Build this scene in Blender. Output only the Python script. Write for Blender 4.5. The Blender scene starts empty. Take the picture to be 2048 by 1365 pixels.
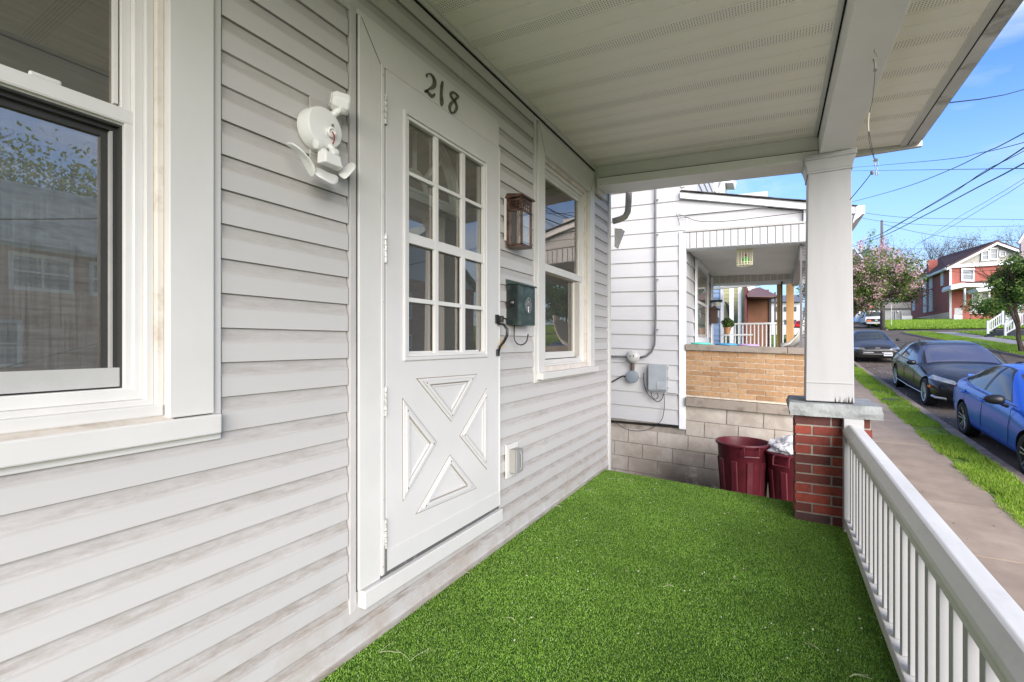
import bpy, bmesh, math, random
import numpy as np
from mathutils import Vector, Matrix, Euler

random.seed(7); np.random.seed(7)
S = bpy.context.scene
COL = S.collection

# ------------------------------------------------------------------ camera
F_, V_, H_ = 938.0, 1550.0, 687.0
TH = math.atan((V_ - 1024) / F_)
EYE = 1.19
cam_d = bpy.data.cameras.new('camera')
cam = bpy.data.objects.new('camera', cam_d); COL.objects.link(cam)
cam.location = (0, 0, EYE)
cam.rotation_euler = (math.radians(90), 0, TH)
cam_d.sensor_width = 36.0; cam_d.sensor_fit = 'HORIZONTAL'
cam_d.lens = 36.0 * F_ / 2048.0
cam_d.shift_y = (H_ - 682.5) / 2048.0
cam_d.clip_start = 0.05; cam_d.clip_end = 3000
S.camera = cam

# ------------------------------------------------------------------ light
SUN_EL, SUN_AZ = 20.0, 142.0         # degrees; azimuth clockwise from +Y
HORIZON = (2.9, 4.2, 5.4, 1); CLOUD = (5.4, 5.8, 6.2, 1)
w = bpy.data.worlds.new('World'); S.world = w; w.use_nodes = True
nt = w.node_tree; nt.nodes.clear()
sky = nt.nodes.new('ShaderNodeTexSky'); sky.sky_type = 'NISHITA'; sky.sun_disc = False
sky.sun_elevation = math.radians(SUN_EL); sky.sun_rotation = math.radians(SUN_AZ)
sky.air_density = 1.0; sky.dust_density = 0.2; sky.ozone_density = 2.0
tc = nt.nodes.new('ShaderNodeTexCoord')
mp = nt.nodes.new('ShaderNodeMapping'); mp.inputs['Scale'].default_value = (1.0, 1.0, 2.6)
mp.inputs['Location'].default_value = (0.35, 0.1, 0.0)
nz = nt.nodes.new('ShaderNodeTexNoise'); nz.inputs['Scale'].default_value = 2.3
nz.inputs['Detail'].default_value = 7; nz.inputs['Roughness'].default_value = 0.55
nz.inputs['Distortion'].default_value = 0.4
rp = nt.nodes.new('ShaderNodeValToRGB')
rp.color_ramp.elements[0].position = 0.46; rp.color_ramp.elements[0].color = (0, 0, 0, 1)
rp.color_ramp.elements[1].position = 0.78; rp.color_ramp.elements[1].color = (1, 1, 1, 1)
tint = nt.nodes.new('ShaderNodeMixRGB'); tint.blend_type = 'MULTIPLY'; tint.inputs[0].default_value = 1
tint.inputs[2].default_value = (.72, 1.02, 1.7, 1)
# pale, hazier air towards the horizon all the way round
sx = nt.nodes.new('ShaderNodeSeparateXYZ'); hz = nt.nodes.new('ShaderNodeValToRGB')
hz.color_ramp.interpolation = 'EASE'
hz.color_ramp.elements[0].position = 0.0; hz.color_ramp.elements[0].color = (1, 1, 1, 1)
hz.color_ramp.elements[1].position = 0.42; hz.color_ramp.elements[1].color = (0, 0, 0, 1)
hm0 = nt.nodes.new('ShaderNodeMixRGB'); hm0.inputs[2].default_value = HORIZON
mx = nt.nodes.new('ShaderNodeMixRGB'); mx.inputs[2].default_value = CLOUD
bg = nt.nodes.new('ShaderNodeBackground'); bg.inputs['Strength'].default_value = 0.05
out = nt.nodes.new('ShaderNodeOutputWorld')
L = nt.links.new
L(tc.outputs['Generated'], mp.inputs[0]); L(mp.outputs[0], nz.inputs['Vector'])
L(tc.outputs['Generated'], sx.inputs[0]); L(sx.outputs[2], hz.inputs[0]); L(hz.outputs[0], hm0.inputs[0])
L(nz.outputs[0], rp.inputs[0]); L(sky.outputs[0], tint.inputs[1]); L(tint.outputs[0], hm0.inputs[1]); L(hm0.outputs[0], mx.inputs[1])
L(rp.outputs[0], mx.inputs[0]); L(mx.outputs[0], bg.inputs[0]); L(bg.outputs[0], out.inputs[0])

sun_d = bpy.data.lights.new('sun', 'SUN'); sun_d.energy = 2.15; sun_d.angle = math.radians(55)
sun_d.color = (1.0, 0.922, 0.84)
sun = bpy.data.objects.new('sun', sun_d); COL.objects.link(sun)
_e, _a = math.radians(SUN_EL), math.radians(SUN_AZ)
sdir = Vector((math.sin(_a) * math.cos(_e), math.cos(_a) * math.cos(_e), math.sin(_e)))
sun.rotation_euler = sdir.to_track_quat('Z', 'Y').to_euler()
sun.location = sdir * 50
S.view_settings.view_transform = 'Standard'; S.view_settings.look = 'None'
S.view_settings.exposure = 2.10; S.view_settings.gamma = 1.0
S.view_settings.use_curve_mapping = False
S.render.engine = 'CYCLES'
try:
    S.cycles.max_bounces = 10; S.cycles.diffuse_bounces = 6; S.cycles.transparent_max_bounces = 12
except Exception: pass

# ------------------------------------------------------------------ survey helpers
SN, CS = math.sin(TH), math.cos(TH)
def ray(px, py):
    u = (px - 1024) / F_; v = (py - H_) / F_
    return (-SN + u * CS, CS + u * SN, -v)
def PX(px, py, X):
    a = ray(px, py); t = X / a[0]; return (X, t * a[1], EYE + t * a[2])
def PY(px, py, Y):
    a = ray(px, py); t = Y / a[1]; return (t * a[0], Y, EYE + t * a[2])
GS = 0.066
def G(y):
    if y > 100: return G(100)
    if y < -40: return G(-40)
    return -1.25 + GS * y
def PG(px, py, dz=0.0):
    a = ray(px, py); t = (-1.25 + dz - EYE) / (a[2] - GS * a[1])
    return (t * a[0], t * a[1], EYE + t * a[2])

# ------------------------------------------------------------------ mesh helpers
def wloc(o):
    p = Vector((0, 0, 0))
    while o is not None: p += o.location; o = o.parent
    return p
class MB:
    def __init__(s): s.v = []; s.f = []
    def add(s, vs, fs):
        n = len(s.v); s.v += [tuple(p) for p in vs]; s.f += [tuple(i + n for i in f) for f in fs]; return s
    def box(s, x0, x1, y0, y1, z0, z1):
        return s.add([(x0,y0,z0),(x1,y0,z0),(x1,y1,z0),(x0,y1,z0),(x0,y0,z1),(x1,y0,z1),(x1,y1,z1),(x0,y1,z1)],
                     [(0,3,2,1),(4,5,6,7),(0,1,5,4),(1,2,6,5),(2,3,7,6),(3,0,4,7)])
    def sbox(s, x0, x1, y0, y1, z0, z1, sl):
        """box whose z drops by sl per metre of x (measured from x0)"""
        d = -sl * (x1 - x0)
        return s.add([(x0,y0,z0),(x1,y0,z0+d),(x1,y1,z0+d),(x0,y1,z0),(x0,y0,z1),(x1,y0,z1+d),(x1,y1,z1+d),(x0,y1,z1)],
                     [(0,3,2,1),(4,5,6,7),(0,1,5,4),(1,2,6,5),(2,3,7,6),(3,0,4,7)])
    def prism(s, pts, off):
        n = len(pts); o = Vector(off); a = [Vector(p) for p in pts]
        nrm = Vector((0, 0, 0))
        for i in range(n): nrm += a[i].cross(a[(i + 1) % n])
        if nrm.dot(o) < 0: a = a[::-1]
        vs = a + [p + o for p in a]
        fs = [tuple(range(n))[::-1], tuple(range(n, 2 * n))]
        for i in range(n): j = (i + 1) % n; fs.append((i, j, n + j, n + i))
        return s.add(vs, fs)
    def ring(s, outer, inner, off):
        """frame between two polygons with the same count of points"""
        n = len(outer); o = Vector(off)
        A = [Vector(p) for p in outer]; B = [Vector(p) for p in inner]
        nrm = Vector((0, 0, 0))
        for i in range(n): nrm += A[i].cross(A[(i + 1) % n])
        if nrm.dot(o) < 0: A = A[::-1]; B = B[::-1]
        vs = A + B + [p + o for p in A] + [p + o for p in B]; fs = []
        for i in range(n):
            j = (i + 1) % n
            fs += [(2*n+i, 2*n+j, 3*n+j, 3*n+i), (i, n+i, n+j, j), (i, j, 2*n+j, 2*n+i), (n+j, n+i, 3*n+i, 3*n+j)]
        return s.add(vs, fs)
    def tube(s, pts, r, n=8, caps=True):
        P = [Vector(p) for p in pts]; m = len(P)
        R = r if isinstance(r, (list, tuple)) else [r] * m
        up = None; rings = []
        for i in range(m):
            d = (P[min(i + 1, m - 1)] - P[max(i - 1, 0)]).normalized()
            if up is None:
                up = Vector((0, 0, 1)) if abs(d.z) < .9 else Vector((1, 0, 0))
            a = d.cross(up).normalized(); b = a.cross(d).normalized(); up = b
            rings.append([P[i] + (a * math.cos(2*math.pi*k/n) + b * math.sin(2*math.pi*k/n)) * R[i] for k in range(n)])
        vs = [p for rg in rings for p in rg]; fs = []
        for i in range(m - 1):
            for k in range(n):
                q = (k + 1) % n; fs.append((i*n+k, i*n+q, (i+1)*n+q, (i+1)*n+k))
        if caps: fs += [tuple(range(n))[::-1], tuple((m-1)*n+k for k in range(n))]
        return s.add(vs, fs)
    def lathe(s, prof, c, ax=(0, 0, 1), n=24, caps=True):
        A = Vector(ax).normalized(); a = A.orthogonal().normalized(); b = A.cross(a); c = Vector(c)
        m = len(prof); vs = []
        for r, z in prof:
            for k in range(n):
                t = 2 * math.pi * k / n; vs.append(c + A * z + (a * math.cos(t) + b * math.sin(t)) * r)
        fs = [(i*n+k, i*n+(k+1) % n, (i+1)*n+(k+1) % n, (i+1)*n+k) for i in range(m - 1) for k in range(n)]
        if not caps: return s.add(vs, fs)
        if prof[0][0] > 1e-6: fs.append(tuple(range(n))[::-1])
        if prof[-1][0] > 1e-6: fs.append(tuple((m-1)*n+k for k in range(n)))
        return s.add(vs, fs)
    def mesh(s, name, mat=None, smooth=False):
        me = bpy.data.meshes.new(name); me.from_pydata(s.v, [], s.f)
        if mat: me.materials.append(mat)
        me.validate()
        if smooth:
            for p in me.polygons: p.use_smooth = True
        me.update(); return me
    def build(s, name, mat=None, parent=None, smooth=False, bevel=0, auto=None):
        me = s.mesh(name, mat, smooth); o = bpy.data.objects.new(name, me); COL.objects.link(o)
        if auto is not None: sharp(me, auto)
        if parent is not None: o.parent = parent; o.location = -wloc(parent)
        if bevel:
            m = o.modifiers.new('bevel', 'BEVEL'); m.width = bevel; m.segments = 2; m.limit_method = 'ANGLE'
        return o
def sharp(me, deg):
    bm = bmesh.new(); bm.from_mesh(me); lim = math.radians(deg)
    for f in bm.faces: f.smooth = True
    for e in bm.edges:
        e.smooth = not (len(e.link_faces) == 2 and e.calc_face_angle(0) > lim)
    bm.to_mesh(me); bm.free()
def thing(name, label, cat, loc=(0, 0, 0), group=None, kind=None):
    o = bpy.data.objects.new(name, None); COL.objects.link(o); o.location = loc; o.empty_display_size = .1
    return tag(o, label, cat, group, kind)
def tag(o, label=None, cat=None, group=None, kind=None):
    if label: o['label'] = label
    if cat: o['category'] = cat
    if group: o['group'] = group
    if kind: o['kind'] = kind
    return o
def inst(me, name, parent, loc, scale=(1, 1, 1), rot=None):
    """object on shared mesh data, placed in world coordinates under a parent"""
    o = bpy.data.objects.new(name, me); COL.objects.link(o)
    p = Vector(loc)
    if parent is not None: o.parent = parent; p = p - wloc(parent)
    o.location = p; o.scale = scale
    if rot: o.rotation_euler = rot
    return o
def unit_box(name, mat, bev=0.0, jitter=0.0):
    bm = bmesh.new(); bmesh.ops.create_cube(bm, size=1)
    me = bpy.data.meshes.new(name); bm.to_mesh(me); bm.free(); me.materials.append(mat); return me

# ------------------------------------------------------------------ material helpers
def new_mat(name):
    m = bpy.data.materials.new(name); m.use_nodes = True
    nt = m.node_tree; b = nt.nodes['Principled BSDF']; return m, nt, b
def nd(nt, t, **k):
    n = nt.nodes.new(t)
    for a, v in k.items():
        if a in n.inputs: n.inputs[a].default_value = v
        else: setattr(n, a, v)
    return n
def noise(nt, vec, scale, detail=4, rough=.5, stretch=None):
    if stretch:
        mp = nt.nodes.new('ShaderNodeMapping'); mp.inputs['Scale'].default_value = stretch
        nt.links.new(vec, mp.inputs[0]); vec = mp.outputs[0]
    n = nd(nt, 'ShaderNodeTexNoise', Scale=scale, Detail=detail, Roughness=rough)
    nt.links.new(vec, n.inputs['Vector']); return n.outputs[0]
def ramp(nt, v, stops):
    r = nt.nodes.new('ShaderNodeValToRGB'); e = r.color_ramp.elements
    while len(e) < len(stops): e.new(.5)
    for i, (p, c) in enumerate(stops):
        e[i].position = p; e[i].color = (c, c, c, 1) if isinstance(c, (int, float)) else (*c, 1)
    nt.links.new(v, r.inputs[0]); return r.outputs[0]
def mixc(nt, fac, a, b, mode='MIX'):
    m = nt.nodes.new('ShaderNodeMixRGB'); m.blend_type = mode
    for i, x in enumerate((fac, a, b)):
        if isinstance(x, (int, float)): m.inputs[i].default_value = x if i == 0 else (x, x, x, 1)
        elif isinstance(x, tuple): m.inputs[i].default_value = (*x, 1)
        else: nt.links.new(x, m.inputs[i])
    return m.outputs[0]
def math_(nt, op, a, b=0.0, c=0.0):
    m = nt.nodes.new('ShaderNodeMath'); m.operation = op
    for i, x in enumerate((a, b, c)):
        if isinstance(x, (int, float)): m.inputs[i].default_value = x
        else: nt.links.new(x, m.inputs[i])
    return m.outputs[0]
def bump(nt, b, h, strength=.3, dist=.002):
    n = nd(nt, 'ShaderNodeBump', Strength=strength, Distance=dist)
    nt.links.new(h, n.inputs['Height']); nt.links.new(n.outputs[0], b.inputs['Normal'])
def posn(nt, local=False):
    if local: return nt.nodes.new('ShaderNodeTexCoord').outputs['Object']
    return nt.nodes.new('ShaderNodeNewGeometry').outputs['Position']
def mat(name, col, rough=.6, spec=.4, metal=0, var=.08, vscale=6, dirt=0, dcol=(.12, .09, .06), dscale=2.5, dthr=.55,
        bmp=.15, bscale=120, bdist=.001, stretch=None, local=False, rnd=0, coat=0):
    m, nt, b = new_mat(name); p = posn(nt, local)
    c = tuple(col)
    n1 = noise(nt, p, vscale, 4, .6, stretch)
    dark = tuple(x * (1 - 2 * var) for x in c); lite = tuple(min(1, x * (1 + var)) for x in c)
    cc = mixc(nt, ramp(nt, n1, [(.3, 0.0), (.7, 1.0)]), dark, lite)
    if rnd:
        oi = nt.nodes.new('ShaderNodeObjectInfo').outputs['Random']
        cc = mixc(nt, 1.0, cc, ramp(nt, oi, [(0, 1 - rnd), (1, 1.0)]), 'MULTIPLY')
    if dirt:
        n2 = noise(nt, p, dscale, 6, .65)
        cc = mixc(nt, math_(nt, 'MULTIPLY', ramp(nt, n2, [(dthr, 0.0), (dthr + .22, 1.0)]), dirt), cc, dcol)
    nt.links.new(cc, b.inputs['Base Color'])
    b.inputs['Roughness'].default_value = rough; b.inputs['Metallic'].default_value = metal
    b.inputs['Specular IOR Level'].default_value = spec
    if coat: b.inputs['Coat Weight'].default_value = coat; b.inputs['Coat Roughness'].default_value = .04
    if bmp: bump(nt, b, noise(nt, p, bscale, 3, .6, stretch), bmp, bdist)
    return m
def glass_mat(name, tint=(.85, .88, .86), ior=1.75, base=None, rough=0.0, film=0.0):
    """window glass: fresnel reflection over a see-through pane"""
    m, nt, b = new_mat(name); nt.nodes.remove(b)
    o = nt.nodes['Material Output']
    tr = nd(nt, 'ShaderNodeBsdfTransparent', Color=(*tint, 1)); gl = nd(nt, 'ShaderNodeBsdfGlossy', Roughness=rough, Color=(1.0, .90, .80, 1))
    fr = nd(nt, 'ShaderNodeFresnel', IOR=ior); mxs = nt.nodes.new('ShaderNodeMixShader')
    bf = nt.nodes.new('ShaderNodeNewGeometry').outputs['Backfacing']
    nt.links.new(math_(nt, 'MULTIPLY', fr.outputs[0], math_(nt, 'SUBTRACT', 1.0, bf)), mxs.inputs[0]); nt.links.new(tr.outputs[0], mxs.inputs[1]); nt.links.new(gl.outputs[0], mxs.inputs[2])
    res = mxs.outputs[0]
    # slightly wavy pane
    n = noise(nt, posn(nt), 1.6, 1, .4)
    bp = nd(nt, 'ShaderNodeBump', Strength=.25, Distance=.004); nt.links.new(n, bp.inputs['Height'])
    nt.links.new(bp.outputs[0], gl.inputs['Normal'])
    if film:
        df = nd(nt, 'ShaderNodeBsdfDiffuse', Color=(.55, .56, .55, 1)); m2 = nt.nodes.new('ShaderNodeMixShader')
        m2.inputs[0].default_value = film
        if film > .06:
            sn = noise(nt, posn(nt), 9, 5, .75, (1, .5, 7)); sn2 = noise(nt, posn(nt), 260, 2, .5, (1, 1, .02))
            nt.links.new(math_(nt, 'MULTIPLY', ramp(nt, sn, [(.3, .35), (.7, 1.0)]), ramp(nt, sn2, [(.35, film * 1.1), (.65, film * 2.2)])), m2.inputs[0])
        nt.links.new(res, m2.inputs[1]); nt.links.new(df.outputs[0], m2.inputs[2]); res = m2.outputs[0]
    nt.links.new(res, o.inputs[0]); return m

# ------------------------------------------------------------------ materials
ROW0, ROWH = 0.125, 0.101
def siding_mat(name, col, axis_rows=True):
    m, nt, b = new_mat(name); p = posn(nt)
    sep = nt.nodes.new('ShaderNodeSeparateXYZ'); nt.links.new(p, sep.inputs[0]); z = sep.outputs[2]
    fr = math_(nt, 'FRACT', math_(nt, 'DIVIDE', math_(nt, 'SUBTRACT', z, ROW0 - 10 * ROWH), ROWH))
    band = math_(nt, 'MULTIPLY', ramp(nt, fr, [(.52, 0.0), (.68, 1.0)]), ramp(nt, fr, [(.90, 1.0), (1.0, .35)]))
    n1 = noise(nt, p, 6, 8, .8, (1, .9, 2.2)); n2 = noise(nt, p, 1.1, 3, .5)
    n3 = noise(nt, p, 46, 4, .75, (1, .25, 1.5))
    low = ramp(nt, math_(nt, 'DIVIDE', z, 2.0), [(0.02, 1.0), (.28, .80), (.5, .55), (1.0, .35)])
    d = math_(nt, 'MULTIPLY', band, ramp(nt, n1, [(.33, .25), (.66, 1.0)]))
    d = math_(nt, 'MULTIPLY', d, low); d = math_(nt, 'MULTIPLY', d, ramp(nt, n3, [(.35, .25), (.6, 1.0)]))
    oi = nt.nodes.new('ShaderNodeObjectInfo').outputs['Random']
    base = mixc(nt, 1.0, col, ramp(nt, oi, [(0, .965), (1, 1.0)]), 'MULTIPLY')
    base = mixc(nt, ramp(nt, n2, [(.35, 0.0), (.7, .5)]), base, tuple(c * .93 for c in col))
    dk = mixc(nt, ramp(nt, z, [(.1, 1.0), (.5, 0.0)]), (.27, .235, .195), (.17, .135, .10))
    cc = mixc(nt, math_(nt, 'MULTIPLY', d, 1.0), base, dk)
    cc = mixc(nt, math_(nt, 'MULTIPLY', band, .16), cc, (.25, .22, .18))  # even darkening of the band: dirt plus the bevel's shade put into the colour
    line = math_(nt, 'MULTIPLY', ramp(nt, fr, [(.965, 0.0), (.985, 1.0)]), .45)  # lap shadow painted as a dark brown line at each course top
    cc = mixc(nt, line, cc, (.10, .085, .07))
    # general soiling near the porch floor
    soil = math_(nt, 'MULTIPLY', ramp(nt, z, [(.05, .55), (.34, 0.0)]), ramp(nt, noise(nt, p, 7, 5, .7), [(.42, 0.0), (.7, 1.0)]))
    cc = mixc(nt, soil, cc, (.34, .26, .19))
    nt.links.new(cc, b.inputs['Base Color']); b.inputs['Roughness'].default_value = .48
    b.inputs['Specular IOR Level'].default_value = .35
    g = noise(nt, p, 60, 4, .6, (1, .07, 1.6)); bump(nt, b, g, .35, .0012)
    return m
M = {}
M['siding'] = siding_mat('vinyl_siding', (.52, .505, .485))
M['trim'] = mat('white_trim', (.61, .60, .57), .42, .4, var=.03, vscale=3, dirt=.16, dcol=(.36, .31, .24), dscale=14, dthr=.62, bmp=.12, bscale=30)
M['trim_dirty'] = mat('dirty_trim', (.66, .61, .54), .6, .3, var=.06, vscale=9, dirt=.5, dcol=(.34, .26, .17), dscale=16, dthr=.5, bmp=.3, bscale=60, stretch=(1, 1, .3))
M['door'] = mat('door_paint', (.60, .59, .57), .38, .45, var=.025, vscale=2.5, dirt=.22, dcol=(.42, .37, .30), dscale=22, dthr=.68, bmp=.08, bscale=14, bdist=.002)
M['sash'] = mat('vinyl_sash', (.65, .64, .61), .35, .5, var=.03, vscale=5, bmp=0)
M['paint'] = mat('painted_wood', (.355, .355, .355), .5, .4, var=.05, vscale=5, dirt=.35, dcol=(.45, .44, .42), dscale=9, dthr=.62, bmp=.4, bscale=28, bdist=.002, stretch=(1, 1, .12))
M['beam'] = mat('beam_wrap', (.80, .80, .79), .4, .4, var=.03, vscale=2, dirt=.12, dcol=(.4, .36, .3), dscale=4, dthr=.62, bmp=.12, bscale=3, bdist=.004)
M['beam_end'] = mat('beam_wrap_stained', (.74, .73, .70), .45, .4, var=.04, vscale=3, dirt=.55, dcol=(.16, .13, .10), dscale=7, dthr=.66, bmp=.1, bscale=20)
M['rail'] = mat('rail_paint', (.58, .575, .55), .5, .35, var=.06, vscale=6, dirt=.4, dcol=(.33, .32, .29), dscale=11, dthr=.55, bmp=.35, bscale=40, bdist=.002, stretch=(1, .2, 1))
M['dark_gap'] = mat('shadow_gap', (.02, .02, .018), .9, .1, var=0, bmp=0)
M['frame_dark'] = mat('screen_frame', (.035, .035, .032), .5, .4, var=.05, bmp=0)
M['black'] = mat('black_metal', (.015, .015, .015), .35, .5, var=.1, vscale=40, bmp=.1)
M['steel'] = mat('grey_steel', (.35, .35, .34), .4, .5, metal=.7, var=.1, vscale=30, bmp=0)
M['hinge'] = mat('hinge_steel', (.62, .61, .58), .4, .5, metal=.3, var=.2, vscale=90, dirt=.7, dcol=(.1, .09, .08), dscale=80, dthr=.5, bmp=0)
M['number'] = mat('bronze_numeral', (.13, .125, .085), .4, .5, metal=.5, var=.25, vscale=60, bmp=.2, bscale=90)
M['copper'] = mat('aged_copper', (.17, .10, .075), .42, .5, metal=.65, var=.25, vscale=25, bmp=.2, bscale=60)
M['green_metal'] = mat('dark_green_enamel', (.013, .021, .019), .38, .5, var=.15, vscale=10, dirt=.45, dcol=(.10, .16, .14), dscale=16, dthr=.52, bmp=.1)
M['green_metal_light'] = mat('faded_green_enamel', (.035, .058, .050), .4, .5, var=.2, vscale=14, dirt=.5, dcol=(.12, .18, .16), dscale=20, dthr=.5, bmp=.1)
M['white_plastic'] = mat('white_plastic', (.78, .78, .75), .38, .45, var=.02, bmp=.05, bscale=200)
M['beige_plastic'] = mat('beige_plastic', (.33, .32, .28), .45, .4, var=.05, bmp=0)
M['grey_plastic'] = mat('grey_plastic', (.27, .27, .27), .45, .4, var=.05, bmp=0)
M['glass'] = glass_mat('window_glass', ior=2.7, film=.045)
M['glass_screen'] = glass_mat('window_glass_behind_screen', ior=3.0, film=.07)
M['bulb'] = glass_mat('bulb_glass', (.9, .8, .7), 1.5, film=.1)
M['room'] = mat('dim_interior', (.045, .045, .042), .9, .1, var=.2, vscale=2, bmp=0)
M['curtain'] = mat('net_curtain', (.42, .42, .41), .9, .1, var=.12, vscale=24, stretch=(1, 1, .05), bmp=.5, bscale=20, bdist=.01)
M['concrete'] = mat('sidewalk_concrete', (.375, .295, .22), .95, .1, var=.10, vscale=3, dirt=.5, dcol=(.30, .24, .19), dscale=1.6, dthr=.5, bmp=.5, bscale=90, bdist=.003, rnd=.14)
M['concrete_far'] = mat('pale_concrete', (.36, .33, .30), .85, .25, var=.12, vscale=2, bmp=0)
M['kerb'] = mat('kerb_stone', (.36, .275, .21), .85, .25, var=.18, vscale=7, dirt=.5, dcol=(.13, .10, .08), dscale=5, dthr=.48, bmp=.6, bscale=40, bdist=.006, rnd=.2)
M['stone'] = mat('bluestone', (.27, .285, .285), .75, .3, var=.14, vscale=9, dirt=.4, dcol=(.17, .17, .16), dscale=14, dthr=.5, bmp=.9, bscale=26, bdist=.01)
M['mortar'] = mat('mortar', (.36, .32, .27), .95, .1, var=.12, vscale=20, bmp=.8, bscale=90, bdist=.004)
M['mortar_pale'] = mat('pale_mortar', (.62, .54, .44), .95, .1, var=.12, vscale=12, bmp=.5, bscale=80, bdist=.003)
M['block_joint'] = mat('block_mortar', (.30, .27, .235), .95, .1, var=.2, vscale=8, bmp=.7, bscale=50, bdist=.005)
def brick_mat(name, stops, soot=.0, bs=55):
    m, nt, b = new_mat(name); p = posn(nt)
    oi = nt.nodes.new('ShaderNodeObjectInfo').outputs['Random']
    cc = ramp(nt, oi, stops)
    n = noise(nt, p, 28, 5, .7); cc = mixc(nt, ramp(nt, n, [(.3, .5), (.7, 0.0)]), cc, tuple(c * .45 for c in stops[1][1]))
    n2 = noise(nt, p, 160, 2, .6); cc = mixc(nt, ramp(nt, n2, [(.62, 0.0), (.75, .35)]), cc, tuple(min(1, c * 1.9) for c in stops[1][1]))
    if soot:
        n3 = noise(nt, p, 2.2, 5, .7); cc = mixc(nt, math_(nt, 'MULTIPLY', ramp(nt, n3, [(.55, 0.0), (.75, 1.0)]), soot), cc, (.06, .045, .035))
    nt.links.new(cc, b.inputs['Base Color']); b.inputs['Roughness'].default_value = .8
    b.inputs['Specular IOR Level'].default_value = .3
    bump(nt, b, noise(nt, p, bs, 5, .75), .8, .006); return m
M['brick_red'] = brick_mat('red_brick', [(0, (.33, .065, .04)), (.35, (.22, .05, .036)), (.7, (.14, .042, .033)), (.93, (.09, .032, .028)), (1, (.09, .08, .08))])
M['brick_tan'] = brick_mat('tan_brick', [(0, (.47, .29, .155)), (.4, (.40, .24, .125)), (.8, (.31, .17, .085)), (1, (.48, .33, .20))], soot=.3, bs=40)
def block_mat(name):
    m, nt, b = new_mat(name); p = posn(nt)
    oi = nt.nodes.new('ShaderNodeObjectInfo').outputs['Random']
    cc = ramp(nt, oi, [(0, (.31, .265, .225)), (.5, (.38, .335, .285)), (1, (.27, .23, .195))])
    n = noise(nt, p, 1.7, 6, .7); cc = mixc(nt, ramp(nt, n, [(.45, 0.0), (.72, .6)]), cc, (.66, .63, .57))
    sep = nt.nodes.new('ShaderNodeSeparateXYZ'); nt.links.new(p, sep.inputs[0])
    # moss and damp stain rising from the dirt behind the bins
    lowz = ramp(nt, math_(nt, 'ADD', sep.outputs[2], 1.0), [(.3, 1.0), (.85, 0.0)])
    xr = math_(nt, 'MULTIPLY', ramp(nt, math_(nt, 'ADD', math_(nt, 'MULTIPLY', sep.outputs[0], .4), 1.0), [(.28, 0.0), (.55, 1.0)]), 1.0)
    mo = math_(nt, 'MULTIPLY', math_(nt, 'MULTIPLY', lowz, xr), ramp(nt, noise(nt, p, 5, 7, .75), [(.30, 0.0), (.46, 1.0)]))
    cc = mixc(nt, math_(nt, 'MULTIPLY', mo, .85), cc, (.05, .045, .03))
    nt.links.new(cc, b.inputs['Base Color']); b.inputs['Roughness'].default_value = .9
    bump(nt, b, noise(nt, p, 90, 5, .7), .7, .004); return m
M['block'] = block_mat('concrete_block')
M['ledge'] = mat('weathered_concrete_ledge', (.32, .275, .23), .9, .2, var=.18, vscale=6, dirt=.75, dcol=(.09, .075, .06), dscale=6, dthr=.46, bmp=.7, bscale=50, bdist=.004)
M['n_siding'] = mat('neighbour_white_siding', (.49, .49, .49), .45, .35, var=.03, vscale=2, dirt=.16, dcol=(.55, .57, .6), dscale=4, dthr=.45, bmp=.15, bscale=30, stretch=(.1, .1, 1), rnd=.05)
M['n_trim'] = mat('neighbour_trim', (.74, .75, .76), .45, .4, var=.03, bmp=0)
M['n_ceiling'] = mat('neighbour_ceiling', (.72, .68, .62), .7, .3, var=.05, vscale=2, bmp=0)
M['dirt'] = mat('bare_soil', (.13, .10, .075), .95, .1, var=.3, vscale=5, dirt=.7, dcol=(.26, .21, .165), dscale=4, dthr=.5, bmp=1, bscale=30, bdist=.03)
M['asphalt'] = mat('asphalt', (.15, .125, .098), .97, .08, var=.16, vscale=1.2, dirt=.5, dcol=(.12, .105, .095), dscale=.7, dthr=.5, bmp=.7, bscale=110, bdist=.006)
M['maroon'] = mat('maroon_plastic', (.105, .014, .022), .42, .45, var=.12, vscale=7, dirt=.3, dcol=(.30, .15, .15), dscale=9, dthr=.62, bmp=.15, bscale=25, bdist=.003)
M['bag'] = mat('clear_bag', (.62, .62, .62), .25, .5, var=.2, vscale=12, bmp=.8, bscale=14, bdist=.03)
M['shingle'] = mat('roof_shingle', (.10, .095, .09), .9, .2, var=.3, vscale=8, bmp=.5, bscale=40, bdist=.01, rnd=.3)
M['wire'] = mat('weathered_wire', (.02, .022, .022), .6, .3, var=0, bmp=0)
M['cable'] = mat('grey_cable', (.14, .14, .14), .6, .3, var=.1, bmp=0)
M['bark'] = mat('bark', (.085, .06, .045), .9, .2, var=.3, vscale=8, bmp=1, bscale=16, bdist=.03, stretch=(1, 1, .25))
M['pole'] = mat('pole_timber', (.13, .12, .11), .9, .2, var=.3, vscale=3, bmp=.6, bscale=12, stretch=(1, 1, .1))
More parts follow.
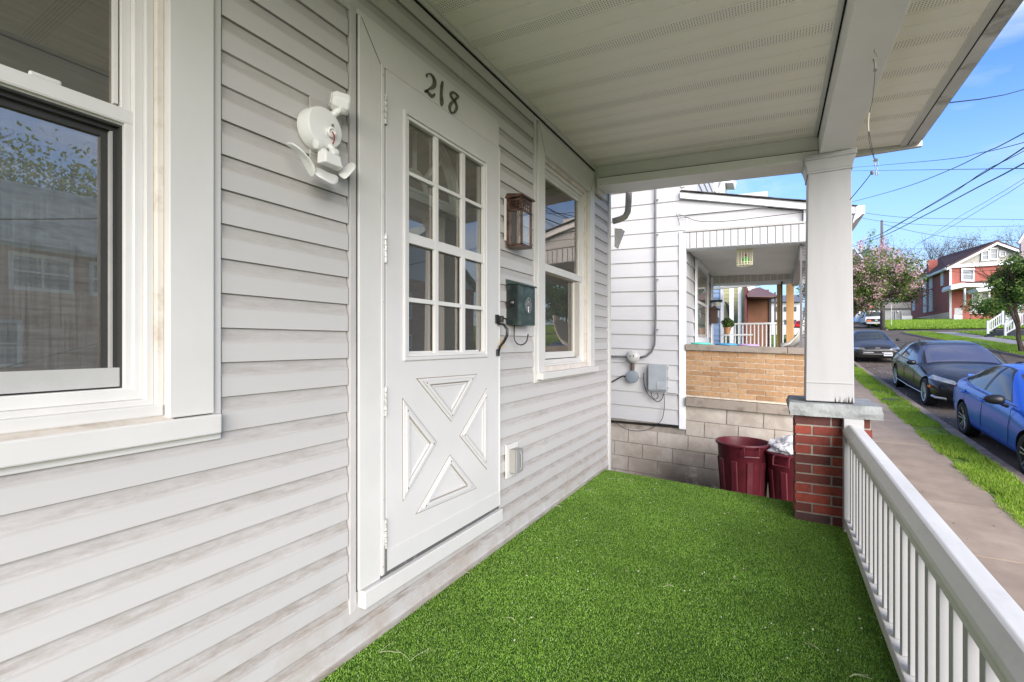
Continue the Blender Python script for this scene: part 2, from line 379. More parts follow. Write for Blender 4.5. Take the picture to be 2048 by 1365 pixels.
def leaf_mat(name, cols, trans=.35, rough=.6):
    m, nt, b = new_mat(name)
    g = nt.nodes.new('ShaderNodeNewGeometry')
    stops = [(i / max(1, len(cols) - 1), c) for i, c in enumerate(cols)]
    cc = ramp(nt, g.outputs['Random Per Island'], stops)
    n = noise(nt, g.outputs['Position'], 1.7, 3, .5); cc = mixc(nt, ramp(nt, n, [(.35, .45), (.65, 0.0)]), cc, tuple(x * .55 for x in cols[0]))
    nt.links.new(cc, b.inputs['Base Color']); b.inputs['Roughness'].default_value = rough; b.inputs['Specular IOR Level'].default_value = .25
    tr = nt.nodes.new('ShaderNodeBsdfTranslucent'); nt.links.new(cc, tr.inputs[0])
    ms = nt.nodes.new('ShaderNodeMixShader'); ms.inputs[0].default_value = trans
    nt.links.new(b.outputs[0], ms.inputs[1]); nt.links.new(tr.outputs[0], ms.inputs[2])
    nt.links.new(ms.outputs[0], nt.nodes['Material Output'].inputs[0]); return m
def turf_mat():
    m, nt, b = new_mat('artificial_turf'); g = nt.nodes.new('ShaderNodeNewGeometry')
    cc = ramp(nt, g.outputs['Random Per Island'], [(0, (.075, .16, .02)), (.3, (.155, .31, .028)), (.7, (.24, .42, .045)), (.93, (.29, .46, .09)), (1, (.46, .55, .28))])
    p = g.outputs['Position']
    n = noise(nt, p, 1.7, 6, .7); cc = mixc(nt, 1.0, cc, ramp(nt, n, [(.3, .66), (.72, 1.28)]), 'MULTIPLY')
    nt.links.new(cc, b.inputs['Base Color']); b.inputs['Roughness'].default_value = .5; b.inputs['Specular IOR Level'].default_value = .35
    return m
M['turf'] = turf_mat()
M['turf_base'] = mat('turf_backing', (.05, .12, .02), .9, .1, var=.3, vscale=60, bmp=1, bscale=300, bdist=.004)
M['lawn'] = leaf_mat('lawn_blades', [(.16, .32, .03), (.27, .46, .04), (.38, .54, .06), (.48, .52, .14)], .4)
M['lawn_base'] = mat('lawn_soil', (.17, .27, .045), .95, .1, var=.3, vscale=9, dirt=.75, dcol=(.13, .085, .05), dscale=1.7, dthr=.55, bmp=1, bscale=40, bdist=.03)
M['soffit'] = None
def soffit_mat(name, vent):
    m, nt, b = new_mat(name); p = posn(nt)
    n = noise(nt, p, 1.3, 3, .5); cc = mixc(nt, ramp(nt, n, [(.35, 0.0), (.7, 1.0)]), (.90, .865, .78), (.93, .90, .82))
    if vent:
        sep = nt.nodes.new('ShaderNodeSeparateXYZ'); nt.links.new(p, sep.inputs[0])
        def cell(v, per, off=0.0): return math_(nt, 'SUBTRACT', math_(nt, 'FRACT', math_(nt, 'ADD', math_(nt, 'DIVIDE', v, per), off)), .5)
        cx = cell(sep.outputs[0], .0125); cy = cell(sep.outputs[1], .0125)
        r2 = math_(nt, 'ADD', math_(nt, 'MULTIPLY', cx, cx), math_(nt, 'MULTIPLY', cy, cy))
        hole = ramp(nt, r2, [(.035, 1.0), (.06, 0.0)])
        yy = cell(sep.outputs[1], .1, 0.0)
        hole = math_(nt, 'MULTIPLY', hole, math_(nt, 'LESS_THAN', math_(nt, 'ABSOLUTE', yy), .33))
        cc = mixc(nt, hole, cc, (.10, .095, .08))
    nt.links.new(cc, b.inputs['Base Color']); b.inputs['Roughness'].default_value = .5; b.inputs['Specular IOR Level'].default_value = .3
    return m
M['soffit'] = soffit_mat('soffit_solid', False); M['soffit_vent'] = soffit_mat('soffit_vented', True)
def flat(name, col, rough=.5, **k): 
    if name not in M: M[name] = mat(name, col, rough, var=k.pop('var', .06), bmp=k.pop('bmp', 0), **k)
    return M[name]
# =================================================================== our house
WX = -1.4
YEND = 4.435
house = thing('house', 'near house with grey white siding, white storm door and two windows', 'house', (WX, 1.5, 0))
# sheathing behind the siding, with real openings
mb = MB()
SX0, SX1 = WX - .16, WX - .022
ops = [(-.55, .615, 1.02, 2.66), (1.46, 2.27, .27, 2.27), (2.95, 3.86, 1.02, 2.60)]
ys = [-2.2] + [v for o in ops for v in o[:2]] + [YEND - .005]
for i in range(len(ys) - 1):
    a, b = ys[i], ys[i + 1]
    o = [q for q in ops if q[0] == a]
    if o: mb.box(SX0, SX1, a, b, -1.0, o[0][2]); mb.box(SX0, SX1, a, b, o[0][3], 2.95)
    else: mb.box(SX0, SX1, a, b, -1.0, 2.95)
mb.box(-6, SX1, YEND - .16, YEND - .005, -1.0, 2.95) if False else None
mb.build('wall', flat('dark_sheathing', (.04, .04, .038)), house)  # near-black so the shadow in the board-end gaps comes from its colour
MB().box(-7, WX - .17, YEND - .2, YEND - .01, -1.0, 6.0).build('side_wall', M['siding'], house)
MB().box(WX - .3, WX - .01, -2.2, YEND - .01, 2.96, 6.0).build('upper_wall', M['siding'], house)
# interior: floor, back wall, ceiling of the rooms seen through the glass
r = MB(); r.box(-4.4, -4.3, -2.2, YEND - .2, -.1, 2.9); r.box(-4.3, SX0, -2.2, YEND - .2, -.1, 0); r.box(-4.3, SX0, -2.2, YEND - .2, 2.8, 2.9)
r.box(-4.3, SX0, 2.6, 2.7, 0, 2.8); r.box(-4.3, SX0, .95, 1.05, 0, 2.8); r.box(-4.3, SX0, -2.3, -2.2, 0, 2.8); r.box(-4.3, SX0, YEND - .3, YEND - .2, 0, 2.8)
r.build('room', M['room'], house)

# dutch-lap siding boards: one profile, scaled along y
def prof_mesh():
    h = ROWH; P = [(0, 0), (0, h * .60), (-.003, h * .64), (-.0105, h * .90), (-.0105, h + .012), (-.02, h + .012), (-.02, 0)]
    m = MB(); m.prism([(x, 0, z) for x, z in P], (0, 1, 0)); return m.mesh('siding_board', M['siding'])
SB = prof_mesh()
def cuts(z0):
    z1 = z0 + ROWH * .9; segs = [(-2.2, YEND - .050)]
    holes = []
    if z1 > .94 + .03: holes.append((-1.0, .775))
    if z0 > .94 - .03 and not holes: holes.append((-1.0, .768))
    if z0 > .60 and z0 < .94 and False: pass
    if z0 > .19 and z0 < 2.40: holes.append((1.236, 2.318))
    if z0 > .905 and z0 < 2.66: holes.append((2.790, 3.993))
    for a, b in holes:
        n = []
        for s, e in segs:
            if a > s and b < e: n += [(s, a), (b, e)]
            else: n.append((s, e))
        segs = n
    return segs
rs = random.Random(3)
for k in range(-1, 26):
    z0 = ROW0 + k * ROWH
    for s, e in cuts(z0):
        pieces = [(s, e)]
        if e - s > 2 and rs.random() < .6:
            c = rs.choice([.62, -.1, 3.05, 1.9, 2.95]) if k < 8 else s + (e - s) * rs.uniform(.3, .7)
            if s + .4 < c < e - .4: pieces = [(s, c + .02), (c, e)]
        for j, (a, b) in enumerate(pieces):
            dz = rs.uniform(-.0008, .0008)
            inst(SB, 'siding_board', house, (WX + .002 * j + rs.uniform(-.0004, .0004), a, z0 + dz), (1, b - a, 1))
# starter strip, corner post, top channel
MB().box(WX - .02, WX + .004, -2.2, YEND, -.05, .034).build('starter_strip', M['siding'], house, bevel=.002)
MB().box(WX - .05, WX + .010, YEND - .045, YEND + .012, -.25, 2.95).build('corner_post', M['trim'], house, bevel=.003)
MB().box(WX - .05, WX - .012, YEND - .13, YEND - .045, -.25, .03).build('skirt_panel', flat('skirt_grey', (.30, .31, .33)), house)
MB().box(WX - .02, WX + .016, -2.2, YEND - .04, 2.722, 2.76).build('top_channel', M['trim'], house, bevel=.003)
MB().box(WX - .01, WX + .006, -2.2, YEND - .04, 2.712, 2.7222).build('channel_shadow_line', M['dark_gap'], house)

def yat(px, X): return PX(px, 687, X)[1]
def zat(px, py, X): return PX(px, py, X)[2]

# ------------------------------------------------------------- left window
def ringbox(x0, x1, y0, y1, z0, z1, t):
    """rectangular frame in the wall plane, t = (left, right, bottom, top) widths"""
    m = MB(); l, r_, b, tp = t
    m.ring([(x0, y0, z0), (x0, y1, z0), (x0, y1, z1), (x0, y0, z1)],
           [(x0, y0 + l, z0 + b), (x0, y1 - r_, z0 + b), (x0, y1 - r_, z1 - tp), (x0, y0 + l, z1 - tp)], (x1 - x0, 0, 0))
    return m
# casing boards stand proud
lw = MB(); lw.box(WX - .05, WX + .018, .632, .745, .993, 2.72); cas = lw.build('window_casing', M['trim'], house, bevel=.003)
ringbox(WX - .02, WX + .006, -1.02, .770, .915, 2.722, (.03, .024, .04, .02)).build('window_channel', M['trim'], house, bevel=.002)
ringbox(WX - .07, WX - .008, -.90, .632, .985, 2.72, (.035, .018, .03, .03)).build('window_stop', M['trim_dirty'], house, bevel=.004)
ringbox(WX - .08, WX - .022, -.865, .614, 1.015, 2.69, (.03, .018, .03, .03)).build('blind_stop', M['trim'], house, bevel=.003)
win = ringbox(WX - .10, WX - .036, -.835, .596, 1.045, 2.66, (.022, .020, .028, .03)).build('window', M['sash'], house, bevel=.002)
FX = WX - .055
# window_sill
MB().box(WX - .05, WX + .030, -1.1, .760, .935, .990).build('window_sill', M['trim'], win, bevel=.004)
# sill wash (dirty sloping top)
MB().prism([(WX - .07, -1.0, 1.012), (WX + .026, -1.0, .9905), (WX + .026, -1.0, .985), (WX - .07, -1.0, .985)], (0, 1.64, 0)).build('sill_top', M['trim_dirty'], win)
MB().box(WX - .06, WX - .002, -1.0, .628, 1.0, 1.030).build('sill_ledge', M['trim'], win, bevel=.004)
UXg = WX - .085
yr = yat(242, FX)       # right edge of upper glass
m = ringbox(FX - .03, FX, -.81, .576, zat(0, 170, FX) - .0, 2.64, (.03, .576 - yr, .036, .03)); m.build('upper_sash', M['sash'], win, bevel=.002)
MB().box(FX - .022, FX - .006, yr - .012, yr - .004, 1.80, 2.6).build('glazing_bead', M['sash'], win)
MB().box(FX - .024, FX - .020, -.79, yr + .01, 1.77, 2.62).build('upper_pane', M['glass'], win)
# meeting rail with sash lock
zt, zb = 1.788, 1.752
MB().box(FX - .03, FX + .012, -.81, .577, zb, zt).build('meeting_rail', M['sash'], win, bevel=.003)
MB().box(FX - .004, FX + .008, .385, .44, zt, zt + .012).build('sash_lock', M['sash'], win, bevel=.004)
# lower: screen channel, dark frame, sash, glass
m = ringbox(FX - .004, FX + .012, -.81, .577, 1.052, 1.752, (.02, .018, .024, .002)); m.build('screen_track', M['sash'], win, bevel=.002)
m = ringbox(FX - .02, FX - .002, -.79, .560, 1.074, 1.751, (.006, .006, .004, .010)); m.build('screen_frame', M['frame_dark'], win)
MB().box(FX - .016, FX - .004, -.785, .555, 1.080, 1.128).build('screen_rail', flat('screened_rail', (.42, .42, .40), .7, bmp=.6, bscale=700), win)
m = ringbox(FX - .034, FX - .018, -.785, .556, 1.10, 1.742, (.03, .010, .012, .010)); m.build('lower_sash_track', M['frame_dark'], win)
MB().box(FX - .032, FX - .018, .540, .545, 1.11, 1.73).build('sash_track_strip', flat('track_grey', (.36, .36, .34)), win)
m = ringbox(FX - .052, FX - .034, -.78, .550, 1.10, 1.740, (.03, .024, .024, .024)); m.build('lower_sash', M['frame_dark'], win)
MB().box(FX - .046, FX - .043, -.75, .530, 1.12, 1.72).build('lower_pane', M['glass_screen'], win)
MB().box(WX - .62, WX - .60, -.9, .9, 1.0, 2.7).build('curtain', flat('woven_shade', (.17, .155, .14), .9, bmp=.6, bscale=14, stretch=(1, .2, 5), var=.25, vscale=18), win)

# ------------------------------------------------------------- front door
DX = WX + .022                      # face of the storm door slab
fr = MB()
fr.prism([(WX - .02, 1.275, .243), (WX - .02, 1.385, .243), (WX - .02, 1.385, 2.310), (WX - .02, 1.275, 2.446)], (.038, 0, 0))
jamb = fr.build('door_frame', M['trim'], house, bevel=.003)
hd = MB(); zh0, zh1 = 2.310, 2.447
hd.prism([(WX - .02, 1.275, zh1), (WX - .02, 2.313, zh1), (WX - .02, 2.313, zh0), (WX - .02, 1.385, zh0)], (.037, 0, 0))
hd.build('door_head', M['trim'], jamb, bevel=.002)
MB().tube([(WX + .0185, 1.285, 2.440), (WX + .0185, 1.384, 2.312)], .0011, 4).build('mitre_joint', M['dark_gap'], jamb)
MB().box(WX - .03, WX + .0035, 1.243, 1.275, .165, 2.475).build('door_channel', flat('channel_grey', (.50, .485, .465)), jamb, bevel=.002)
MB().box(WX - .03, WX + .004, 1.275, 2.318, 2.449, 2.475).build('head_channel', M['trim'], jamb, bevel=.002)
MB().box(WX + .006, WX + .0075, 1.271, 1.2752, .24, 2.45).build('channel_gap', M['dark_gap'], jamb)
MB().box(WX - .05, WX + .034, 1.288, 2.330, .170, .238).build('door_sill', M['trim'], jamb, bevel=.004)
MB().box(WX - .02, WX + .012, 1.386, 2.318, .238, .262).build('threshold_gap', flat('door_gap', (.10, .10, .095), dirt=.6, dcol=(.5, .5, .5), dscale=30), jamb)
# mounting strip with screws
zs = MB(); zs.box(WX + .010, WX + .024, 1.386, 1.402, .255, 2.315); strip = zs.build('mounting_strip', M['door'], jamb, bevel=.002)
for z in (.29, .56, .95, 1.36, 1.78, 2.12, 2.27):
    MB().lathe([(0, .0022), (.003, .0018), (.0042, 0)], (WX + .024, 1.394, z), (1, 0, 0), 10).build('screw', M['hinge'], strip)
# slab, built as rails and stiles round the glazing
Y0, Y1, Z0, Z1 = 1.412, 2.303, .262, 2.305
gy0, gy1 = yat(813, DX), yat(969.5, DX)
gz0, gz1 = zat(813, 713, DX), zat(813, 232, DX)
sl = MB()
sl.ring([(WX - .012, Y0, Z0), (WX - .012, Y1, Z0), (WX - .012, Y1, Z1), (WX - .012, Y0, Z1)],
        [(WX - .012, gy0, gz0), (WX - .012, gy1, gz0), (WX - .012, gy1, gz1), (WX - .012, gy0, gz1)], (DX - WX + .012, 0, 0))
slab = sl.build('storm_door', M['door'], house, bevel=.003)
MB().box(DX - .03, DX + .004, Y1 + .0005, Y1 + .012, Z0, Z1 + .004).build('door_edge', M['door'], slab, bevel=.002)
MB().box(DX - .001, DX + .003, Y0 + .002, Y1 - .002, Z0, .345).build('kick_plate', M['door'], slab, bevel=.001)
# embossed border round the window
m = ringbox(DX - .004, DX + .010, gy0 - .022, gy1 + .022, gz0 - .020, gz1 + .020, (.018, .018, .016, .016)); m.build('window_moulding', M['door'], slab, bevel=.004)
m = ringbox(DX - .018, DX + .004, gy0 - .002, gy1 + .002, gz0 - .002, gz1 + .002, (.014, .012, .014, .014)); m.build('glazing_frame', M['sash'], slab, bevel=.002)
# bars
GX = DX - .006
for pa, pb in ((868.6, 876), (922.5, 929.5)):
    MB().box(GX - .012, GX + .004, yat(pa, GX), yat(pb, GX), gz0 + .01, gz1 - .01).build('glazing_bar', M['sash'], slab, bevel=.002)
for pa, pb in ((343.8, 351.4), (466.0, 487.0), (595.5, 604.6)):
    MB().box(GX - .013, GX + .003, gy0 + .01, gy1 - .01, zat(820, pb, GX), zat(820, pa, GX)).build('glazing_bar', M['sash'], slab, bevel=.002)
zm = zat(820, 476, GX)
MB().box(GX - .0155, GX - .0135, gy0, gy1, zm, gz1 - .004).build('pane', M['glass'], slab)
MB().box(GX - .020, GX - .0180, gy0, gy1, gz0 + .004, zm).build('pane', M['glass'], slab)
MB().box(GX - .034, GX - .016, gy1 - .024, gy1 - .012, gz0, gz1).build('inner_sash_edge', flat('sash_edge', (.25, .25, .24)), slab)
MB().box(GX - .036, GX - .016, gy0, gy1, gz0 + .002, gz0 + .02).build('inner_sash_rail', M['sash'], slab)
# crossbuck mouldings: four triangles
def inset(tri, d):
    c = Vector((0, 0)); P = [Vector(p) for p in tri]
    for p in P: c += p / 3
    # incircle based inset
    a = (P[1] - P[2]).length; b = (P[0] - P[2]).length; cc = (P[0] - P[1]).length
    I = (P[0] * a + P[1] * b + P[2] * cc) / (a + b + cc)
    area = abs((P[1] - P[0]).cross(P[2] - P[0])) / 2; rr = 2 * area / (a + b + cc)
    k = 1 - d / rr
    return [I + (p - I) * k for p in P]
TR = [[(833, 758), (953, 749), (901.6, 843)], [(805, 798), (805.7, 1002), (873, 885)],
      [(973, 777), (972.7, 939), (919, 872)], [(899.5, 910), (832, 1028), (952, 976.6)]]
for tri in TR:
    t2 = [(yat(px, DX), zat(px, py, DX)) for px, py in tri]
    def P3(l, x): return [(x, p[0], p[1]) for p in l]
    o1 = inset(t2, .002); i1 = inset(t2, .014); i2 = inset(t2, .030); i3 = inset(t2, .036); i4 = inset(t2, .044)
    m = MB(); m.ring(P3(o1, DX - .001), P3(i1, DX - .001), (.006, 0, 0)); m.ring(P3(i1, DX - .001), P3(i2, DX - .001), (.0125, 0, 0))
    m.ring(P3(i3, DX - .001), P3(i4, DX - .001), (.007, 0, 0))
    m.build('crossbuck_moulding', M['door'], slab, bevel=.0022)
    for p in inset(t2, .022):
        MB().lathe([(0, .0005), (.0035, 0)], (DX + .0122, p[0], p[1]), (1, 0, 0), 8).build('screw', M['frame_dark'], slab)
    MB().ring(P3(inset(t2, -.002), DX - .001), P3(inset(t2, .003), DX - .001), (.0018, 0, 0)).build('moulding_line', flat('line_beige', (.30, .26, .20)), slab)  # thin darker beige ring along the moulding edge
    MB().ring(P3(inset(t2, .0295), DX - .001), P3(inset(t2, .0365), DX - .001), (.0020, 0, 0)).build('moulding_line', flat('line_beige', (.30, .26, .20)), slab)
# hinges
for z in (2.135, 1.575, .955, .42):
    hg = MB(); hy = 1.405
    for q in range(5):
        zz = z - .06 + q * .024; hg.lathe([(0, 0), (.0055, .001), (.0055, .0215), (0, .0225)], (DX + .006, hy, zz), (0, 0, 1), 12)
    hg.box(DX - .004, DX + .004, hy - .008, hy, z - .06, z + .06)
    hg.build('hinge', M['hinge'], slab)
MB().box(DX, DX + .008, 1.398, 1.408, .262, .375).build('hinge_cover', M['steel'], slab, bevel=.001)
# handle: plate, latch box, bow, thumb piece
hx = DX + .004; hy = 2.279
h = MB(); h.box(hx, hx + .006, hy - .022, hy + .014, 1.302, 1.352); hn = h.build('handle', M['black'], slab, bevel=.002)
MB().box(hx + .004, hx + .034, hy - .002, hy + .018, 1.308, 1.346).build('latch_box', M['black'], hn if False else slab, bevel=.004)
MB().tube([(hx + .004, hy, 1.300), (hx + .040, hy + .004, 1.296), (hx + .062, hy + .006, 1.268), (hx + .060, hy + .006, 1.232), (hx + .040, hy + .003, 1.196), (hx + .018, hy, 1.172), (hx + .010, hy, 1.140)],
          [.006, .008, .0085, .0085, .008, .007, .006], 10).build('handle_bow', M['black'], slab, smooth=True)
MB().box(hx, hx + .012, hy - .012, hy + .012, 1.118, 1.158).build('handle_foot', M['black'], slab, bevel=.003)
MB().tube([(hx + .03, hy + .01, 1.335), (hx + .055, hy + .04, 1.322), (hx + .056, hy + .065, 1.322)], .004, 6).build('latch_lever', M['black'], slab)
MB().tube([(hx + .012, hy + .028, 1.225), (hx + .012, hy + .030, 1.205)], .0015, 5).box(hx + .008, hx + .016, hy + .024, hy + .040, 1.165, 1.205).build('key_tag', flat('yellow_tag', (.62, .36, .06)), slab)
# inner door with fanlight, set behind the storm door
IX = WX - .17
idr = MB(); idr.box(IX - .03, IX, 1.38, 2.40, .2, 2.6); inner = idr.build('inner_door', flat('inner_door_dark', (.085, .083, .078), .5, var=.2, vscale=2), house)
cy_, cz_ = 1.795, 1.955
def arc(r, n=28, a0=0, a1=180): return [(cy_ + r * math.cos(math.radians(a0 + (a1 - a0) * i / n)), cz_ + r * math.sin(math.radians(a0 + (a1 - a0) * i / n))) for i in range(n + 1)]
def arcring(r0, r1, x, t, name, mt):
    A = arc(r1) ; B = arc(r0); m = MB(); n = len(A)
    for i in range(n - 1):
        m.prism([(x, *A[i]), (x, *A[i + 1]), (x, *B[i + 1]), (x, *B[i])], (t, 0, 0))
    return m.build(name, mt, inner)
arcring(.295, .36, IX + .001, .018, 'fanlight_arch', M['door'])
arcring(.33, .36, IX + .019, .008, 'fanlight_bead', M['door'])
arcring(.075, .10, IX + .001, .014, 'fanlight_hub', M['door'])
for a in (45, 90, 135):
    c, s_ = math.cos(math.radians(a)), math.sin(math.radians(a)); px_, pz_ = -s_ * .011, c * .011
    P = [(cy_ + c * .09 + px_, cz_ + s_ * .09 + pz_), (cy_ + c * .30 + px_, cz_ + s_ * .30 + pz_), (cy_ + c * .30 - px_, cz_ + s_ * .30 - pz_), (cy_ + c * .09 - px_, cz_ + s_ * .09 - pz_)]
    MB().prism([(IX + .001, *p) for p in P], (.013, 0, 0)).build('fanlight_bar', M['door'], inner)
MB().box(IX + .001, IX + .020, cy_ - .37, cy_ + .37, cz_ - .055, cz_ - .0).build('fanlight_sill', M['door'], inner, bevel=.003)
cu = MB()
for i in range(9):
    yy = 1.50 + i * .014; cu.tube([(IX + .03 + .008 * math.sin(i * 2.1), yy, .9), (IX + .03 + .006 * math.sin(i), yy + .004, 1.45), (IX + .04, yy - .004, 1.56)], .009, 6)
cu.build('tied_curtain', M['curtain'], inner, smooth=True)

# house number, built as calligraphic strokes
def stroke(m, pts, ws, X, t=.006):
    P = [Vector(p) for p in pts]; Lf = []; Rt = []
    for i, p in enumerate(P):
        d = (P[min(i + 1, len(P) - 1)] - P[max(i - 1, 0)]).normalized(); nrm = Vector((-d.y, d.x))
        Lf.append(p + nrm * ws[i] / 2); Rt.append(p - nrm * ws[i] / 2)
    for i in range(len(P) - 1):
        m.prism([(X, *Lf[i]), (X, *Lf[i + 1]), (X, *Rt[i + 1]), (X, *Rt[i])], (t, 0, 0))
def smoothline(pts, n=6):
    P = [Vector(p) for p in pts]; out = []
    for i in range(len(P) - 1):
        p0 = P[max(i - 1, 0)]; p1 = P[i]; p2 = P[i + 1]; p3 = P[min(i + 2, len(P) - 1)]
        for k in range(n):
            t = k / n; out.append(.5 * ((2 * p1) + (p2 - p0) * t + (2*p0 - 5*p1 + 4*p2 - p3) * t*t + (3*p1 - p0 - 3*p2 + p3) * t**3))
    out.append(P[-1]); return out
NXp = WX + .018
def digit(pxs, widths, name='house_number'):
    P = [(yat(px, NXp), zat(px, py, NXp)) for px, py in pxs]
    S_ = smoothline(P); W_ = smoothline([(w_, 0) for w_ in widths]); m = MB()
    stroke(m, S_, [max(.001, q.x) for q in W_], NXp)
    return m.build(name, M['number'], house)
digit([(853.5, 155), (852.5, 150.5), (856, 148), (861, 149.5), (866, 156), (868.5, 166), (866, 174), (857, 179), (849, 184), (853, 183), (858, 189), (863, 193.5), (867.5, 190), (867, 187.5)],
      [.009, .007, .004, .007, .016, .021, .018, .008, .010, .008, .013, .014, .010, .004])
digit([(884.5, 164), (882.5, 175), (881.5, 190), (882.5, 203), (882, 212)], [.010, .016, .015, .024, .010])
digit([(915, 192.5), (909, 187), (903, 186), (900.5, 191), (904, 198), (910, 206), (912.5, 216), (908, 225), (902, 226), (898.5, 218), (900.5, 209), (906.5, 203), (912, 197), (916.5, 193)],
      [.008, .008, .012, .014, .012, .012, .015, .010, .008, .014, .015, .008, .012, .010])

# ------------------------------------------------------------- right window
RX = WX + .016
wy0, wy1 = 2.832, 3.958
ringbox(WX - .02, WX + .004, 2.797, 3.990, .925, 2.708, (.03, .024, .03, .012)).build('window_channel', M['trim'], house, bevel=.002)
cz = ringbox(WX - .05, RX, wy0, wy1, .985, 2.680, (.108, .105, .0, .185)); w2 = cz.build('window', M['trim'], house, bevel=.003)
MB().tube([(RX + .0006, wy0 + .004, 2.676), (RX + .0006, wy0 + .106, 2.497)], .0009, 4).build('mitre_joint', M['dark_gap'], w2)
MB().tube([(RX + .0006, wy1 - .004, 2.676), (RX + .0006, wy1 - .103, 2.497)], .0009, 4).build('mitre_joint', M['dark_gap'], w2)
ringbox(WX - .07, WX - .012, wy0 + .106, wy1 - .103, 1.0, 2.497, (.012, .045, .02, .03)).build('window_stop', M['trim_dirty'], w2, bevel=.003)
ringbox(WX - .09, WX - .028, wy0 + .118, wy1 - .148, 1.02, 2.467, (.012, .018, .02, .025)).build('blind_stop', M['sash'], w2, bevel=.003)
fx = WX - .045
ringbox(fx - .04, fx, wy0 + .13, wy1 - .166, 1.04, 2.442, (.012, .022, .03, .028)).build('window_frame', M['sash'], w2, bevel=.002)
wzm = zat(1120, 545, fx)
ringbox(fx - .03, fx - .004, wy0 + .142, wy1 - .188, wzm - .02, 2.414, (.025, .03, .03, .028)).build('upper_sash', M['sash'], w2, bevel=.002)
MB().box(fx - .018, fx - .014, wy0 + .15, wy1 - .2, wzm, 2.40).build('upper_pane', M['glass'], w2)
MB().box(fx - .03, fx + .008, wy0 + .142, wy1 - .175, wzm - .028, wzm + .026).build('meeting_rail', M['sash'], w2, bevel=.003)
ringbox(fx - .06, fx - .032, wy0 + .142, wy1 - .188, 1.075, wzm, (.03, .06, .05, .03)).build('lower_sash', M['sash'], w2, bevel=.002)
MB().box(fx - .048, fx - .044, wy0 + .15, wy1 - .22, 1.10, wzm).build('lower_pane', M['glass'], w2)
MB().box(fx - .03, fx - .002, wy1 - .245, wy1 - .222, 1.08, wzm - .03).build('sash_track', flat('jamb_liner', (.42, .40, .35)), w2)
MB().box(WX - .07, WX + .004, wy0 + .108, wy1 - .105, .99, 1.028).build('sill_ledge', M['trim_dirty'], w2, bevel=.004)
MB().box(WX - .05, WX + .05, wy0 - .0, wy1 + .012, .945, .993).build('window_sill', M['trim'], w2, bevel=.004)
MB().box(WX - .62, WX - .60, 2.75, 4.2, 1.3, 2.5).build('curtain', M['curtain'], w2)

# ------------------------------------------------------------- fittings on the wall
# flood light
fl = thing('flood_light', 'white motion sensor flood light on a round base, left of the front door', 'light', (WX, 1.09, 1.92))
cx0 = WX + .006; fy, fz = 1.085, 1.925
MB().box(WX + .001, WX + .008, fy - .02, fy + .115, fz - .135, fz + .115).build('mounting_block', M['siding'], fl, bevel=.002)
MB().lathe([(.062, 0), (.072, .003), (.073, .010), (.070, .052), (.066, .058), (.020, .064), (0, .065)], (cx0, fy, fz), (1, 0, 0), 40).build('base', M['white_plastic'], fl, auto=35)
MB().lathe([(.012, 0), (.016, .004), (.016, .018), (.011, .022), (.006, .014), (0, .013)], (cx0 + .062, fy + .012, fz - .012), (1, -.25, -.2), 20).build('cord_grip', M['white_plastic'], fl, auto=40)
MB().tube([(cx0 + .078, fy + .010, fz - .014), (cx0 + .083, fy + .013, fz - .026), (cx0 + .078, fy + .018, fz - .040), (cx0 + .070, fy + .018, fz - .052)], .0022, 6).build('red_wire', flat('red_wire', (.30, .02, .03)), fl)
MB().lathe([(0, 0), (.005, .001), (.005, .004), (0, .005)], (cx0 + .065, fy + .02, fz + .014), (1, 0, 0), 12).build('screw', M['steel'], fl)
def knuckle(p0, p1, r):
    m = MB(); m.tube([p0, p1], r, 14); m.lathe([(0, -r * 1.1), (r * 1.25, -r * .9), (r * 1.35, 0), (r * 1.25, r * .9), (0, r * 1.1)], p1, (0, 1, .2), 16)
    return m.build('knuckle', M['white_plastic'], fl, auto=40)
knuckle((cx0 + .045, fy + .035, fz + .058), (cx0 + .068, fy + .052, fz + .082), .012)
# sensor: faceted drum
MB().lathe([(.026, 0), (.036, .012), (.037, .052), (.033, .060), (0, .066)], (cx0 + .045, fy + .032, fz + .114), Vector((.5, .85, -.12)), 8).build('motion_sensor', M['white_plastic'], fl, bevel=.003)
MB().lathe([(0, 0), (.0255, .001), (.0255, .004), (0, .004)], (cx0 + .045, fy + .032, fz + .114) , Vector((-.5, -.85, .12)), 8).build('sensor_lens', M['white_plastic'], fl)
knuckle((cx0 + .045, fy - .010, fz - .060), (cx0 + .060, fy - .016, fz - .085), .010)
knuckle((cx0 + .055, fy + .020, fz - .055), (cx0 + .072, fy + .022, fz - .080), .011)
knuckle((cx0 + .055, fy - .020, fz - .070), (cx0 + .062, fy - .034, fz - .070), .012)
def paddle(pts, name='lamp_head', th=.010):
    """leaf-shaped lamp shade: grid of 3 ribs x n, thick"""
    m = MB(); n = len(pts[0]); vs = [Vector(p) for r_ in pts for p in r_]; R_ = len(pts)
    nn = (vs[1] - vs[0]).cross(vs[n] - vs[0]).normalized() * th
    top = [v + nn for v in vs]; fs = []
    N_ = len(vs)
    for i in range(R_ - 1):
        for k in range(n - 1):
            a = i * n + k; q = (a, a + 1, a + n + 1, a + n); fs += [q[::-1], tuple(x + N_ for x in q)]
    def side(idx):
        for a, b in zip(idx[:-1], idx[1:]): fs.append((a, b, b + N_, a + N_))
    side(list(range(n))); side([i * n + n - 1 for i in range(R_)]); side(list(range(n * (R_ - 1), n * R_))[::-1]); side([i * n for i in range(R_)][::-1])
    m.add(vs + top, fs); o = m.build(name, M['white_plastic'], fl, smooth=False, bevel=.0)
    sb = o.modifiers.new('s', 'SUBSURF'); sb.levels = 2; sb.render_levels = 2
    for p in o.data.polygons: p.use_smooth = True
    return o
def q3(px, py, X): return PX(px, py, X)
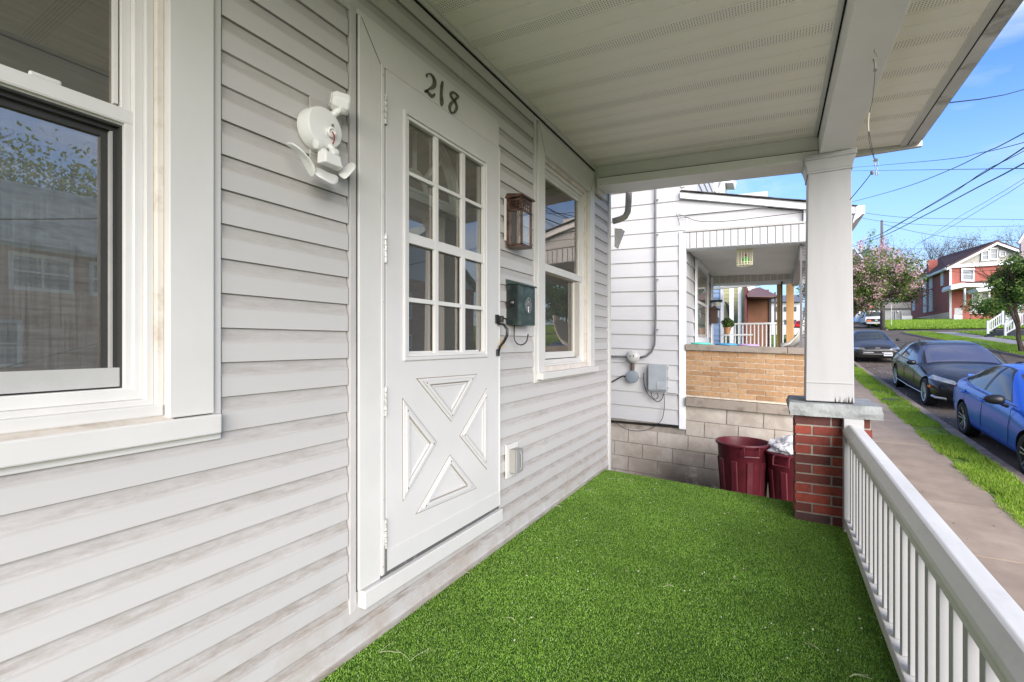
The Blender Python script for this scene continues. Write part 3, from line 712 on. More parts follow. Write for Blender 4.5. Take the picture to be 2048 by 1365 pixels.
# left head: long tapering paddle hanging down to the right
paddle([[q3(567, 285, cx0 + .050), q3(590, 296, cx0 + .060), q3(607, 325, cx0 + .055), q3(622, 355, cx0 + .072)],
        [q3(578, 280, cx0 + .085), q3(603, 298, cx0 + .095), q3(618, 320, cx0 + .092), q3(631, 352, cx0 + .105)],
        [q3(590, 286, cx0 + .115), q3(612, 304, cx0 + .125), q3(625, 322, cx0 + .122), q3(633, 334, cx0 + .125)]])
# middle head with lamp body
paddle([[q3(632, 330, cx0 + .045), q3(645, 337, cx0 + .055), q3(660, 345, cx0 + .055), q3(677, 348, cx0 + .060)],
        [q3(628, 340, cx0 + .100), q3(645, 345, cx0 + .115), q3(662, 356, cx0 + .118), q3(681, 361, cx0 + .118)],
        [q3(634, 348, cx0 + .130), q3(648, 356, cx0 + .140), q3(660, 364, cx0 + .140), q3(672, 368, cx0 + .140)]])
MB().prism([q3(634, 303, cx0 + .045), q3(664, 317, cx0 + .045), q3(669, 341, cx0 + .045), q3(633, 327, cx0 + .045)], (.04, .004, 0)).build('lamp_body', M['white_plastic'], fl, bevel=.005)
# right head
paddle([[q3(672, 345, cx0 + .030), q3(684, 337, cx0 + .036), q3(694, 325, cx0 + .036), q3(704, 322, cx0 + .040)],
        [q3(680, 352, cx0 + .060), q3(690, 345, cx0 + .064), q3(700, 335, cx0 + .064), q3(710, 325, cx0 + .066)],
        [q3(688, 358, cx0 + .085), q3(697, 350, cx0 + .092), q3(706, 340, cx0 + .092), q3(712, 331, cx0 + .090)]])
MB().tube([q3(666, 336, cx0 + .04), q3(676, 338, cx0 + .04), q3(684, 334, cx0 + .045)], .008, 8).build('lamp_arm', M['white_plastic'], fl, smooth=True)

# wall lantern
ly0, ly1, lx1, lz0, lz1 = 2.405, 2.535, WX + .118, 1.765, 2.045
la = thing('wall_lantern', 'aged copper box lantern with clear glass beside the front door', 'lantern', (WX, 2.47, 1.9))
MB().box(WX + .001, WX + .014, ly0 - .012, ly1 + .012, lz0 + .03, lz1 + .02).build('back_plate', M['trim'], la, bevel=.004)
MB().box(WX + .014, WX + .020, ly0, ly1, lz0, lz1).build('back', M['copper'], la)
m = MB(); m.box(WX + .01, lx1 + .014, ly0 - .014, ly1 + .014, lz1, lz1 + .012); m.prism([(WX + .012, ly0 - .01, lz1 + .012), (lx1 + .01, ly0 - .01, lz1 + .012), (WX + .02, ly0 - .01, lz1 + .03)], (0, ly1 - ly0 + .02, 0)); m.build('roof', M['copper'], la, bevel=.002)
m = MB(); t = .012
for x in (WX + .020, lx1 - t):
    for y in (ly0, ly1 - t): m.box(x, x + t, y, y + t, lz0, lz1)
for z in (lz0, lz1 - .016, lz1 - .078):
    m.box(WX + .02, lx1, ly0, ly0 + t * .8, z, z + .010); m.box(WX + .02, lx1, ly1 - t * .8, ly1, z, z + .010); m.box(lx1 - t * .8, lx1, ly0, ly1, z, z + .010)
m.build('cage', M['copper'], la, bevel=.001)
m = MB()
for i in range(1, 5):
    y = ly0 + (ly1 - ly0) * i / 5; m.box(lx1 - .006, lx1 - .001, y - .0025, y + .0025, lz1 - .07, lz1 - .014)
    x = WX + .02 + (lx1 - WX - .02) * i / 5; m.box(x - .0025, x + .0025, ly0 + .001, ly0 + .006, lz1 - .07, lz1 - .014)
for z in (lz1 - .032, lz1 - .050): m.box(lx1 - .006, lx1 - .001, ly0, ly1, z, z + .004); m.box(WX + .02, lx1, ly0 + .001, ly0 + .006, z, z + .004)
m.build('lattice', M['copper'], la)
g = MB(); g.box(lx1 - .009, lx1 - .007, ly0 + .01, ly1 - .01, lz0 + .01, lz1 - .01); g.build('pane', M['glass'], la)
g = MB(); g.box(WX + .03, lx1 - .01, ly0 + .007, ly0 + .009, lz0 + .01, lz1 - .07); g.build('pane', M['glass'], la)
MB().lathe([(.014, 0), (.014, .05), (.010, .052), (.010, .06), (0, .06)], (WX + .072, 2.47, lz0 + .006), (0, 0, 1), 16).build('candle_sleeve', flat('candle', (.6, .5, .38)), la)
MB().lathe([(.006, 0), (.012, .012), (.014, .028), (.008, .050), (.001, .064)], (WX + .072, 2.47, lz0 + .066), (0, 0, 1), 16).build('bulb', M['bulb'], la, smooth=True)
MB().box(WX + .02, lx1, ly0, ly1, lz0 - .004, lz0 + .002).build('floor_plate', M['copper'], la)

# mailbox
my0, my1, mx1, mz0, mz1 = 2.425, 2.640, WX + .083, 1.300, 1.540
mbx = thing('mailbox', 'dark green metal mailbox with an oval lattice ornament between door and window', 'mailbox', (WX, 2.53, 1.42))
MB().box(WX + .001, mx1 - .001, my0, my1, mz0, mz1).build('body', M['green_metal'], mbx, bevel=.002)
MB().box(mx1, mx1 + .002, my0 + .001, my1 - .001, mz0 + .001, mz1 - .001).build('front_plate', M['green_metal_light'], mbx)
MB().prism([(WX + .001, my0 - .008, mz1 + .034), (mx1 + .012, my0 - .008, mz1 + .004), (mx1 + .012, my0 - .008, mz1 - .006), (mx1 + .004, my0 - .008, mz1 - .002), (WX + .001, my0 - .008, mz1 + .002)], (0, my1 - my0 + .018, 0)).build('lid', M['green_metal_light'], mbx, bevel=.002)
MB().lathe([(.020, 0), (.024, .003), (.024, .012), (.016, .018), (.010, .022), (0, .023)], (WX + .036, my0, 1.430), (0, -1, 0), 20).build('knob', M['black'], mbx, auto=40)
m = MB(); oc = (2.545, 1.420); ra, rb = .037, .050
E_ = [(oc[0] + ra * math.cos(t * math.pi / 16), oc[1] + rb * math.sin(t * math.pi / 16)) for t in range(32)]
E2 = [(oc[0] + (ra - .008) * math.cos(t * math.pi / 16), oc[1] + (rb - .008) * math.sin(t * math.pi / 16)) for t in range(32)]
m.ring([(mx1 + .002, *p) for p in E_], [(mx1 + .002, *p) for p in E2], (.006, 0, 0))
for k in range(8):
    a = math.pi * k / 4; p = Vector((oc[0] + .028 * math.cos(a), oc[1] + .040 * math.sin(a)))
    m.tube([(mx1 + .005, oc[0] + .006 * math.cos(a), oc[1] + .006 * math.sin(a)), (mx1 + .005, *p)], .0025, 5)
    a2 = a + math.pi / 8; q = (oc[0] + .018 * math.cos(a2), oc[1] + .026 * math.sin(a2)); m.lathe([(.004, 0), (.008, 0), (.008, .004), (.004, .004)], (mx1 + .002, *q), (1, 0, 0), 8)
m.build('ornament', M['steel'], mbx)
ky = my0 + .045; pts = [(WX + .03, ky, mz0 + .01), (WX + .03, ky, mz0 - .075)]
for i in range(1, 9):
    a = math.pi * i / 8; pts.append((WX + .03 + .036 * (1 - math.cos(a)) , ky + .018 * (1 - math.cos(a)), mz0 - .075 - .045 * math.sin(a)))
pts.append((WX + .105, ky + .038, mz0 - .055))
MB().tube(pts, .004, 8).build('newspaper_hook', M['black'], mbx, smooth=True)

# outdoor socket
so = thing('outdoor_socket', 'beige covered outdoor socket on a white bracket low on the wall past the door', 'socket', (WX, 2.49, .48))
MB().box(WX + .002, WX + .016, 2.405, 2.545, .385, .585).build('bracket', M['trim'], so, bevel=.003)
MB().box(WX + .016, WX + .052, 2.435, 2.515, .415, .555).build('box', M['beige_plastic'], so, bevel=.004)
MB().box(WX + .0525, WX + .066, 2.437, 2.520, .414, .556).build('cover', M['grey_plastic'], so, bevel=.004)
MB().tube([(WX + .068, 2.478, .43), (WX + .074, 2.478, .445), (WX + .074, 2.478, .525), (WX + .068, 2.478, .54)], .004, 6).build('clasp', M['beige_plastic'], so)
# =================================================================== our porch
FS = .035                                   # porch floor falls towards the street
def FZ(x): return -FS * (x - WX)
porch = thing('porch_floor', None, None, (-.4, 1.5, -.1), kind='structure')
MB().sbox(WX + .004, .60, -2.2, 4.27, -.16, -.012, FS).build('deck', flat('deck_boards', (.20, .20, .20)), porch)
MB().box(WX, .56, 4.05, 4.24, -1.4, -.22).build('foundation', M['block_joint'], porch)
MB().box(.40, .56, -2.2, 4.05, -1.5, -.25).build('foundation_front', M['block_joint'], porch)
turf = thing('turf_carpet', 'bright green artificial turf carpet covering the whole porch floor', 'turf', (-.4, 2, 0))
MB().sbox(WX + .005, .585, -2.2, 4.285, -.011, .0, FS).build('backing', M['turf_base'], turf)
def blades_mesh(name, P, h, wd, mt, parent=None, lean=.6, hv=.4):
    n = len(P); ang = np.random.rand(n) * 2 * np.pi; hh = h * (1 - hv + hv * 2 * np.random.rand(n))
    dx = np.cos(ang) * wd / 2; dy = np.sin(ang) * wd / 2
    la_ = np.random.rand(n) * 2 * np.pi; lm = hh * lean * np.random.rand(n)
    v = np.empty((n, 3, 3), np.float32)
    v[:, 0] = P; v[:, 0, 0] -= dx; v[:, 0, 1] -= dy
    v[:, 1] = P; v[:, 1, 0] += dx; v[:, 1, 1] += dy
    v[:, 2] = P; v[:, 2, 0] += np.cos(la_) * lm; v[:, 2, 1] += np.sin(la_) * lm; v[:, 2, 2] += hh
    me = bpy.data.meshes.new(name); me.vertices.add(n * 3); me.vertices.foreach_set('co', v.ravel())
    me.loops.add(n * 3); me.loops.foreach_set('vertex_index', np.arange(n * 3, dtype=np.int32))
    me.polygons.add(n); me.polygons.foreach_set('loop_start', np.arange(0, n * 3, 3, dtype=np.int32))
    try: me.polygons.foreach_set('loop_total', np.full(n, 3, np.int32))
    except Exception: pass
    me.materials.append(mt); me.update(calc_edges=True); me.validate()
    o = bpy.data.objects.new(name, me); COL.objects.link(o)
    if parent is not None: o.parent = parent; o.location = -wloc(parent)
    return o
NB = 420000
bx = WX + .005 + np.random.rand(NB) * 1.98; by = 0.75 + (np.random.rand(NB) ** 1.15) * 3.53
ln = np.sin(bx * 5 + by * 2.2) * .12
_n2 = 110000; bx2 = WX + .005 + np.random.rand(_n2) * 1.98; by2 = -1.6 + np.random.rand(_n2) * 2.36
bx = np.concatenate([bx, bx2]); by = np.concatenate([by, by2])
bl = blades_mesh('pile', np.stack([bx, by, -FS * (bx - WX)], 1), .0065, .0026, M['turf'], turf, lean=1.1); bl['kind'] = 'stuff'
# debris: dry straw strands and crumbs
stw = flat('dry_straw', (.55, .56, .36), .7); crm = flat('pale_crumb', (.72, .66, .58), .8)
m = MB(); rr = random.Random(11)
for px, py, ln_ in [(820, 1325, .10), (760, 1310, .08), (790, 1180, .07), (925, 1150, .04), (960, 1133, .07), (1170, 985, .09), (1105, 1015, .07), (1110, 1062, .05), (1215, 962, .10), (1345, 1165, .05), (1700, 1330, .08), (1640, 1280, .07), (1250, 960, .08), (1030, 1240, .05)]:
    a = ray(px, py); t = -EYE / a[2]; x, y = t * a[0], t * a[1]
    for q in range(2):
        th = rr.uniform(0, 3.1); b_ = rr.uniform(-.5, .5); P = []
        for k in range(12):
            u = k / 11; P.append((x + math.cos(th + b_ * u) * ln_ * u, y + math.sin(th + b_ * u) * ln_ * u, FZ(x) + .012 + .004 * math.sin(u * 5)))
        m.tube(P, .0007, 4)
straw = m.build('straw_debris', stw); tag(straw, 'thin dry straw strands scattered over the porch turf', 'straw', kind='stuff')
m = MB()
for i in range(120):
    x = rr.uniform(-1.25, .42); y = rr.uniform(1.15, 4.1); s_ = rr.uniform(.003, .009); a = rr.uniform(0, 3)
    m.prism([(x, y, FZ(x) + .010), (x + s_ * math.cos(a), y + s_ * math.sin(a), FZ(x) + .011), (x - s_ * .6 * math.sin(a), y + s_ * .8 * math.cos(a), FZ(x) + .012)], (0, 0, .002))
cr = m.build('pale_crumbs', crm); tag(cr, 'small pale petals and crumbs fallen on the porch turf', 'debris', kind='stuff')

# ------------------------------------------------ porch roof: soffit, beams, fascia
CSL = .05
def CZ(x): return 2.757 - CSL * (x - WX)
roof = thing('porch_roof', 'white porch roof overhead with vented soffit ceiling, box beams and stained fascia', 'porch roof', (-.3, 1.5, 2.8))
def strip_mesh(vent, name='soffit_panel'):
    """unit strip: x 0..1 sloping, y .1 wide, V-grooved edges"""
    m = MB(); g = .005; d = .0055
    P = [(0, 0, d), (0, g, 0), (0, .1 - g, 0), (0, .1, d), (0, .1, .012), (0, 0, .012)]
    m.prism(P, (1, 0, 0)); me = m.mesh(name, M['soffit_vent'] if vent else M['soffit']); return me
SMs = [strip_mesh(True), strip_mesh(False)]
def soffit_run(x0, x1, y0, k0, k1):
    for k in range(k0, k1):
        me = SMs[0] if (k % 3 == 0) else SMs[1]
        o = inst(me, 'soffit_panel', roof, (x0, y0 + k * .1, CZ(x0)), ((x1 - x0) / math.cos(math.atan(CSL)), 1, 1), (0, math.atan(CSL), 0))
soffit_run(WX + .012, .262, 2.0, -40, 20)
soffit_run(.458, .826, 2.0, -40, 24)
MB().sbox(WX, .93, -2.2, 4.46, CZ(WX) + .02, CZ(WX) + .05, CSL).build('roof_deck', flat('roof_deck', (.2, .18, .16)), roof)
# J channels
m = MB(); m.box(WX + .001, WX + .026, -2.2, 3.99, CZ(WX) - .012, CZ(WX) + .015); m.build('edge_channel', M['trim'], roof, bevel=.003)
m = MB(); m.box(.240, .2665, -2.2, 3.99, CZ(.25) - .010, CZ(.25) + .012); m.build('edge_channel', M['trim'], roof, bevel=.003)
m = MB(); m.box(.262, .2693, -2.2, 3.99, CZ(.25) - .016, CZ(.25) - .0102); m.build('channel_gap', M['dark_gap'], roof)
# main beam
MB().box(.270, .458, -2.2, 4.20, 2.512, 2.72).build('beam', M['beam'], roof, bevel=.004)
# end beam across the porch end
MB().sbox(WX + .02, .268, 4.005, 4.18, 2.640, 2.765, CSL).build('end_beam_board', M['beam_end'], roof, bevel=.002)
MB().sbox(WX + .035, .268, 3.955, 4.22, 2.570, 2.638, CSL).build('end_beam', M['beam_end'], roof, bevel=.004)
MB().sbox(WX + .05, .268, 3.962, 4.21, 2.638, 2.6425, CSL).build('beam_gap', M['dark_gap'], roof)
MB().box(WX + .001, WX + .034, 3.985, 4.24, 2.52, 2.745).build('end_bracket', M['trim'], roof, bevel=.003)
# outer soffit trim and fascia
m = MB(); m.box(.80, .838, -2.2, 4.40, CZ(.82) - .014, CZ(.82) + .010); m.build('edge_channel', M['trim'], roof, bevel=.003)
m = MB(); m.box(.838, .8455, -2.2, 4.40, CZ(.82) - .010, CZ(.82) + .01); m.build('channel_gap', M['dark_gap'], roof)
M['fascia'] = mat('mildewed_fascia', (.66, .66, .65), .5, .35, var=.08, vscale=5, dirt=.85, dcol=(.085, .075, .055), dscale=5.5, dthr=.50, bmp=.1, bscale=15, stretch=(1, .6, 1))
m = MB(); m.prism([(.8455, -2.2, CZ(.82) - .014), (.905, -2.2, CZ(.82) - .020), (.935, -2.2, CZ(.82) + .035), (.935, -2.2, CZ(.82) + .13), (.8455, -2.2, CZ(.82) + .13)], (0, 6.65, 0)); m.build('gutter', M['fascia'], roof, bevel=.004)
MB().box(.462, .93, 4.41, 4.45, CZ(.8) - .028, CZ(.8) + .10).build('end_fascia', M['trim'], roof, bevel=.003)
MB().box(.930, .937, -2.2, 4.45, CZ(.82) + .128, CZ(.82) + .136).build('drip_edge', flat('drip_edge', (.45, .40, .33)), roof)

# ------------------------------------------------ column, capital, pier
col = thing('porch_column', 'square white painted wooden column on the brick pier at the porch corner', 'column', (.327, 4.02, .78))
cyc = 4.045
def taper(x0, x1, y0, y1, z0, x2, x3, y2, y3, z1):
    m = MB(); m.add([(x0,y0,z0),(x1,y0,z0),(x1,y1,z0),(x0,y1,z0),(x2,y2,z1),(x3,y2,z1),(x3,y3,z1),(x2,y3,z1)], [(0,3,2,1),(4,5,6,7),(0,1,5,4),(1,2,6,5),(2,3,7,6),(3,0,4,7)]); return m
taper(.190, .470, 3.91, 4.19, .785, .205, .455, 3.925, 4.175, 2.40).build('shaft', M['paint'], col, bevel=.004)
taper(.196, .464, 3.918, 4.182, .7785, .196, .464, 3.918, 4.182, .785).build('rotten_foot', M['dark_gap'], col)
m = MB(); rr = random.Random(5)
for i in range(16):
    x = .36 + rr.random() * .10; hh = rr.uniform(.01, .045); m.prism([(x, 3.909, .786), (x + .004, 3.909, .786), (x + .002, 3.909, .786 + hh)], (0, -.0012, 0))
m.build('peeled_paint', flat('bare_rot', (.05, .04, .03)), col)
MB().box(.192, .466, 3.903, 3.9108, .915, .918).build('seam', flat('seam_grey', (.5, .5, .5)), col)
MB().box(.176, .484, 3.895, 4.205, 2.475, 2.5115).build('capital', M['paint'], col, bevel=.006)
taper(.200, .460, 3.92, 4.18, 2.40, .180, .480, 3.90, 4.20, 2.475).build('capital_cove', M['paint'], col, bevel=.004)
MB().box(.196, .464, 3.916, 4.184, 2.385, 2.40).build('astragal', M['paint'], col, bevel=.004)

pier = thing('brick_pier', 'red brick pier capped with bluestone at the porch corner', 'pier', (.343, 4.09, 0))
PX0, PX1, PY0, PY1 = .123, .563, 3.875, 4.315
PZT = .685
MB().box(PX0 + .008, PX1 - .008, PY0 + .008, PY1 - .008, -1.4, PZT).build('mortar', M['mortar'], pier)
BR = unit_box('brick', M['brick_red'])
def lay(me, parent, x0, x1, z0, z1, y, bl, bh, j, depth, seed, axis='x', half=True, name='brick', jit=.0015, sl=0):
    """courses of bricks on a face; axis x: face in the xz plane at y; axis y: face in the yz plane at x=y"""
    rg = random.Random(seed); n = int((z1 - z0) / (bh + j) + .5); cnt = 0
    for c in range(n):
        zc = z1 - c * (bh + j) - bh / 2
        off = 0 if c % 2 == 0 else -(bl + j) / 2
        x = x0 + off
        while x < x1 - .01:
            a, b = max(x, x0), min(x + bl, x1)
            if b - a > .02:
                pr = rg.uniform(-jit, jit); w_ = b - a + rg.uniform(-.002, .001)
                zz = zc - sl * ((a + b) / 2 - x0) + rg.uniform(-.001, .001)
                if axis == 'x': inst(me, name, parent, ((a + b) / 2, y + depth / 2 + pr, zz), (w_, depth, bh), (0, math.atan(sl), 0) if sl else None)
                else: inst(me, name, parent, (y + depth / 2 + pr, (a + b) / 2, zz), (depth, w_, bh))
                cnt += 1
            x += bl + j
    return cnt
lay(BR, pier, PX0, PX1, -.20, PZT - .006, PY0, .208, .0560, .0120, .09, 21)
lay(BR, pier, PY0 + .094, PY1, -.20, PZT - .006, PX0, .208, .0560, .0120, .09, 22, axis='y')
# rock-faced bluestone cap
def rough_slab(name, x0, x1, y0, y1, z0, z1, mt, parent, amp=.008, seed=1, seg=.03):
    bm = bmesh.new(); nx = int((x1 - x0) / seg); ny = int((y1 - y0) / seg); nz = 5; rg = random.Random(seed)
    bmesh.ops.create_cube(bm, size=1)
    for v in bm.verts: v.co = Vector((x0 + (v.co.x + .5) * (x1 - x0), y0 + (v.co.y + .5) * (y1 - y0), z0 + (v.co.z + .5) * (z1 - z0)))
    def cut(axis, a, b, n):
        for i in range(1, n):
            no = [0, 0, 0]; no[axis] = 1; co = [0, 0, 0]; co[axis] = a + (b - a) * i / n
            bmesh.ops.bisect_plane(bm, geom=bm.verts[:] + bm.edges[:] + bm.faces[:], plane_co=co, plane_no=no)
    cut(0, x0, x1, nx); cut(1, y0, y1, ny); cut(2, z0, z1, nz)
    from mathutils import noise as mn
    for v in bm.verts:
        e = min(abs(v.co.x - x0), abs(v.co.x - x1), abs(v.co.y - y0), abs(v.co.y - y1))
        if e < 1e-4:
            k = (v.co.z - z0) / (z1 - z0); d = mn.noise(v.co * 14 + Vector((seed, 0, 0))) * amp * 1.6 + mn.noise(v.co * 38) * amp * .8 + amp * (1 - abs(2 * k - 1)) * 1.0 - amp * .4
            c = Vector((x0 + x1, y0 + y1, 0)) / 2
            if abs(v.co.x - x0) < 1e-4: v.co.x -= d
            elif abs(v.co.x - x1) < 1e-4: v.co.x += d
            if abs(v.co.y - y0) < 1e-3 : v.co.y -= d
            elif abs(v.co.y - y1) < 1e-3: v.co.y += d
    me = bpy.data.meshes.new(name); bm.to_mesh(me); bm.free(); me.materials.append(mt); sharp(me, 25)
    o = bpy.data.objects.new(name, me); COL.objects.link(o); o.parent = parent; o.location = -wloc(parent); return o
rough_slab('cap_stone', .088, .612, 3.825, 4.36, .688, .776, M['stone'], pier, amp=.009)

# ------------------------------------------------ railing (falls slightly towards the camera)
rail = thing('porch_railing', 'white painted wooden railing with square balusters along the street side of the porch', 'railing', (.45, 2.5, .3))
RSL = .026
def RZ(y): return (y - 3.8) * RSL
def ysl_box(m, x0, x1, y0, y1, z0, z1, sl=RSL):
    a, b = RZ(y0), RZ(y1)
    return m.add([(x0,y0,z0+a),(x1,y0,z0+a),(x1,y1,z0+b),(x0,y1,z0+b),(x0,y0,z1+a),(x1,y0,z1+a),(x1,y1,z1+b),(x0,y1,z1+b)], [(0,3,2,1),(4,5,6,7),(0,1,5,4),(1,2,6,5),(2,3,7,6),(3,0,4,7)])
rx = .445
m = MB(); yb, ye = -1.2, 3.86
prof = [(rx - .042, .575), (rx - .050, .600), (rx - .046, .616), (rx - .020, .649), (rx - .010, .653), (rx + .050, .640), (rx + .056, .600), (rx + .048, .575)]
vs = [(x, yb, z + RZ(yb)) for x, z in prof] + [(x, ye, z + RZ(ye)) for x, z in prof]; n = len(prof)
m.add(vs, [tuple(range(n)), tuple(range(n, 2 * n))[::-1]] + [(i, i + n, (i + 1) % n + n, (i + 1) % n) for i in range(n)])
m.build('top_rail', M['rail'], rail, bevel=.004)
m = MB(); ysl_box(m, rx - .030, rx + .034, yb, ye, .535, .575); m.build('sub_rail', M['rail'], rail, bevel=.003)
m = MB(); ysl_box(m, rx - .040, rx + .034, yb, ye, -.035, .028); m.build('bottom_rail', M['rail'], rail, bevel=.004)
MB().box(rx - .046, rx + .062, 3.79, 3.868, -.06, .688).build('post', M['paint'], rail, bevel=.003)
k = 0; y = 3.735
while y > -1.1:
    m = MB(); j = random.uniform(-.0015, .0015)
    m.box(rx - .020 + j, rx + .018 + j, y - .036, y, .029 + RZ(y), .534 + RZ(y)); m.build('baluster', M['paint'], rail, bevel=.002)
    y -= .1165

# ------------------------------------------------ hanging wires with hooks under the beam
hw = thing('hanging_wire', 'thin hanging wire with snap hooks and loops dangling from the porch beam', 'wire', (.36, 3.0, 2.5))
HX = .37
def hp(px, py, X=HX): return PX(px, py, X)
topy = PX(1749, 99, HX)
def atY(px, py): return PY(px, py, 2.636)
sc = [(1749, 99), (1748, 108), (1755, 117)]
P0 = atY(1749, 99)
MB().tube([atY(1749, 98), atY(1748, 104), atY(1752, 108), atY(1754, 114), atY(1750, 118)], .0018, 6).build('screw_hook', M['steel'], hw)
MB().tube([atY(1747, 118), atY(1750, 128), atY(1751, 138)], .0045, 6).build('clip', M['steel'], hw)
MB().lathe([(.004, -.002), (.008, -.002), (.008, .002), (.004, .002), (.004, -.002)], atY(1750, 141), (.3, 1, .2), 12).build('ring', M['steel'], hw)
MB().tube([atY(1750, 145), atY(1749, 160), atY(1747, 185), atY(1744, 205), atY(1740, 222), atY(1738, 232)], .0012, 6).build('upper_wire', M['wire'], hw)
MB().tube([atY(1738, 226), atY(1736.5, 240), atY(1736, 252), atY(1737, 264)], .0035, 8).build('sleeve', flat('wire_sleeve', (.42, .38, .30)), hw)
MB().tube([atY(1737, 262), atY(1738, 280), atY(1742, 300), atY(1748, 318)], .0012, 6).tube([atY(1738, 262), atY(1741, 280), atY(1745, 300), atY(1749, 318)], .0012, 6).build('lower_wire', M['wire'], hw)
MB().lathe([(.004, -.003), (.009, -.003), (.009, .003), (.004, .003), (.004, -.003)], atY(1751, 321), (.3, 1, .2), 12).tube([atY(1749, 326), atY(1750, 334), atY(1755, 332), atY(1756, 326)], .002, 6).tube([atY(1754, 336), atY(1751, 346), atY(1753, 352), atY(1756, 350), atY(1756, 346)], .0025, 6).build('snap_hook', M['steel'], hw)
MB().lathe([(0, -.006), (.008, -.004), (.010, 0), (.008, .004), (0, .006)], atY(1744, 346), (1, .2, .3), 10).build('bead', flat('dull_bead', (.2, .2, .2)), hw)
# =================================================================== neighbour house
NY = 6.65; NS = .034; NXL, NXC, NXR = -6.0, -1.055, .31
def nz_(z, x): return z - NS * (x + 1.06)         # z measured at the corner board
nb = thing('neighbour_house', 'white sided neighbour house with a tan brick front porch beyond the side yard', 'house', (-1.06, NY, -.8))
mb = MB(); mb.box(NXL, NXC - .01, NY + .03, NY + .15, .0, 8.0); mb.build('side_wall', flat('sheathing', (.45, .44, .42)), nb)
MB().box(NXC - .12, NXC - .02, NY + .15, 10.0, -.5, 8.0).build('front_wall', M['n_siding'], nb)
# horizontal boards, each a lapped piece (2 cm taper)
def nboard(x0, x1, z, h=.2032, y=NY, name='siding_board', mt=None, par=None):
    za, zb = z - NS * (x0 + 1.06), z - NS * (x1 + 1.06); m = MB()
    m.add([(x0, y, za), (x1, y, zb), (x1, y + .016, zb + h), (x0, y + .016, za + h), (x0, y + .03, za), (x1, y + .03, zb), (x1, y + .03, zb + h), (x0, y + .03, za + h)],
          [(0, 1, 2, 3), (5, 4, 7, 6), (4, 5, 1, 0), (3, 2, 6, 7), (4, 0, 3, 7), (1, 5, 6, 2)])
    return m.build(name, mt or M['n_siding'], par or nb)
z = .075
k = 0
while z < 7.8:
    if z < 2.74: nboard(NXL, NXC - .002, z)
    elif z < 3.15:
        # boards run on under the sloping porch roof edge
        xe = -1.06 + (3.16 - z) / .245
        nboard(NXL, min(1.0, max(NXC, xe)), z)
    else: nboard(NXL, NXC - .002, z)
    z += .2032; k += 1
MB().box(NXC - .078, NXC + .008, NY - .012, NY + .05, .03, 2.70).build('corner_board', M['n_trim'], nb, bevel=.003)
MB().box(NXC - .05, NXC, NY - .01, NY + .06, 3.3, 8.0).build('upper_corner_board', M['n_trim'], nb)
MB().box(NXL, NXC - .07, NY - .004, NY + .028, .04, .072).build('starter_gap', M['dark_gap'], nb)
# front wall boards inside the porch and above
z = .075 + .2032 * 5
while z < 8:
    m = MB(); x = NXC
    m.add([(x, NY + .05, z), (x, 10.0, z), (x - .016, 10.0, z + .2032), (x - .016, NY + .05, z + .2032), (x - .03, NY + .05, z), (x - .03, 10.0, z), (x - .03, 10.0, z + .2032), (x - .03, NY + .05, z + .2032)],
          [(0, 1, 2, 3), (5, 4, 7, 6), (4, 5, 1, 0), (3, 2, 6, 7), (4, 0, 3, 7), (1, 5, 6, 2)])
    m.build('siding_board', M['n_siding'], nb); z += .2032
# porch roof side: gable wedge, fascia, shingles, beam with fluted panels
def zr(x): return 3.215 - .245 * (x + 1.06)
m = MB(); m.prism([(NXC - .06, NY - .05, zr(NXC - .06)), (.80, NY - .05, zr(.80)), (.80, NY - .05, zr(.80) - .085), (NXC - .06, NY - .05, zr(NXC - .06) - .085)], (0, .055, 0)); m.build('rake_board', M['n_trim'], nb, bevel=.003)
m = MB(); m.prism([(NXC - .06, NY - .075, zr(NXC - .06) + .0), (.82, NY - .075, zr(.82) + .0), (.82, NY - .075, zr(.82) + .008), (NXC - .06, NY - .075, zr(NXC - .06) + .008)], (0, 3.5, 0)); m.build('roof_edge', M['shingle'], nb)
SH = unit_box('shingle', M['shingle']); rg = random.Random(2)
n = 14
for i in range(n):
    x = NXC - .04 + (1.82) * i / n; inst(SH, 'shingle', nb, (x + .08, NY - .03 + rg.uniform(-.01, .01), zr(x + .08) + .010 + rg.uniform(0, .004)), (.17, .12, .008), (0, math.atan(.245), 0))
MB().prism([(NXC, NY + .03, nz_(2.62, NXC)), (.30, NY + .03, nz_(2.60, .30)), (.80, NY + .03, zr(.80) - .09), (NXC, NY + .03, zr(NXC) - .09)], (0, .09, 0)).build('gable_backing', M['n_siding'], nb)
MB().prism([(.30, NY - .02, 2.60), (.80, NY - .02, zr(.80) - .17), (.80, NY - .02, zr(.80) - .08), (.30, NY - .02, zr(.30) - .08)], (0, .03, 0)).build('eave_return', M['n_siding'], nb)
MB().box(.80, .89, NY - .06, 10.4, zr(.82) - .10, zr(.82) + .005).build('gutter', M['n_trim'], nb, bevel=.01)
MB().prism([(.775, NY - .052, zr(.78) - .20), (.80, NY - .052, zr(.80) - .085), (.89, NY - .052, zr(.80) - .08), (.80, NY - .052, zr(.80) - .16)], (0, .01, 0)).build('gutter_end', M['n_trim'], nb)
zbt, zbb = 2.68, 2.455
m = MB(); m.prism([(NXC, NY - .004, nz_(zbb, NXC)), (.34, NY - .004, nz_(zbb, .34)), (.34, NY - .004, nz_(zbt, .34)), (NXC, NY - .004, nz_(zbt, NXC))], (0, .20, 0)); m.build('porch_beam', M['n_trim'], nb)
MB().prism([(NXC - .02, NY - .03, nz_(zbt, NXC)), (.34, NY - .03, nz_(zbt, .34)), (.34, NY - .03, nz_(zbt + .022, .34)), (NXC - .02, NY - .03, nz_(zbt + .022, NXC))], (0, .03, 0)).build('beam_drip', flat('aged_drip', (.40, .39, .37)), nb)
x = NXC + .01; j = 0
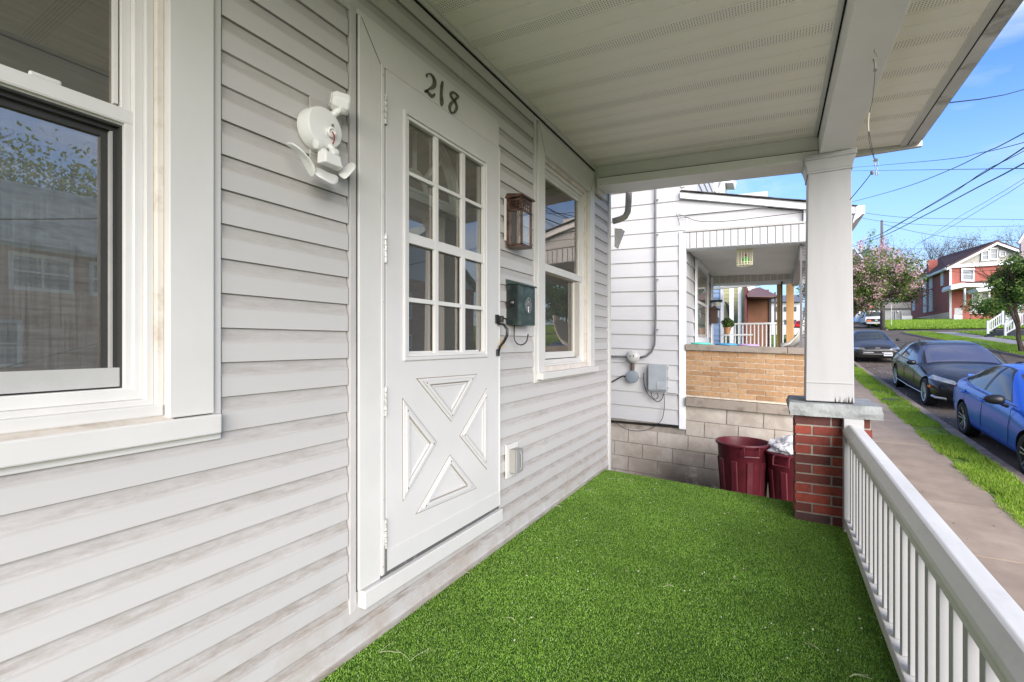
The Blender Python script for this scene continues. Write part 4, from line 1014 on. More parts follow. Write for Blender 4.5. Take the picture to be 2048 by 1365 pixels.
while x < .33:
    w_ = .082 if j else .05
    MB().prism([(x + .003, NY - .006, nz_(zbb + .004, x)), (x + w_ - .004, NY - .006, nz_(zbb + .004, x + w_)), (x + w_ - .004, NY - .006, nz_(zbt - .012, x + w_)), (x + .003, NY - .006, nz_(zbt - .012, x))], (0, -.012, 0)).build('fluted_panel', M['n_siding'], nb, bevel=.004)
    MB().box(x + w_ - .004, x + w_ + .003, NY - .0085, NY - .0045, nz_(zbb + .01, x), nz_(zbt - .01, x)).build('panel_gap', flat('panel_gap', (.16, .155, .15)), nb)
    x += w_ + .001; j += 1
m = MB(); m.prism([(NXC, NY + .196, nz_(zbb + .03, NXC)), (.80, NY + .196, nz_(zbb + .03, .8)), (.80, 9.9, nz_(zbb + .02, .8)), (NXC, 9.9, nz_(zbb + .02, NXC))], (0, 0, .05)); m.build('porch_ceiling', M['n_ceiling'], nb)
m = MB(); m.prism([(NXC, 9.75, 2.30), (.50, 9.75, 2.25), (.50, 9.75, nz_(2.5, .5)), (NXC, 9.75, 2.50)], (0, .15, 0)); m.build('far_beam', M['n_trim'], nb)
for i in range(12):
    x = NXC + .03 + i * .106; MB().box(x + .004, x + .098, 9.738, 9.7495, 2.335, nz_(2.47, x)).build('fluted_panel', flat('aged_panel', (.50, .46, .41)), nb)
MB().box(.26, .36, NY + .2, 9.8, nz_(2.26, .3), nz_(2.46, .3)).build('front_beam', flat('aged_beam', (.36, .34, .32)), nb)
# window, lamp and meter hardware on the inner wall
wx = NXC + .004
ringbox(wx, wx + .03, 7.50, 8.93, 1.20, 2.47, (.10, .10, .08, .10)).build('window_frame', M['n_trim'], nb)
ringbox(wx, wx + .018, 7.60, 8.83, 1.28, 2.37, (.03, .03, .03, .03)).build('window_sash', flat('old_sash', (.42, .40, .37)), nb)
MB().box(wx + .001, wx + .008, 7.62, 8.80, 1.30, 2.35).build('window_pane', M['glass'], nb)
MB().box(wx + .0, wx + .02, 7.62, 8.80, 1.81, 1.85).build('window_rail', M['n_trim'], nb)
MB().box(NXC - .03, NXC - .015, 7.5, 8.9, 1.2, 2.5).build('window_dark', M['room'], nb)
MB().box(wx, wx + .02, 9.46, 9.76, 1.0, 2.44).build('door_casing', M['n_trim'], nb, bevel=.01)
# tan brick porch wall
bz1, bz0 = 1.095, .475
MB().prism([(NXC + .01, NY + .012, nz_(bz0, NXC)), (NXR, NY + .012, nz_(bz0, NXR)), (NXR, NY + .012, nz_(bz1, NXR)), (NXC + .01, NY + .012, nz_(bz1, NXC))], (0, .16, 0)).build('mortar', M['mortar_pale'], nb)
TB = unit_box('brick', M['brick_tan'])
lay(TB, nb, NXC + .015, NXR, nz_(bz0, NXC), nz_(bz1, NXC), NY, .197, .0555, .0115, .08, 31, sl=NS, jit=.002)
def slab_piece(name, x0, x1, z0, z1, y0, y1, mt):
    m = MB(); m.prism([(x0, y0, nz_(z0, x0)), (x1, y0, nz_(z0, x1)), (x1, y0, nz_(z1, x1)), (x0, y0, nz_(z1, x0))], (0, y1 - y0, 0)); return m.build(name, mt, nb, bevel=.006)
slab_piece('wall_cap', NXC + .005, .13, 1.100, 1.180, NY - .035, NY + .22, M['ledge'])
slab_piece('wall_cap', .134, NXR + .03, 1.100, 1.180, NY - .035, NY + .22, M['ledge'])
slab_piece('ledge', NXC + .01, -.20, .355, .470, NY - .055, NY + .2, M['ledge'])
slab_piece('ledge', -.198, NXR + .04, .355, .470, NY - .055, NY + .2, M['ledge'])
slab_piece('inner_floor', NXC + .01, NXR, .0, .30, NY + .2, 9.9, flat('porch_floor_grey', (.3, .3, .3)))
# block foundation
MB().prism([(NXL, NY + .012, -1.3), (NXR, NY + .012, -1.3), (NXR, NY + .012, nz_(.36, NXR)), (NXC, NY + .012, nz_(.36, NXC)), (NXC, NY + .012, nz_(.06, NXC)), (NXL, NY + .012, nz_(.06, NXL))], (0, .15, 0)).build('block_joints', M['block_joint'], nb)
BK = unit_box('concrete_block', M['block']); rg = random.Random(9)
bl_, bh_, jj = .395, .193, .009
def blk(a, b, zt, zb_):
    if b - a < .05: return
    inst(BK, 'concrete_block', nb, ((a + b) / 2, NY + .07 + rg.uniform(-.002, .002), nz_((zt + zb_) / 2, (a + b) / 2)), (b - a, .14, zt - zb_), (0, math.atan(NS), 0))
for c in range(6):
    zt = .150 - c * (bh_ + jj); x = -2.9 + (.2 if c % 2 else 0) + .07
    while x < NXR:
        a, b = x, min(x + bl_, NXR)
        if c == 0: a = max(a, NXC + .01)
        if b > a + .05 and a > -2.9: blk(a, b, zt, zt - bh_)
        x += bl_ + jj
blk(NXC + .01, -.55, .350, .160); blk(-.54, -.13, .350, .160); blk(-.12, NXR, .350, .160)
# frisbees on the wall cap
for px, lab, c, r_, g_ in ((1402, 'teal plastic flying disc lying on the tan brick porch wall, nearest the window', (.10, .55, .42), .13, 0), (1454, 'blue plastic flying disc lying between the teal and the lilac one on the brick wall', (.05, .28, .50), .145, 0), (1496, 'lilac plastic flying disc lying on the brick wall, nearest the hammock', (.42, .30, .50), .135, 0)):
    x = PY(px, 688, NY + .1)[0]; zc = nz_(1.182, x)
    d = MB().lathe([(r_ * .98, 0), (r_, .008), (r_ * .96, .020), (r_ * .5, .026), (0, .027)], (x, NY + .10, zc), (NS, 0, 1), 32).build('flying_disc', flat('disc_%d' % px, c, .4), None, smooth=True)
    tag(d, lab, 'frisbee', 'plastic discs on the neighbour porch wall')
# electric meter, box, conduit
me_ = thing('electric_meter', 'round glass electric meter above a grey junction can on the white side wall', 'meter', (-1.76, NY, 1.0))
c = PY(1266, 714, NY - .05)
MB().lathe([(.085, 0), (.085, .03), (.092, .032), (.092, .044), (.078, .048), (.074, .085), (.055, .10), (0, .102)], (c[0], NY - .005, c[2]), (0, -1, 0), 28).build('meter_dome', flat('meter_grey', (.42, .42, .40), .25), me_, auto=40)
MB().box(c[0] - .03, c[0] + .03, NY - .112, NY - .106, c[2] + .0, c[2] + .022).build('dial', flat('dial_dark', (.05, .05, .05)), me_)
MB().box(c[0] - .018, c[0] + .018, NY - .114, NY - .1125, c[2] + .004, c[2] + .017).build('dial_face', flat('dial_pale', (.6, .6, .55)), me_)
c2 = PY(1264, 754, NY - .05)
MB().lathe([(.085, 0), (.088, .02), (.085, .055), (.060, .062), (0, .064)], (c2[0], NY - .005, c2[2]), (0, -1, 0), 28).build('junction_can', flat('can_blue_grey', (.20, .24, .27), .45), me_, auto=40)
MB().tube([(c[0] - .005, NY - .03, c[2] - .08), (c2[0] + .002, NY - .03, c2[2] + .08)], .026, 12).build('coupling', flat('rusty_coupling', (.10, .07, .055)), me_)
MB().tube([(c[0] - .09, NY - .03, c[2]), (c[0] - .35, NY - .03, c[2] + .002)], .014, 8).build('side_conduit', M['cable'], me_)
MB().tube([(c2[0] - .08, NY - .03, c2[2]), (c2[0] - .14, NY - .03, c2[2] + .005), (c2[0] - .30, NY - .03, c2[2] - .09)], .010, 8).build('side_cable', M['wire'], me_)
cp = [PY(a, b, NY - .035) for a, b in ((1278, 716), (1292, 713), (1303, 704), (1309, 690), (1310, 674), (1311.5, 640), (1311, 560), (1311, 470), (1311, 330), (1311, 200))]
MB().tube(cp, .014, 8).build('service_cable', M['cable'], me_, smooth=True)
for py in (660, 560, 470, 400):
    q = PY(1312, py, NY - .035); MB().box(q[0] - .02, q[0] + .03, NY - .03, NY - .015, q[2] - .008, q[2] + .008).build('cable_clip', M['cable'], me_)
bxo = thing('utility_box', 'grey plastic telephone utility box with dangling cables near the white corner board', 'utility box', (-1.43, NY, .7))
a = PY(1298, 729, NY - .06); b = PY(1334, 784, NY - .06)
MB().box(a[0], b[0], NY - .085, NY - .002, b[2], a[2]).build('case', flat('box_grey', (.31, .34, .36), .5), bxo, bevel=.008)
MB().box(a[0] - .004, b[0] + .004, NY - .10, NY - .086, b[2] + .02, a[2] + .004).build('door', flat('box_grey', (.31, .34, .36), .5), bxo, bevel=.006)
MB().box(b[0] - .13, b[0] - .006, NY - .106, NY - .1005, b[2] + .03, b[2] + .135).build('raised_panel', flat('box_grey2', (.35, .38, .40), .5), bxo, bevel=.003)
for zz in (a[2] - .05, (a[2] + b[2]) / 2, b[2] + .05): MB().box(b[0] + .004, b[0] + .016, NY - .08, NY - .03, zz - .015, zz + .015).build('hinge', flat('box_grey', (.31, .34, .36), .5), bxo)
def cab(pts, r=.005, Y=NY - .04): return MB().tube([tuple(v) for v in smooth3([PY(x, y, Y) for x, y in pts])], r, 6)
def smooth3(pts, n=5):
    P = [Vector(p) for p in pts]; out = []
    for i in range(len(P) - 1):
        p0 = P[max(i - 1, 0)]; p1 = P[i]; p2 = P[i + 1]; p3 = P[min(i + 2, len(P) - 1)]
        for k in range(n):
            t = k / n; out.append(.5 * ((2 * p1) + (p2 - p0) * t + (2*p0 - 5*p1 + 4*p2 - p3) * t*t + (3*p1 - p0 - 3*p2 + p3) * t**3))
    out.append(P[-1]); return out
cab([(1288, 746), (1288, 765), (1294, 785), (1304, 797), (1316, 804), (1324, 798), (1327, 788)]).build('loop_cable', M['wire'], bxo)
cab([(1302, 784), (1304, 793), (1311, 799), (1316, 794), (1314, 786)]).build('loop_cable', M['wire'], bxo)
cab([(1328, 786), (1329, 810), (1327, 828), (1322, 842), (1305, 856), (1285, 862), (1262, 861), (1245, 855), (1228, 842)], .004).build('drop_cable', M['wire'], bxo)
cab([(1333, 786), (1345, 788), (1352, 788), (1357, 792)], .004).build('side_cable', M['wire'], bxo)
# wire loop on the gable
cg = thing('service_wire', 'thin black wire looping from an eye bolt on the white gable toward the street', 'wire', (-1.1, NY, 2.9))
MB().tube([tuple(v) for v in smooth3([PY(1356, 428, NY - .03), PY(1375, 436, NY - .04), PY(1400, 443, NY - .05), PY(1450, 443, NY - .05), PY(1530, 434, NY - .05), PY(1614, 424, NY - .05)])], .004, 6).build('wire', M['wire'], cg)
MB().tube([tuple(v) for v in smooth3([PY(1352, 426, NY - .03), PY(1356, 438, NY - .03), PY(1360, 452, NY - .03), PY(1357, 440, NY - .04), PY(1362, 436, NY - .04), PY(1378, 436, NY - .04)])], .003, 5).build('eye_loop', M['wire'], cg)
# our downspout at the house corner
dsp = thing('downspout', 'beige round downspout with an elbow bending back to the near house corner', 'downspout', (-1.3, 4.62, 2.3))
DY = 4.62
pts = [PY(1258, 352, DY), PY(1258, 376, DY), PY(1257, 405, DY), PY(1255.5, 424, DY), PY(1250, 434, DY), PY(1240, 439, DY), PY(1226, 443, DY)]
MB().tube(pts, .031, 14).build('pipe', flat('aged_beige', (.47, .43, .37), .5, dirt=.5, dcol=(.2, .17, .13), dscale=8), dsp, smooth=True)
MB().box(pts[0][0] - .05, pts[0][0] + .05, DY - .05, DY + .05, pts[1][2] + .02, pts[1][2] + .06).build('outlet', flat('aged_beige', (.47, .43, .37)), dsp)
p = [PY(1229, 457, 4.5), PY(1243, 458, 4.5), PY(1236, 476, 4.5), PY(1229, 494, 4.5)]
MB().prism(p, (0, .12, 0)).build('splash_flashing', M['trim'], dsp)

# upper storeys and other houses behind, above the porch roof
uh = thing('corner_gable', 'white eave return and downspout of the house beyond, above the neighbour porch roof', 'house', (-1.2, 10.5, 4))
q = lambda px, py, Y=10.6: PY(px, py, Y)
MB().prism([q(1420, 355), q(1470, 352), q(1466, 366), q(1420, 367)], (0, .5, 0)).build('eave', M['n_trim'], uh)
MB().prism([q(1423, 367), q(1450, 366), q(1450, 392), q(1423, 392)], (0, .4, 0)).build('wall', M['n_siding'], uh)
MB().tube([q(1444, 362), q(1444, 370), q(1441, 378), q(1432, 386)], .05, 8).build('downspout', flat('old_white', (.62, .62, .62)), uh)

# bird cage ornament
bc = thing('hanging_birdcage', 'white wire birdcage ornament with a green toy bird, hung under the neighbour porch ceiling', 'birdcage', (-.36, 6.98, 2.5))
c0 = PY(1489, 531, 6.98); bx_, by_, bz_ = c0; rad = .095; m = MB()
for i in range(16):
    a = 2 * math.pi * i / 16; x, y = rad * math.cos(a), rad * math.sin(a)
    m.tube([(bx_ + x, by_ + y, bz_), (bx_ + x, by_ + y, bz_ + .22), (bx_ + x * .8, by_ + y * .8, bz_ + .27), (bx_, by_, bz_ + .31)], .0045, 4)
for zz, rr_ in ((0, rad), (.03, rad), (.20, rad), (.22, rad)):
    m.tube([(bx_ + rr_ * math.cos(t * math.pi / 12), by_ + rr_ * math.sin(t * math.pi / 12), bz_ + zz) for t in range(25)], .005, 4)
m.build('cage', flat('cage_cream', (.85, .80, .58)), bc)
MB().lathe([(0, -.05), (.03, -.035), (.040, 0), (.026, .035), (0, .05)], (bx_ + .015, by_, bz_ + .07), (.3, 0, 1), 12).add([(bx_ - .06, by_, bz_ + .03), (bx_ + .01, by_ - .02, bz_ + .06), (bx_ + .01, by_ + .02, bz_ + .06), (bx_ + .08, by_, bz_ + .05), (bx_ + .03, by_, bz_ + .10)], [(0, 1, 2), (1, 3, 4), (2, 4, 3)]).build('toy_bird', flat('lime_green', (.10, .60, .10)), bc, smooth=True)
MB().lathe([(0, -.018), (.018, 0), (0, .018)], (bx_ + .012, by_, bz_ + .135), (0, 0, 1), 10).build('red_head', flat('toy_red', (.6, .05, .04)), bc, smooth=True)
# porch lamp and bracket lamp on the inner wall
pl = thing('porch_lamp', 'black capped porch lamp high on the neighbour door casing', 'lamp', (-1.0, 9.3, 2.0))
q1 = PX(1420, 594, -.93)
MB().box(-1.04, -.84, 9.30, 9.40, q1[2] - .01, q1[2] + .03).build('cap', M['black'], pl)
MB().lathe([(.05, 0), (.055, .05), (.05, .08)], (-.93, 9.35, q1[2] - .09), (0, 0, 1), 12).build('shade', flat('lamp_white', (.6, .6, .55)), pl)
ml = thing('wall_letterbox', 'brown wooden letterbox with a white paper on the neighbour porch wall', 'letterbox', (-1.0, 9.2, 1.7))
MB().box(-1.03, -.90, 9.15, 9.38, 1.55, 1.80).build('case', flat('brown_box', (.07, .04, .03)), ml, bevel=.01)
MB().prism([(-1.04, 9.13, 1.80), (-.86, 9.13, 1.80), (-.96, 9.13, 1.87)], (0, .28, 0)).build('lid', flat('brown_box', (.07, .04, .03)), ml)
MB().box(-.899, -.885, 9.2, 9.3, 1.66, 1.78).build('paper', flat('paper', (.7, .7, .7)), ml)

# neighbour porch posts
def post(name, lab, cat, X, Y, wdt, z0, z1, mt, group=None):
    o = MB().box(X - wdt / 2, X + wdt / 2, Y - wdt / 2, Y + wdt / 2, z0, z1).build(name, mt, None, bevel=.004); tag(o, lab, cat, group); return o
wood = mat('new_lumber', (.50, .285, .115), .7, .25, var=.16, vscale=5, bmp=.3, bscale=20, stretch=(1, 1, .1)); wood2 = mat('yellow_lumber', (.42, .29, .12), .7, .25, var=.16, vscale=5, bmp=.3, bscale=20, stretch=(1, 1, .1))
x = PY(1559, 640, 9.85)[0]; post('porch_post', 'yellowish timber post with a dark edge at the far end of the neighbour porch', 'post', x, 9.85, .085, .3, 2.30, wood2)
x = PY(1563.5, 640, 9.75)[0]; o = MB().box(x - .012, x + .012, 9.70, 9.78, .3, 2.30).build('post_strip', M['black'], None); tag(o, 'thin black upright strip beside the yellowish timber post', 'post')
x = PY(1580, 640, 10.6)[0]; o = post('porch_post', 'orange brown timber post nearest the hammock', 'post', x, 10.6, .125, .3, 2.42, wood)
x = PY(1606.5, 600, 6.78)[0]
dk = thing('iron_post', 'dark grey scrollwork iron porch post close behind the white column', 'post', (x, 6.78, 1.2))
MB().box(x - .035, x - .012, 6.76, 6.80, 1.13, 2.50).build('upright', flat('old_iron', (.13, .12, .125)), dk)
MB().box(x + .035, x + .058, 6.76, 6.80, 1.13, 2.50).build('upright', flat('old_iron', (.13, .12, .125)), dk)
m = MB()
for i in range(9):
    zc = 1.22 + i * .145; m.tube([(x - .01 + .03 * math.sin(t) + .022, 6.78, zc + .012 * t) for t in [j * .9 for j in range(12)]], .006, 5)
m.build('scrollwork', flat('old_iron', (.13, .12, .125)), dk)
# hammock
hm = MB(); A = [PY(1608, 615, 7.4), PY(1606, 635, 7.4), PY(1600, 655, 7.4), PY(1590, 672, 7.4), PY(1576, 684, 7.4), PY(1560, 690, 7.4)]
B = [PY(1612, 640, 8.3), PY(1610, 655, 8.3), PY(1606, 668, 8.3), PY(1598, 682, 8.3), PY(1585, 692, 8.3), PY(1565, 696, 8.3)]
n = 7; vs = []; 
for i in range(6):
    for k in range(n):
        t = k / (n - 1); a = Vector(A[i]); b = Vector(B[i]); p = a.lerp(b, t); p.z += .03 * math.sin(k * 2.4 + i); p.x += .02 * math.cos(k * 2.1); vs.append(p)
fs = [(i * n + k, i * n + k + 1, (i + 1) * n + k + 1, (i + 1) * n + k) for i in range(5) for k in range(n - 1)]
hm.add(vs, fs); ho = hm.build('hammock', flat('off_white_cloth', (.62, .60, .54), .8), None, smooth=True); tag(ho, 'off white cloth hammock slung at the street end of the neighbour porch', 'hammock')
sd = ho.modifiers.new('t', 'SOLIDIFY'); sd.thickness = .01
# white railing at the far end
fr_ = thing('white_railing', 'low white baluster railing at the far end of the neighbour porch', 'railing', (-.3, 10.4, 1.1)); Yr = 10.3
a = PY(1466, 647, Yr); b = PY(1568, 645, Yr); zb_ = PY(1520, 690, Yr)[2] - .05
MB().box(a[0], b[0], Yr - .03, Yr + .03, a[2] - .03, a[2]).build('top_rail', M['n_trim'], fr_)
MB().box(a[0] - .22, a[0] + .35, Yr - .05, Yr, PY(1450, 670, Yr)[2] - .02, PY(1450, 670, Yr)[2] + .01).build('mid_rail', M['n_trim'], fr_)
MB().box(a[0] - .22, b[0], Yr - .03, Yr + .03, zb_ - .05, zb_).build('bottom_rail', M['n_trim'], fr_)
BL = unit_box('baluster', M['n_trim'])
for i in range(13):
    x = a[0] + .04 + i * (b[0] - a[0] - .06) / 12; inst(BL, 'baluster', fr_, (x, Yr, (a[2] + zb_) / 2 - .02), (.022, .022, a[2] - zb_))
for i in range(3):
    x = a[0] - .20 + i * .075; inst(BL, 'baluster', fr_, (x, Yr - .02, zb_ + .09), (.022, .022, .26))
pt = thing('potted_shrub', 'clipped green ball shrub in a terracotta pot on the white railing', 'potted plant', PY(1455, 668, 10.1))
q1 = PY(1455, 668, 10.1)
MB().lathe([(.045, 0), (.065, .10), (.07, .105), (.07, .125), (.055, .13), (0, .125)], q1, (0, 0, 1), 16).build('pot', flat('terracotta', (.50, .25, .12)), pt, auto=40)
def leafball(name, c, rx_, ry_, rz_, n, s, mt, parent, shell=.55, seed=0):
    rs_ = np.random.RandomState(seed); d = rs_.normal(size=(n, 3)); d /= np.linalg.norm(d, axis=1)[:, None]; r_ = shell + (1 - shell) * rs_.rand(n)
    P = np.array(c) + d * r_[:, None] * np.array([rx_, ry_, rz_]); return leafcloud(name, P, s, mt, parent, rs_)
def leafcloud(name, P, s, mt, parent, rs_=np.random, aspect=.6):
    n = len(P); a = rs_.normal(size=(n, 3)); a /= np.linalg.norm(a, axis=1)[:, None]; b = np.cross(a, rs_.normal(size=(n, 3))); b /= np.linalg.norm(b, axis=1)[:, None]
    sz = (s * (.6 + .8 * rs_.rand(n)))[:, None]; v = np.empty((n, 4, 3), np.float32)
    v[:, 0] = P - a * sz; v[:, 1] = P - b * sz * aspect; v[:, 2] = P + a * sz; v[:, 3] = P + b * sz * aspect
    me = bpy.data.meshes.new(name); me.vertices.add(n * 4); me.vertices.foreach_set('co', v.ravel())
    me.loops.add(n * 4); me.loops.foreach_set('vertex_index', np.arange(n * 4, dtype=np.int32))
    me.polygons.add(n); me.polygons.foreach_set('loop_start', np.arange(0, n * 4, 4, dtype=np.int32))
    me.materials.append(mt); me.update(calc_edges=True); me.validate()
    o = bpy.data.objects.new(name, me); COL.objects.link(o)
    if parent is not None: o.parent = parent; o.location = -wloc(parent)
    return o
M['leaf'] = leaf_mat('green_leaves', [(.05, .11, .02), (.10, .20, .035), (.17, .28, .05), (.24, .31, .09)])
o = leafball('foliage', (q1[0], q1[1], q1[2] + .20), .12, .12, .11, 500, .022, M['leaf'], pt, seed=1)

# houses seen through the porch
bh2 = thing('blue_house', 'pale blue sided house seen through the neighbour porch', 'house', (-1.3, 11.6, 1))
Y = 11.6; xa = -3.5; xb = PY(1441, 640, Y)[0]
MB().box(xa, xb, Y + .03, Y + .2, .3, 2.62).build('wall', flat('blue_paint', (.30, .42, .62)), bh2)
zz = .9
while zz < 2.55:
    m = MB(); m.prism([(xa, Y, zz), (xa, Y + .015, zz + .118), (xa, Y + .03, zz + .118), (xa, Y + .03, zz)], (xb - xa, 0, 0)); m.build('siding_board', flat('blue_paint', (.30, .42, .62)), bh2); zz += .12
MB().box(xb, xb + .05, Y - .02, Y + .2, .3, 2.6).build('corner_board', M['n_trim'], bh2)
MB().box(xa, xb + .05, Y - .02, Y + .02, .62, .95).build('brick_base', flat('pink_brick', (.45, .22, .14)), bh2)
e0 = PY(1422, 580, 11.2); e1 = PY(1545, 568, 11.2)
MB().prism([(e0[0], 11.2, e0[2]), (e1[0], 11.2, e1[2]), (e1[0], 11.2, e1[2] + .04), (e0[0], 11.2, e0[2] + .05)], (0, .1, 0)).build('awning_pole', flat('pole_grey', (.5, .5, .47)), bh2)
oh = thing('olive_house', 'olive sided house with white posts seen through the neighbour porch', 'house', (-1.2, 16, 1)); Y = 16.0
xa, xb = PY(1441, 640, Y)[0], PY(1497, 640, Y)[0]
MB().box(xa - 2, xb, Y + .03, Y + .2, -.2, 3.2).build('wall', flat('olive_paint', (.40, .38, .20)), oh)
zz = .9
while zz < 3.1:
    m = MB(); m.prism([(xa, Y, zz), (xa, Y + .015, zz + .118), (xa, Y + .03, zz + .118), (xa, Y + .03, zz)], (xb - xa, 0, 0)); m.build('siding_board', flat('olive_paint', (.40, .38, .20)), oh); zz += .12
for pa, pb in ((1459, 1467), (1476, 1483)):
    xx, xy = PY(pa, 640, 14.8)[0], PY(pb, 640, 14.8)[0]; MB().box(xx, xy, 14.8, 14.95, .0, 3.0).build('porch_post', M['n_trim'], oh)
MB().box(xb - .02, xb + .18, Y - .4, Y + .2, -.2, 3.2).build('corner_board', flat('old_white', (.62, .62, .62)), oh)
w0 = PY(1446, 620, 15.9); m = MB(); 
for i in range(14):
    aa = i * .45; m.tube([(w0[0] + .12 + .05 * math.cos(aa), 15.9, w0[2] + .35 * math.sin(aa * .5) - .1), (w0[0] + .2 + .09 * math.cos(aa + 1), 15.9, w0[2] + .30 * math.sin(aa) - .1)], .02, 4)
m.build('wreath', flat('dark_wreath', (.06, .06, .05)), oh)
be = thing('brown_porch_enclosure', 'dark brown wood panelled porch enclosure under a maroon awning roof', 'porch enclosure', (-.4, 15, 1)); Y = 15.3
a = PY(1496, 585, Y); b = PY(1538, 590, Y)
MB().box(a[0], b[0], Y, Y + .1, .2, a[2] + .05).build('back_panel', flat('brown_panel', (.17, .07, .03), .5), be)
MB().box(a[0] - .05, a[0], Y - .8, Y + .1, .2, a[2] + .1).build('left_post', flat('maroon_trim', (.12, .03, .03)), be)
MB().box(b[0], b[0] + .06, Y - .05, Y + .1, .2, a[2] - .1).build('right_post', flat('brown_dark', (.06, .045, .04)), be)
MB().box(b[0] + .13, b[0] + .17, Y - .7, Y - .66, .2, a[2] - .1).build('right_post', flat('brown_dark', (.06, .045, .04)), be)
m = MB(); r0 = [PY(1495, 594, 14.4), PY(1494, 588, 14.4), PY(1504, 578, 15.4), PY(1520, 575, 15.4), PY(1557, 592, 14.4), PY(1545, 595, 14.4)]
m.prism(r0, (0, .6, 0)); m.build('awning_roof', flat('maroon_roof', (.16, .09, .085), .6), be)
wh = thing('far_white_house', 'small white house with a grey roof, far off between the two timber posts', 'house', (.3, 34, 2)); Y = 34
MB().prism([PY(1542, 604, Y), PY(1600, 604, Y), PY(1600, 670, Y), PY(1542, 670, Y)], (0, 3, 0)).build('wall', flat('white_far', (.62, .62, .60)), wh)
MB().prism([PY(1540, 604, Y - .3), PY(1603, 604, Y - .3), PY(1598, 590, Y + 2), PY(1546, 592, Y + 2)], (0, .4, 0)).build('roof', flat('grey_roof', (.16, .16, .17)), wh)
for px in (1550, 1568, 1588):
    for py in (614, 640): MB().prism([PY(px, py, Y - .02), PY(px + 5, py, Y - .02), PY(px + 5, py + 9, Y - .02), PY(px, py + 9, Y - .02)], (0, -.04, 0)).build('window', flat('far_glass', (.10, .11, .12), .2), wh)

# ------------------------------------------------ refuse bins
def bin_(cx, cy, rz, lab, dz=0, full=True):
    H = .83; t = thing('refuse_bin', lab, 'trash can', (cx, cy, -.78 + dz), 'maroon refuse bins in the side yard')
    B0 = Vector((cx, cy, -.78 + dz)); rt, rb = .262, .205
    pr = [(0, .01), (rb - .01, 0), (rb, .02), (rt, H - .05), (rt + .004, H - .045), (rt + .02, H - .03), (rt + .025, H - .012), (rt + .018, H), (rt - .005, H), (rt - .012, H - .04), (rb - .005, .03), (0, .028)]
    MB().lathe(pr, B0, (0, 0, 1), 48).build('body', M['maroon'], t, auto=35)
    for k in range(10):
        a = 2 * math.pi * k / 10 + rz; c, s_ = math.cos(a), math.sin(a)
        m = MB(); w_ = .034
        def pt_(r, z, o): return (B0.x + c * r - s_ * o, B0.y + s_ * r + c * o, B0.z + z)
        m.add([pt_(rb + .004, .06, -w_), pt_(rb + .004, .06, w_), pt_(rt - .010, H * .78, w_), pt_(rt - .010, H * .78, -w_), pt_(rb + .013, .07, -w_ * .75), pt_(rb + .013, .07, w_ * .75), pt_(rt + .0, H * .77, w_ * .75), pt_(rt + .0, H * .77, -w_ * .75)],
              [(4, 5, 6, 7), (0, 1, 5, 4), (1, 2, 6, 5), (2, 3, 7, 6), (3, 0, 4, 7)])
        m.build('rib', M['maroon'], t)
    for a in (rz, rz + math.pi):
        c, s_ = math.cos(a), math.sin(a)
        def q_(r, o, z): return (B0.x + c * r - s_ * o, B0.y + s_ * r + c * o, B0.z + z)
        MB().tube([q_(rt - .0, -.075, H - .02), q_(rt + .05, -.075, H - .025), q_(rt + .05, -.075, H - .11), q_(rt + .05, .075, H - .11), q_(rt + .05, .075, H - .025), q_(rt, .075, H - .02)], .009, 6).build('handle', M['maroon'], t)
    return t, B0, H
cx, cy, _ = PY(1486, 878, 5.85)
b1, B0, H_b = bin_(cx, 5.85, -1.25, 'open maroon plastic refuse bin standing against the block wall', dz=.045)
cx2 = PY(1590, 895, 5.72)[0]
b2, B2, _ = bin_(cx2, 5.78, -2.0, 'maroon refuse bin topped with a clear plastic bag, half hidden by the brick pier', dz=0)
bg_ = thing('plastic_bag', 'crumpled clear plastic bag lying over the bin beside the brick pier', 'bag', (cx2, 5.78, .07))
bm = bmesh.new(); bmesh.ops.create_icosphere(bm, subdivisions=4, radius=1)
from mathutils import noise as mno
for v in bm.verts:
    p = v.co.copy(); nn = mno.noise(p * 2.3) * .22 + mno.noise(p * 6) * .10
    v.co = Vector((p.x * .25 * (1 + nn), p.y * .24 * (1 + nn), max(-.02, p.z * .115 * (1 + 2.4 * nn))))
me2 = bpy.data.meshes.new('bag'); bm.to_mesh(me2); bm.free(); me2.materials.append(M['bag']); sharp(me2, 28)
o = bpy.data.objects.new('sheet', me2); COL.objects.link(o); o.parent = bg_; o.location = (0, 0, 0)
# side-yard soil
def gridsheet(name, xs, ys, zf, mt, parent=None, kind=None):
    nx, ny = len(xs), len(ys); vs = [(x, y, zf(x, y)) for y in ys for x in xs]
    fs = [(j * nx + i, j * nx + i + 1, (j + 1) * nx + i + 1, (j + 1) * nx + i) for j in range(ny - 1) for i in range(nx - 1)]
    m = MB(); m.add(vs, fs); o = m.build(name, mt, parent, smooth=True)
    if kind: o['kind'] = kind
    return o
def lin(a, b, n): return [a + (b - a) * i / (n - 1) for i in range(n)]
gridsheet('side_yard', lin(-7, .72, 50), lin(4.25, 6.68, 24), lambda x, y: -.66 - .085 * (max(x, -2.2) + 2.05) + .02 * mno.noise(Vector((x * 3, y * 3, 0))) + .010 * mno.noise(Vector((x * 11, y * 11, 0))), M['dirt'], None, 'structure')
m = MB(); rr = random.Random(8)
for i in range(60):
    x = rr.uniform(-2.0, .3); y = rr.uniform(5.6, 6.6); z0 = -.66 - .085 * (x + 2.05); s_ = rr.uniform(.01, .035)
    m.lathe([(0, -.2 * s_), (s_, 0), (s_ * .7, s_ * .5), (0, s_ * .6)], (x, y, z0 + .01), (rr.uniform(-.3, .3), rr.uniform(-.3, .3), 1), 6)
lf = m.build('leaf_litter', flat('litter_brown', (.11, .075, .05), .9)); tag(lf, 'brown leaf litter and small stones on the soil beside the bins', 'litter', kind='stuff')
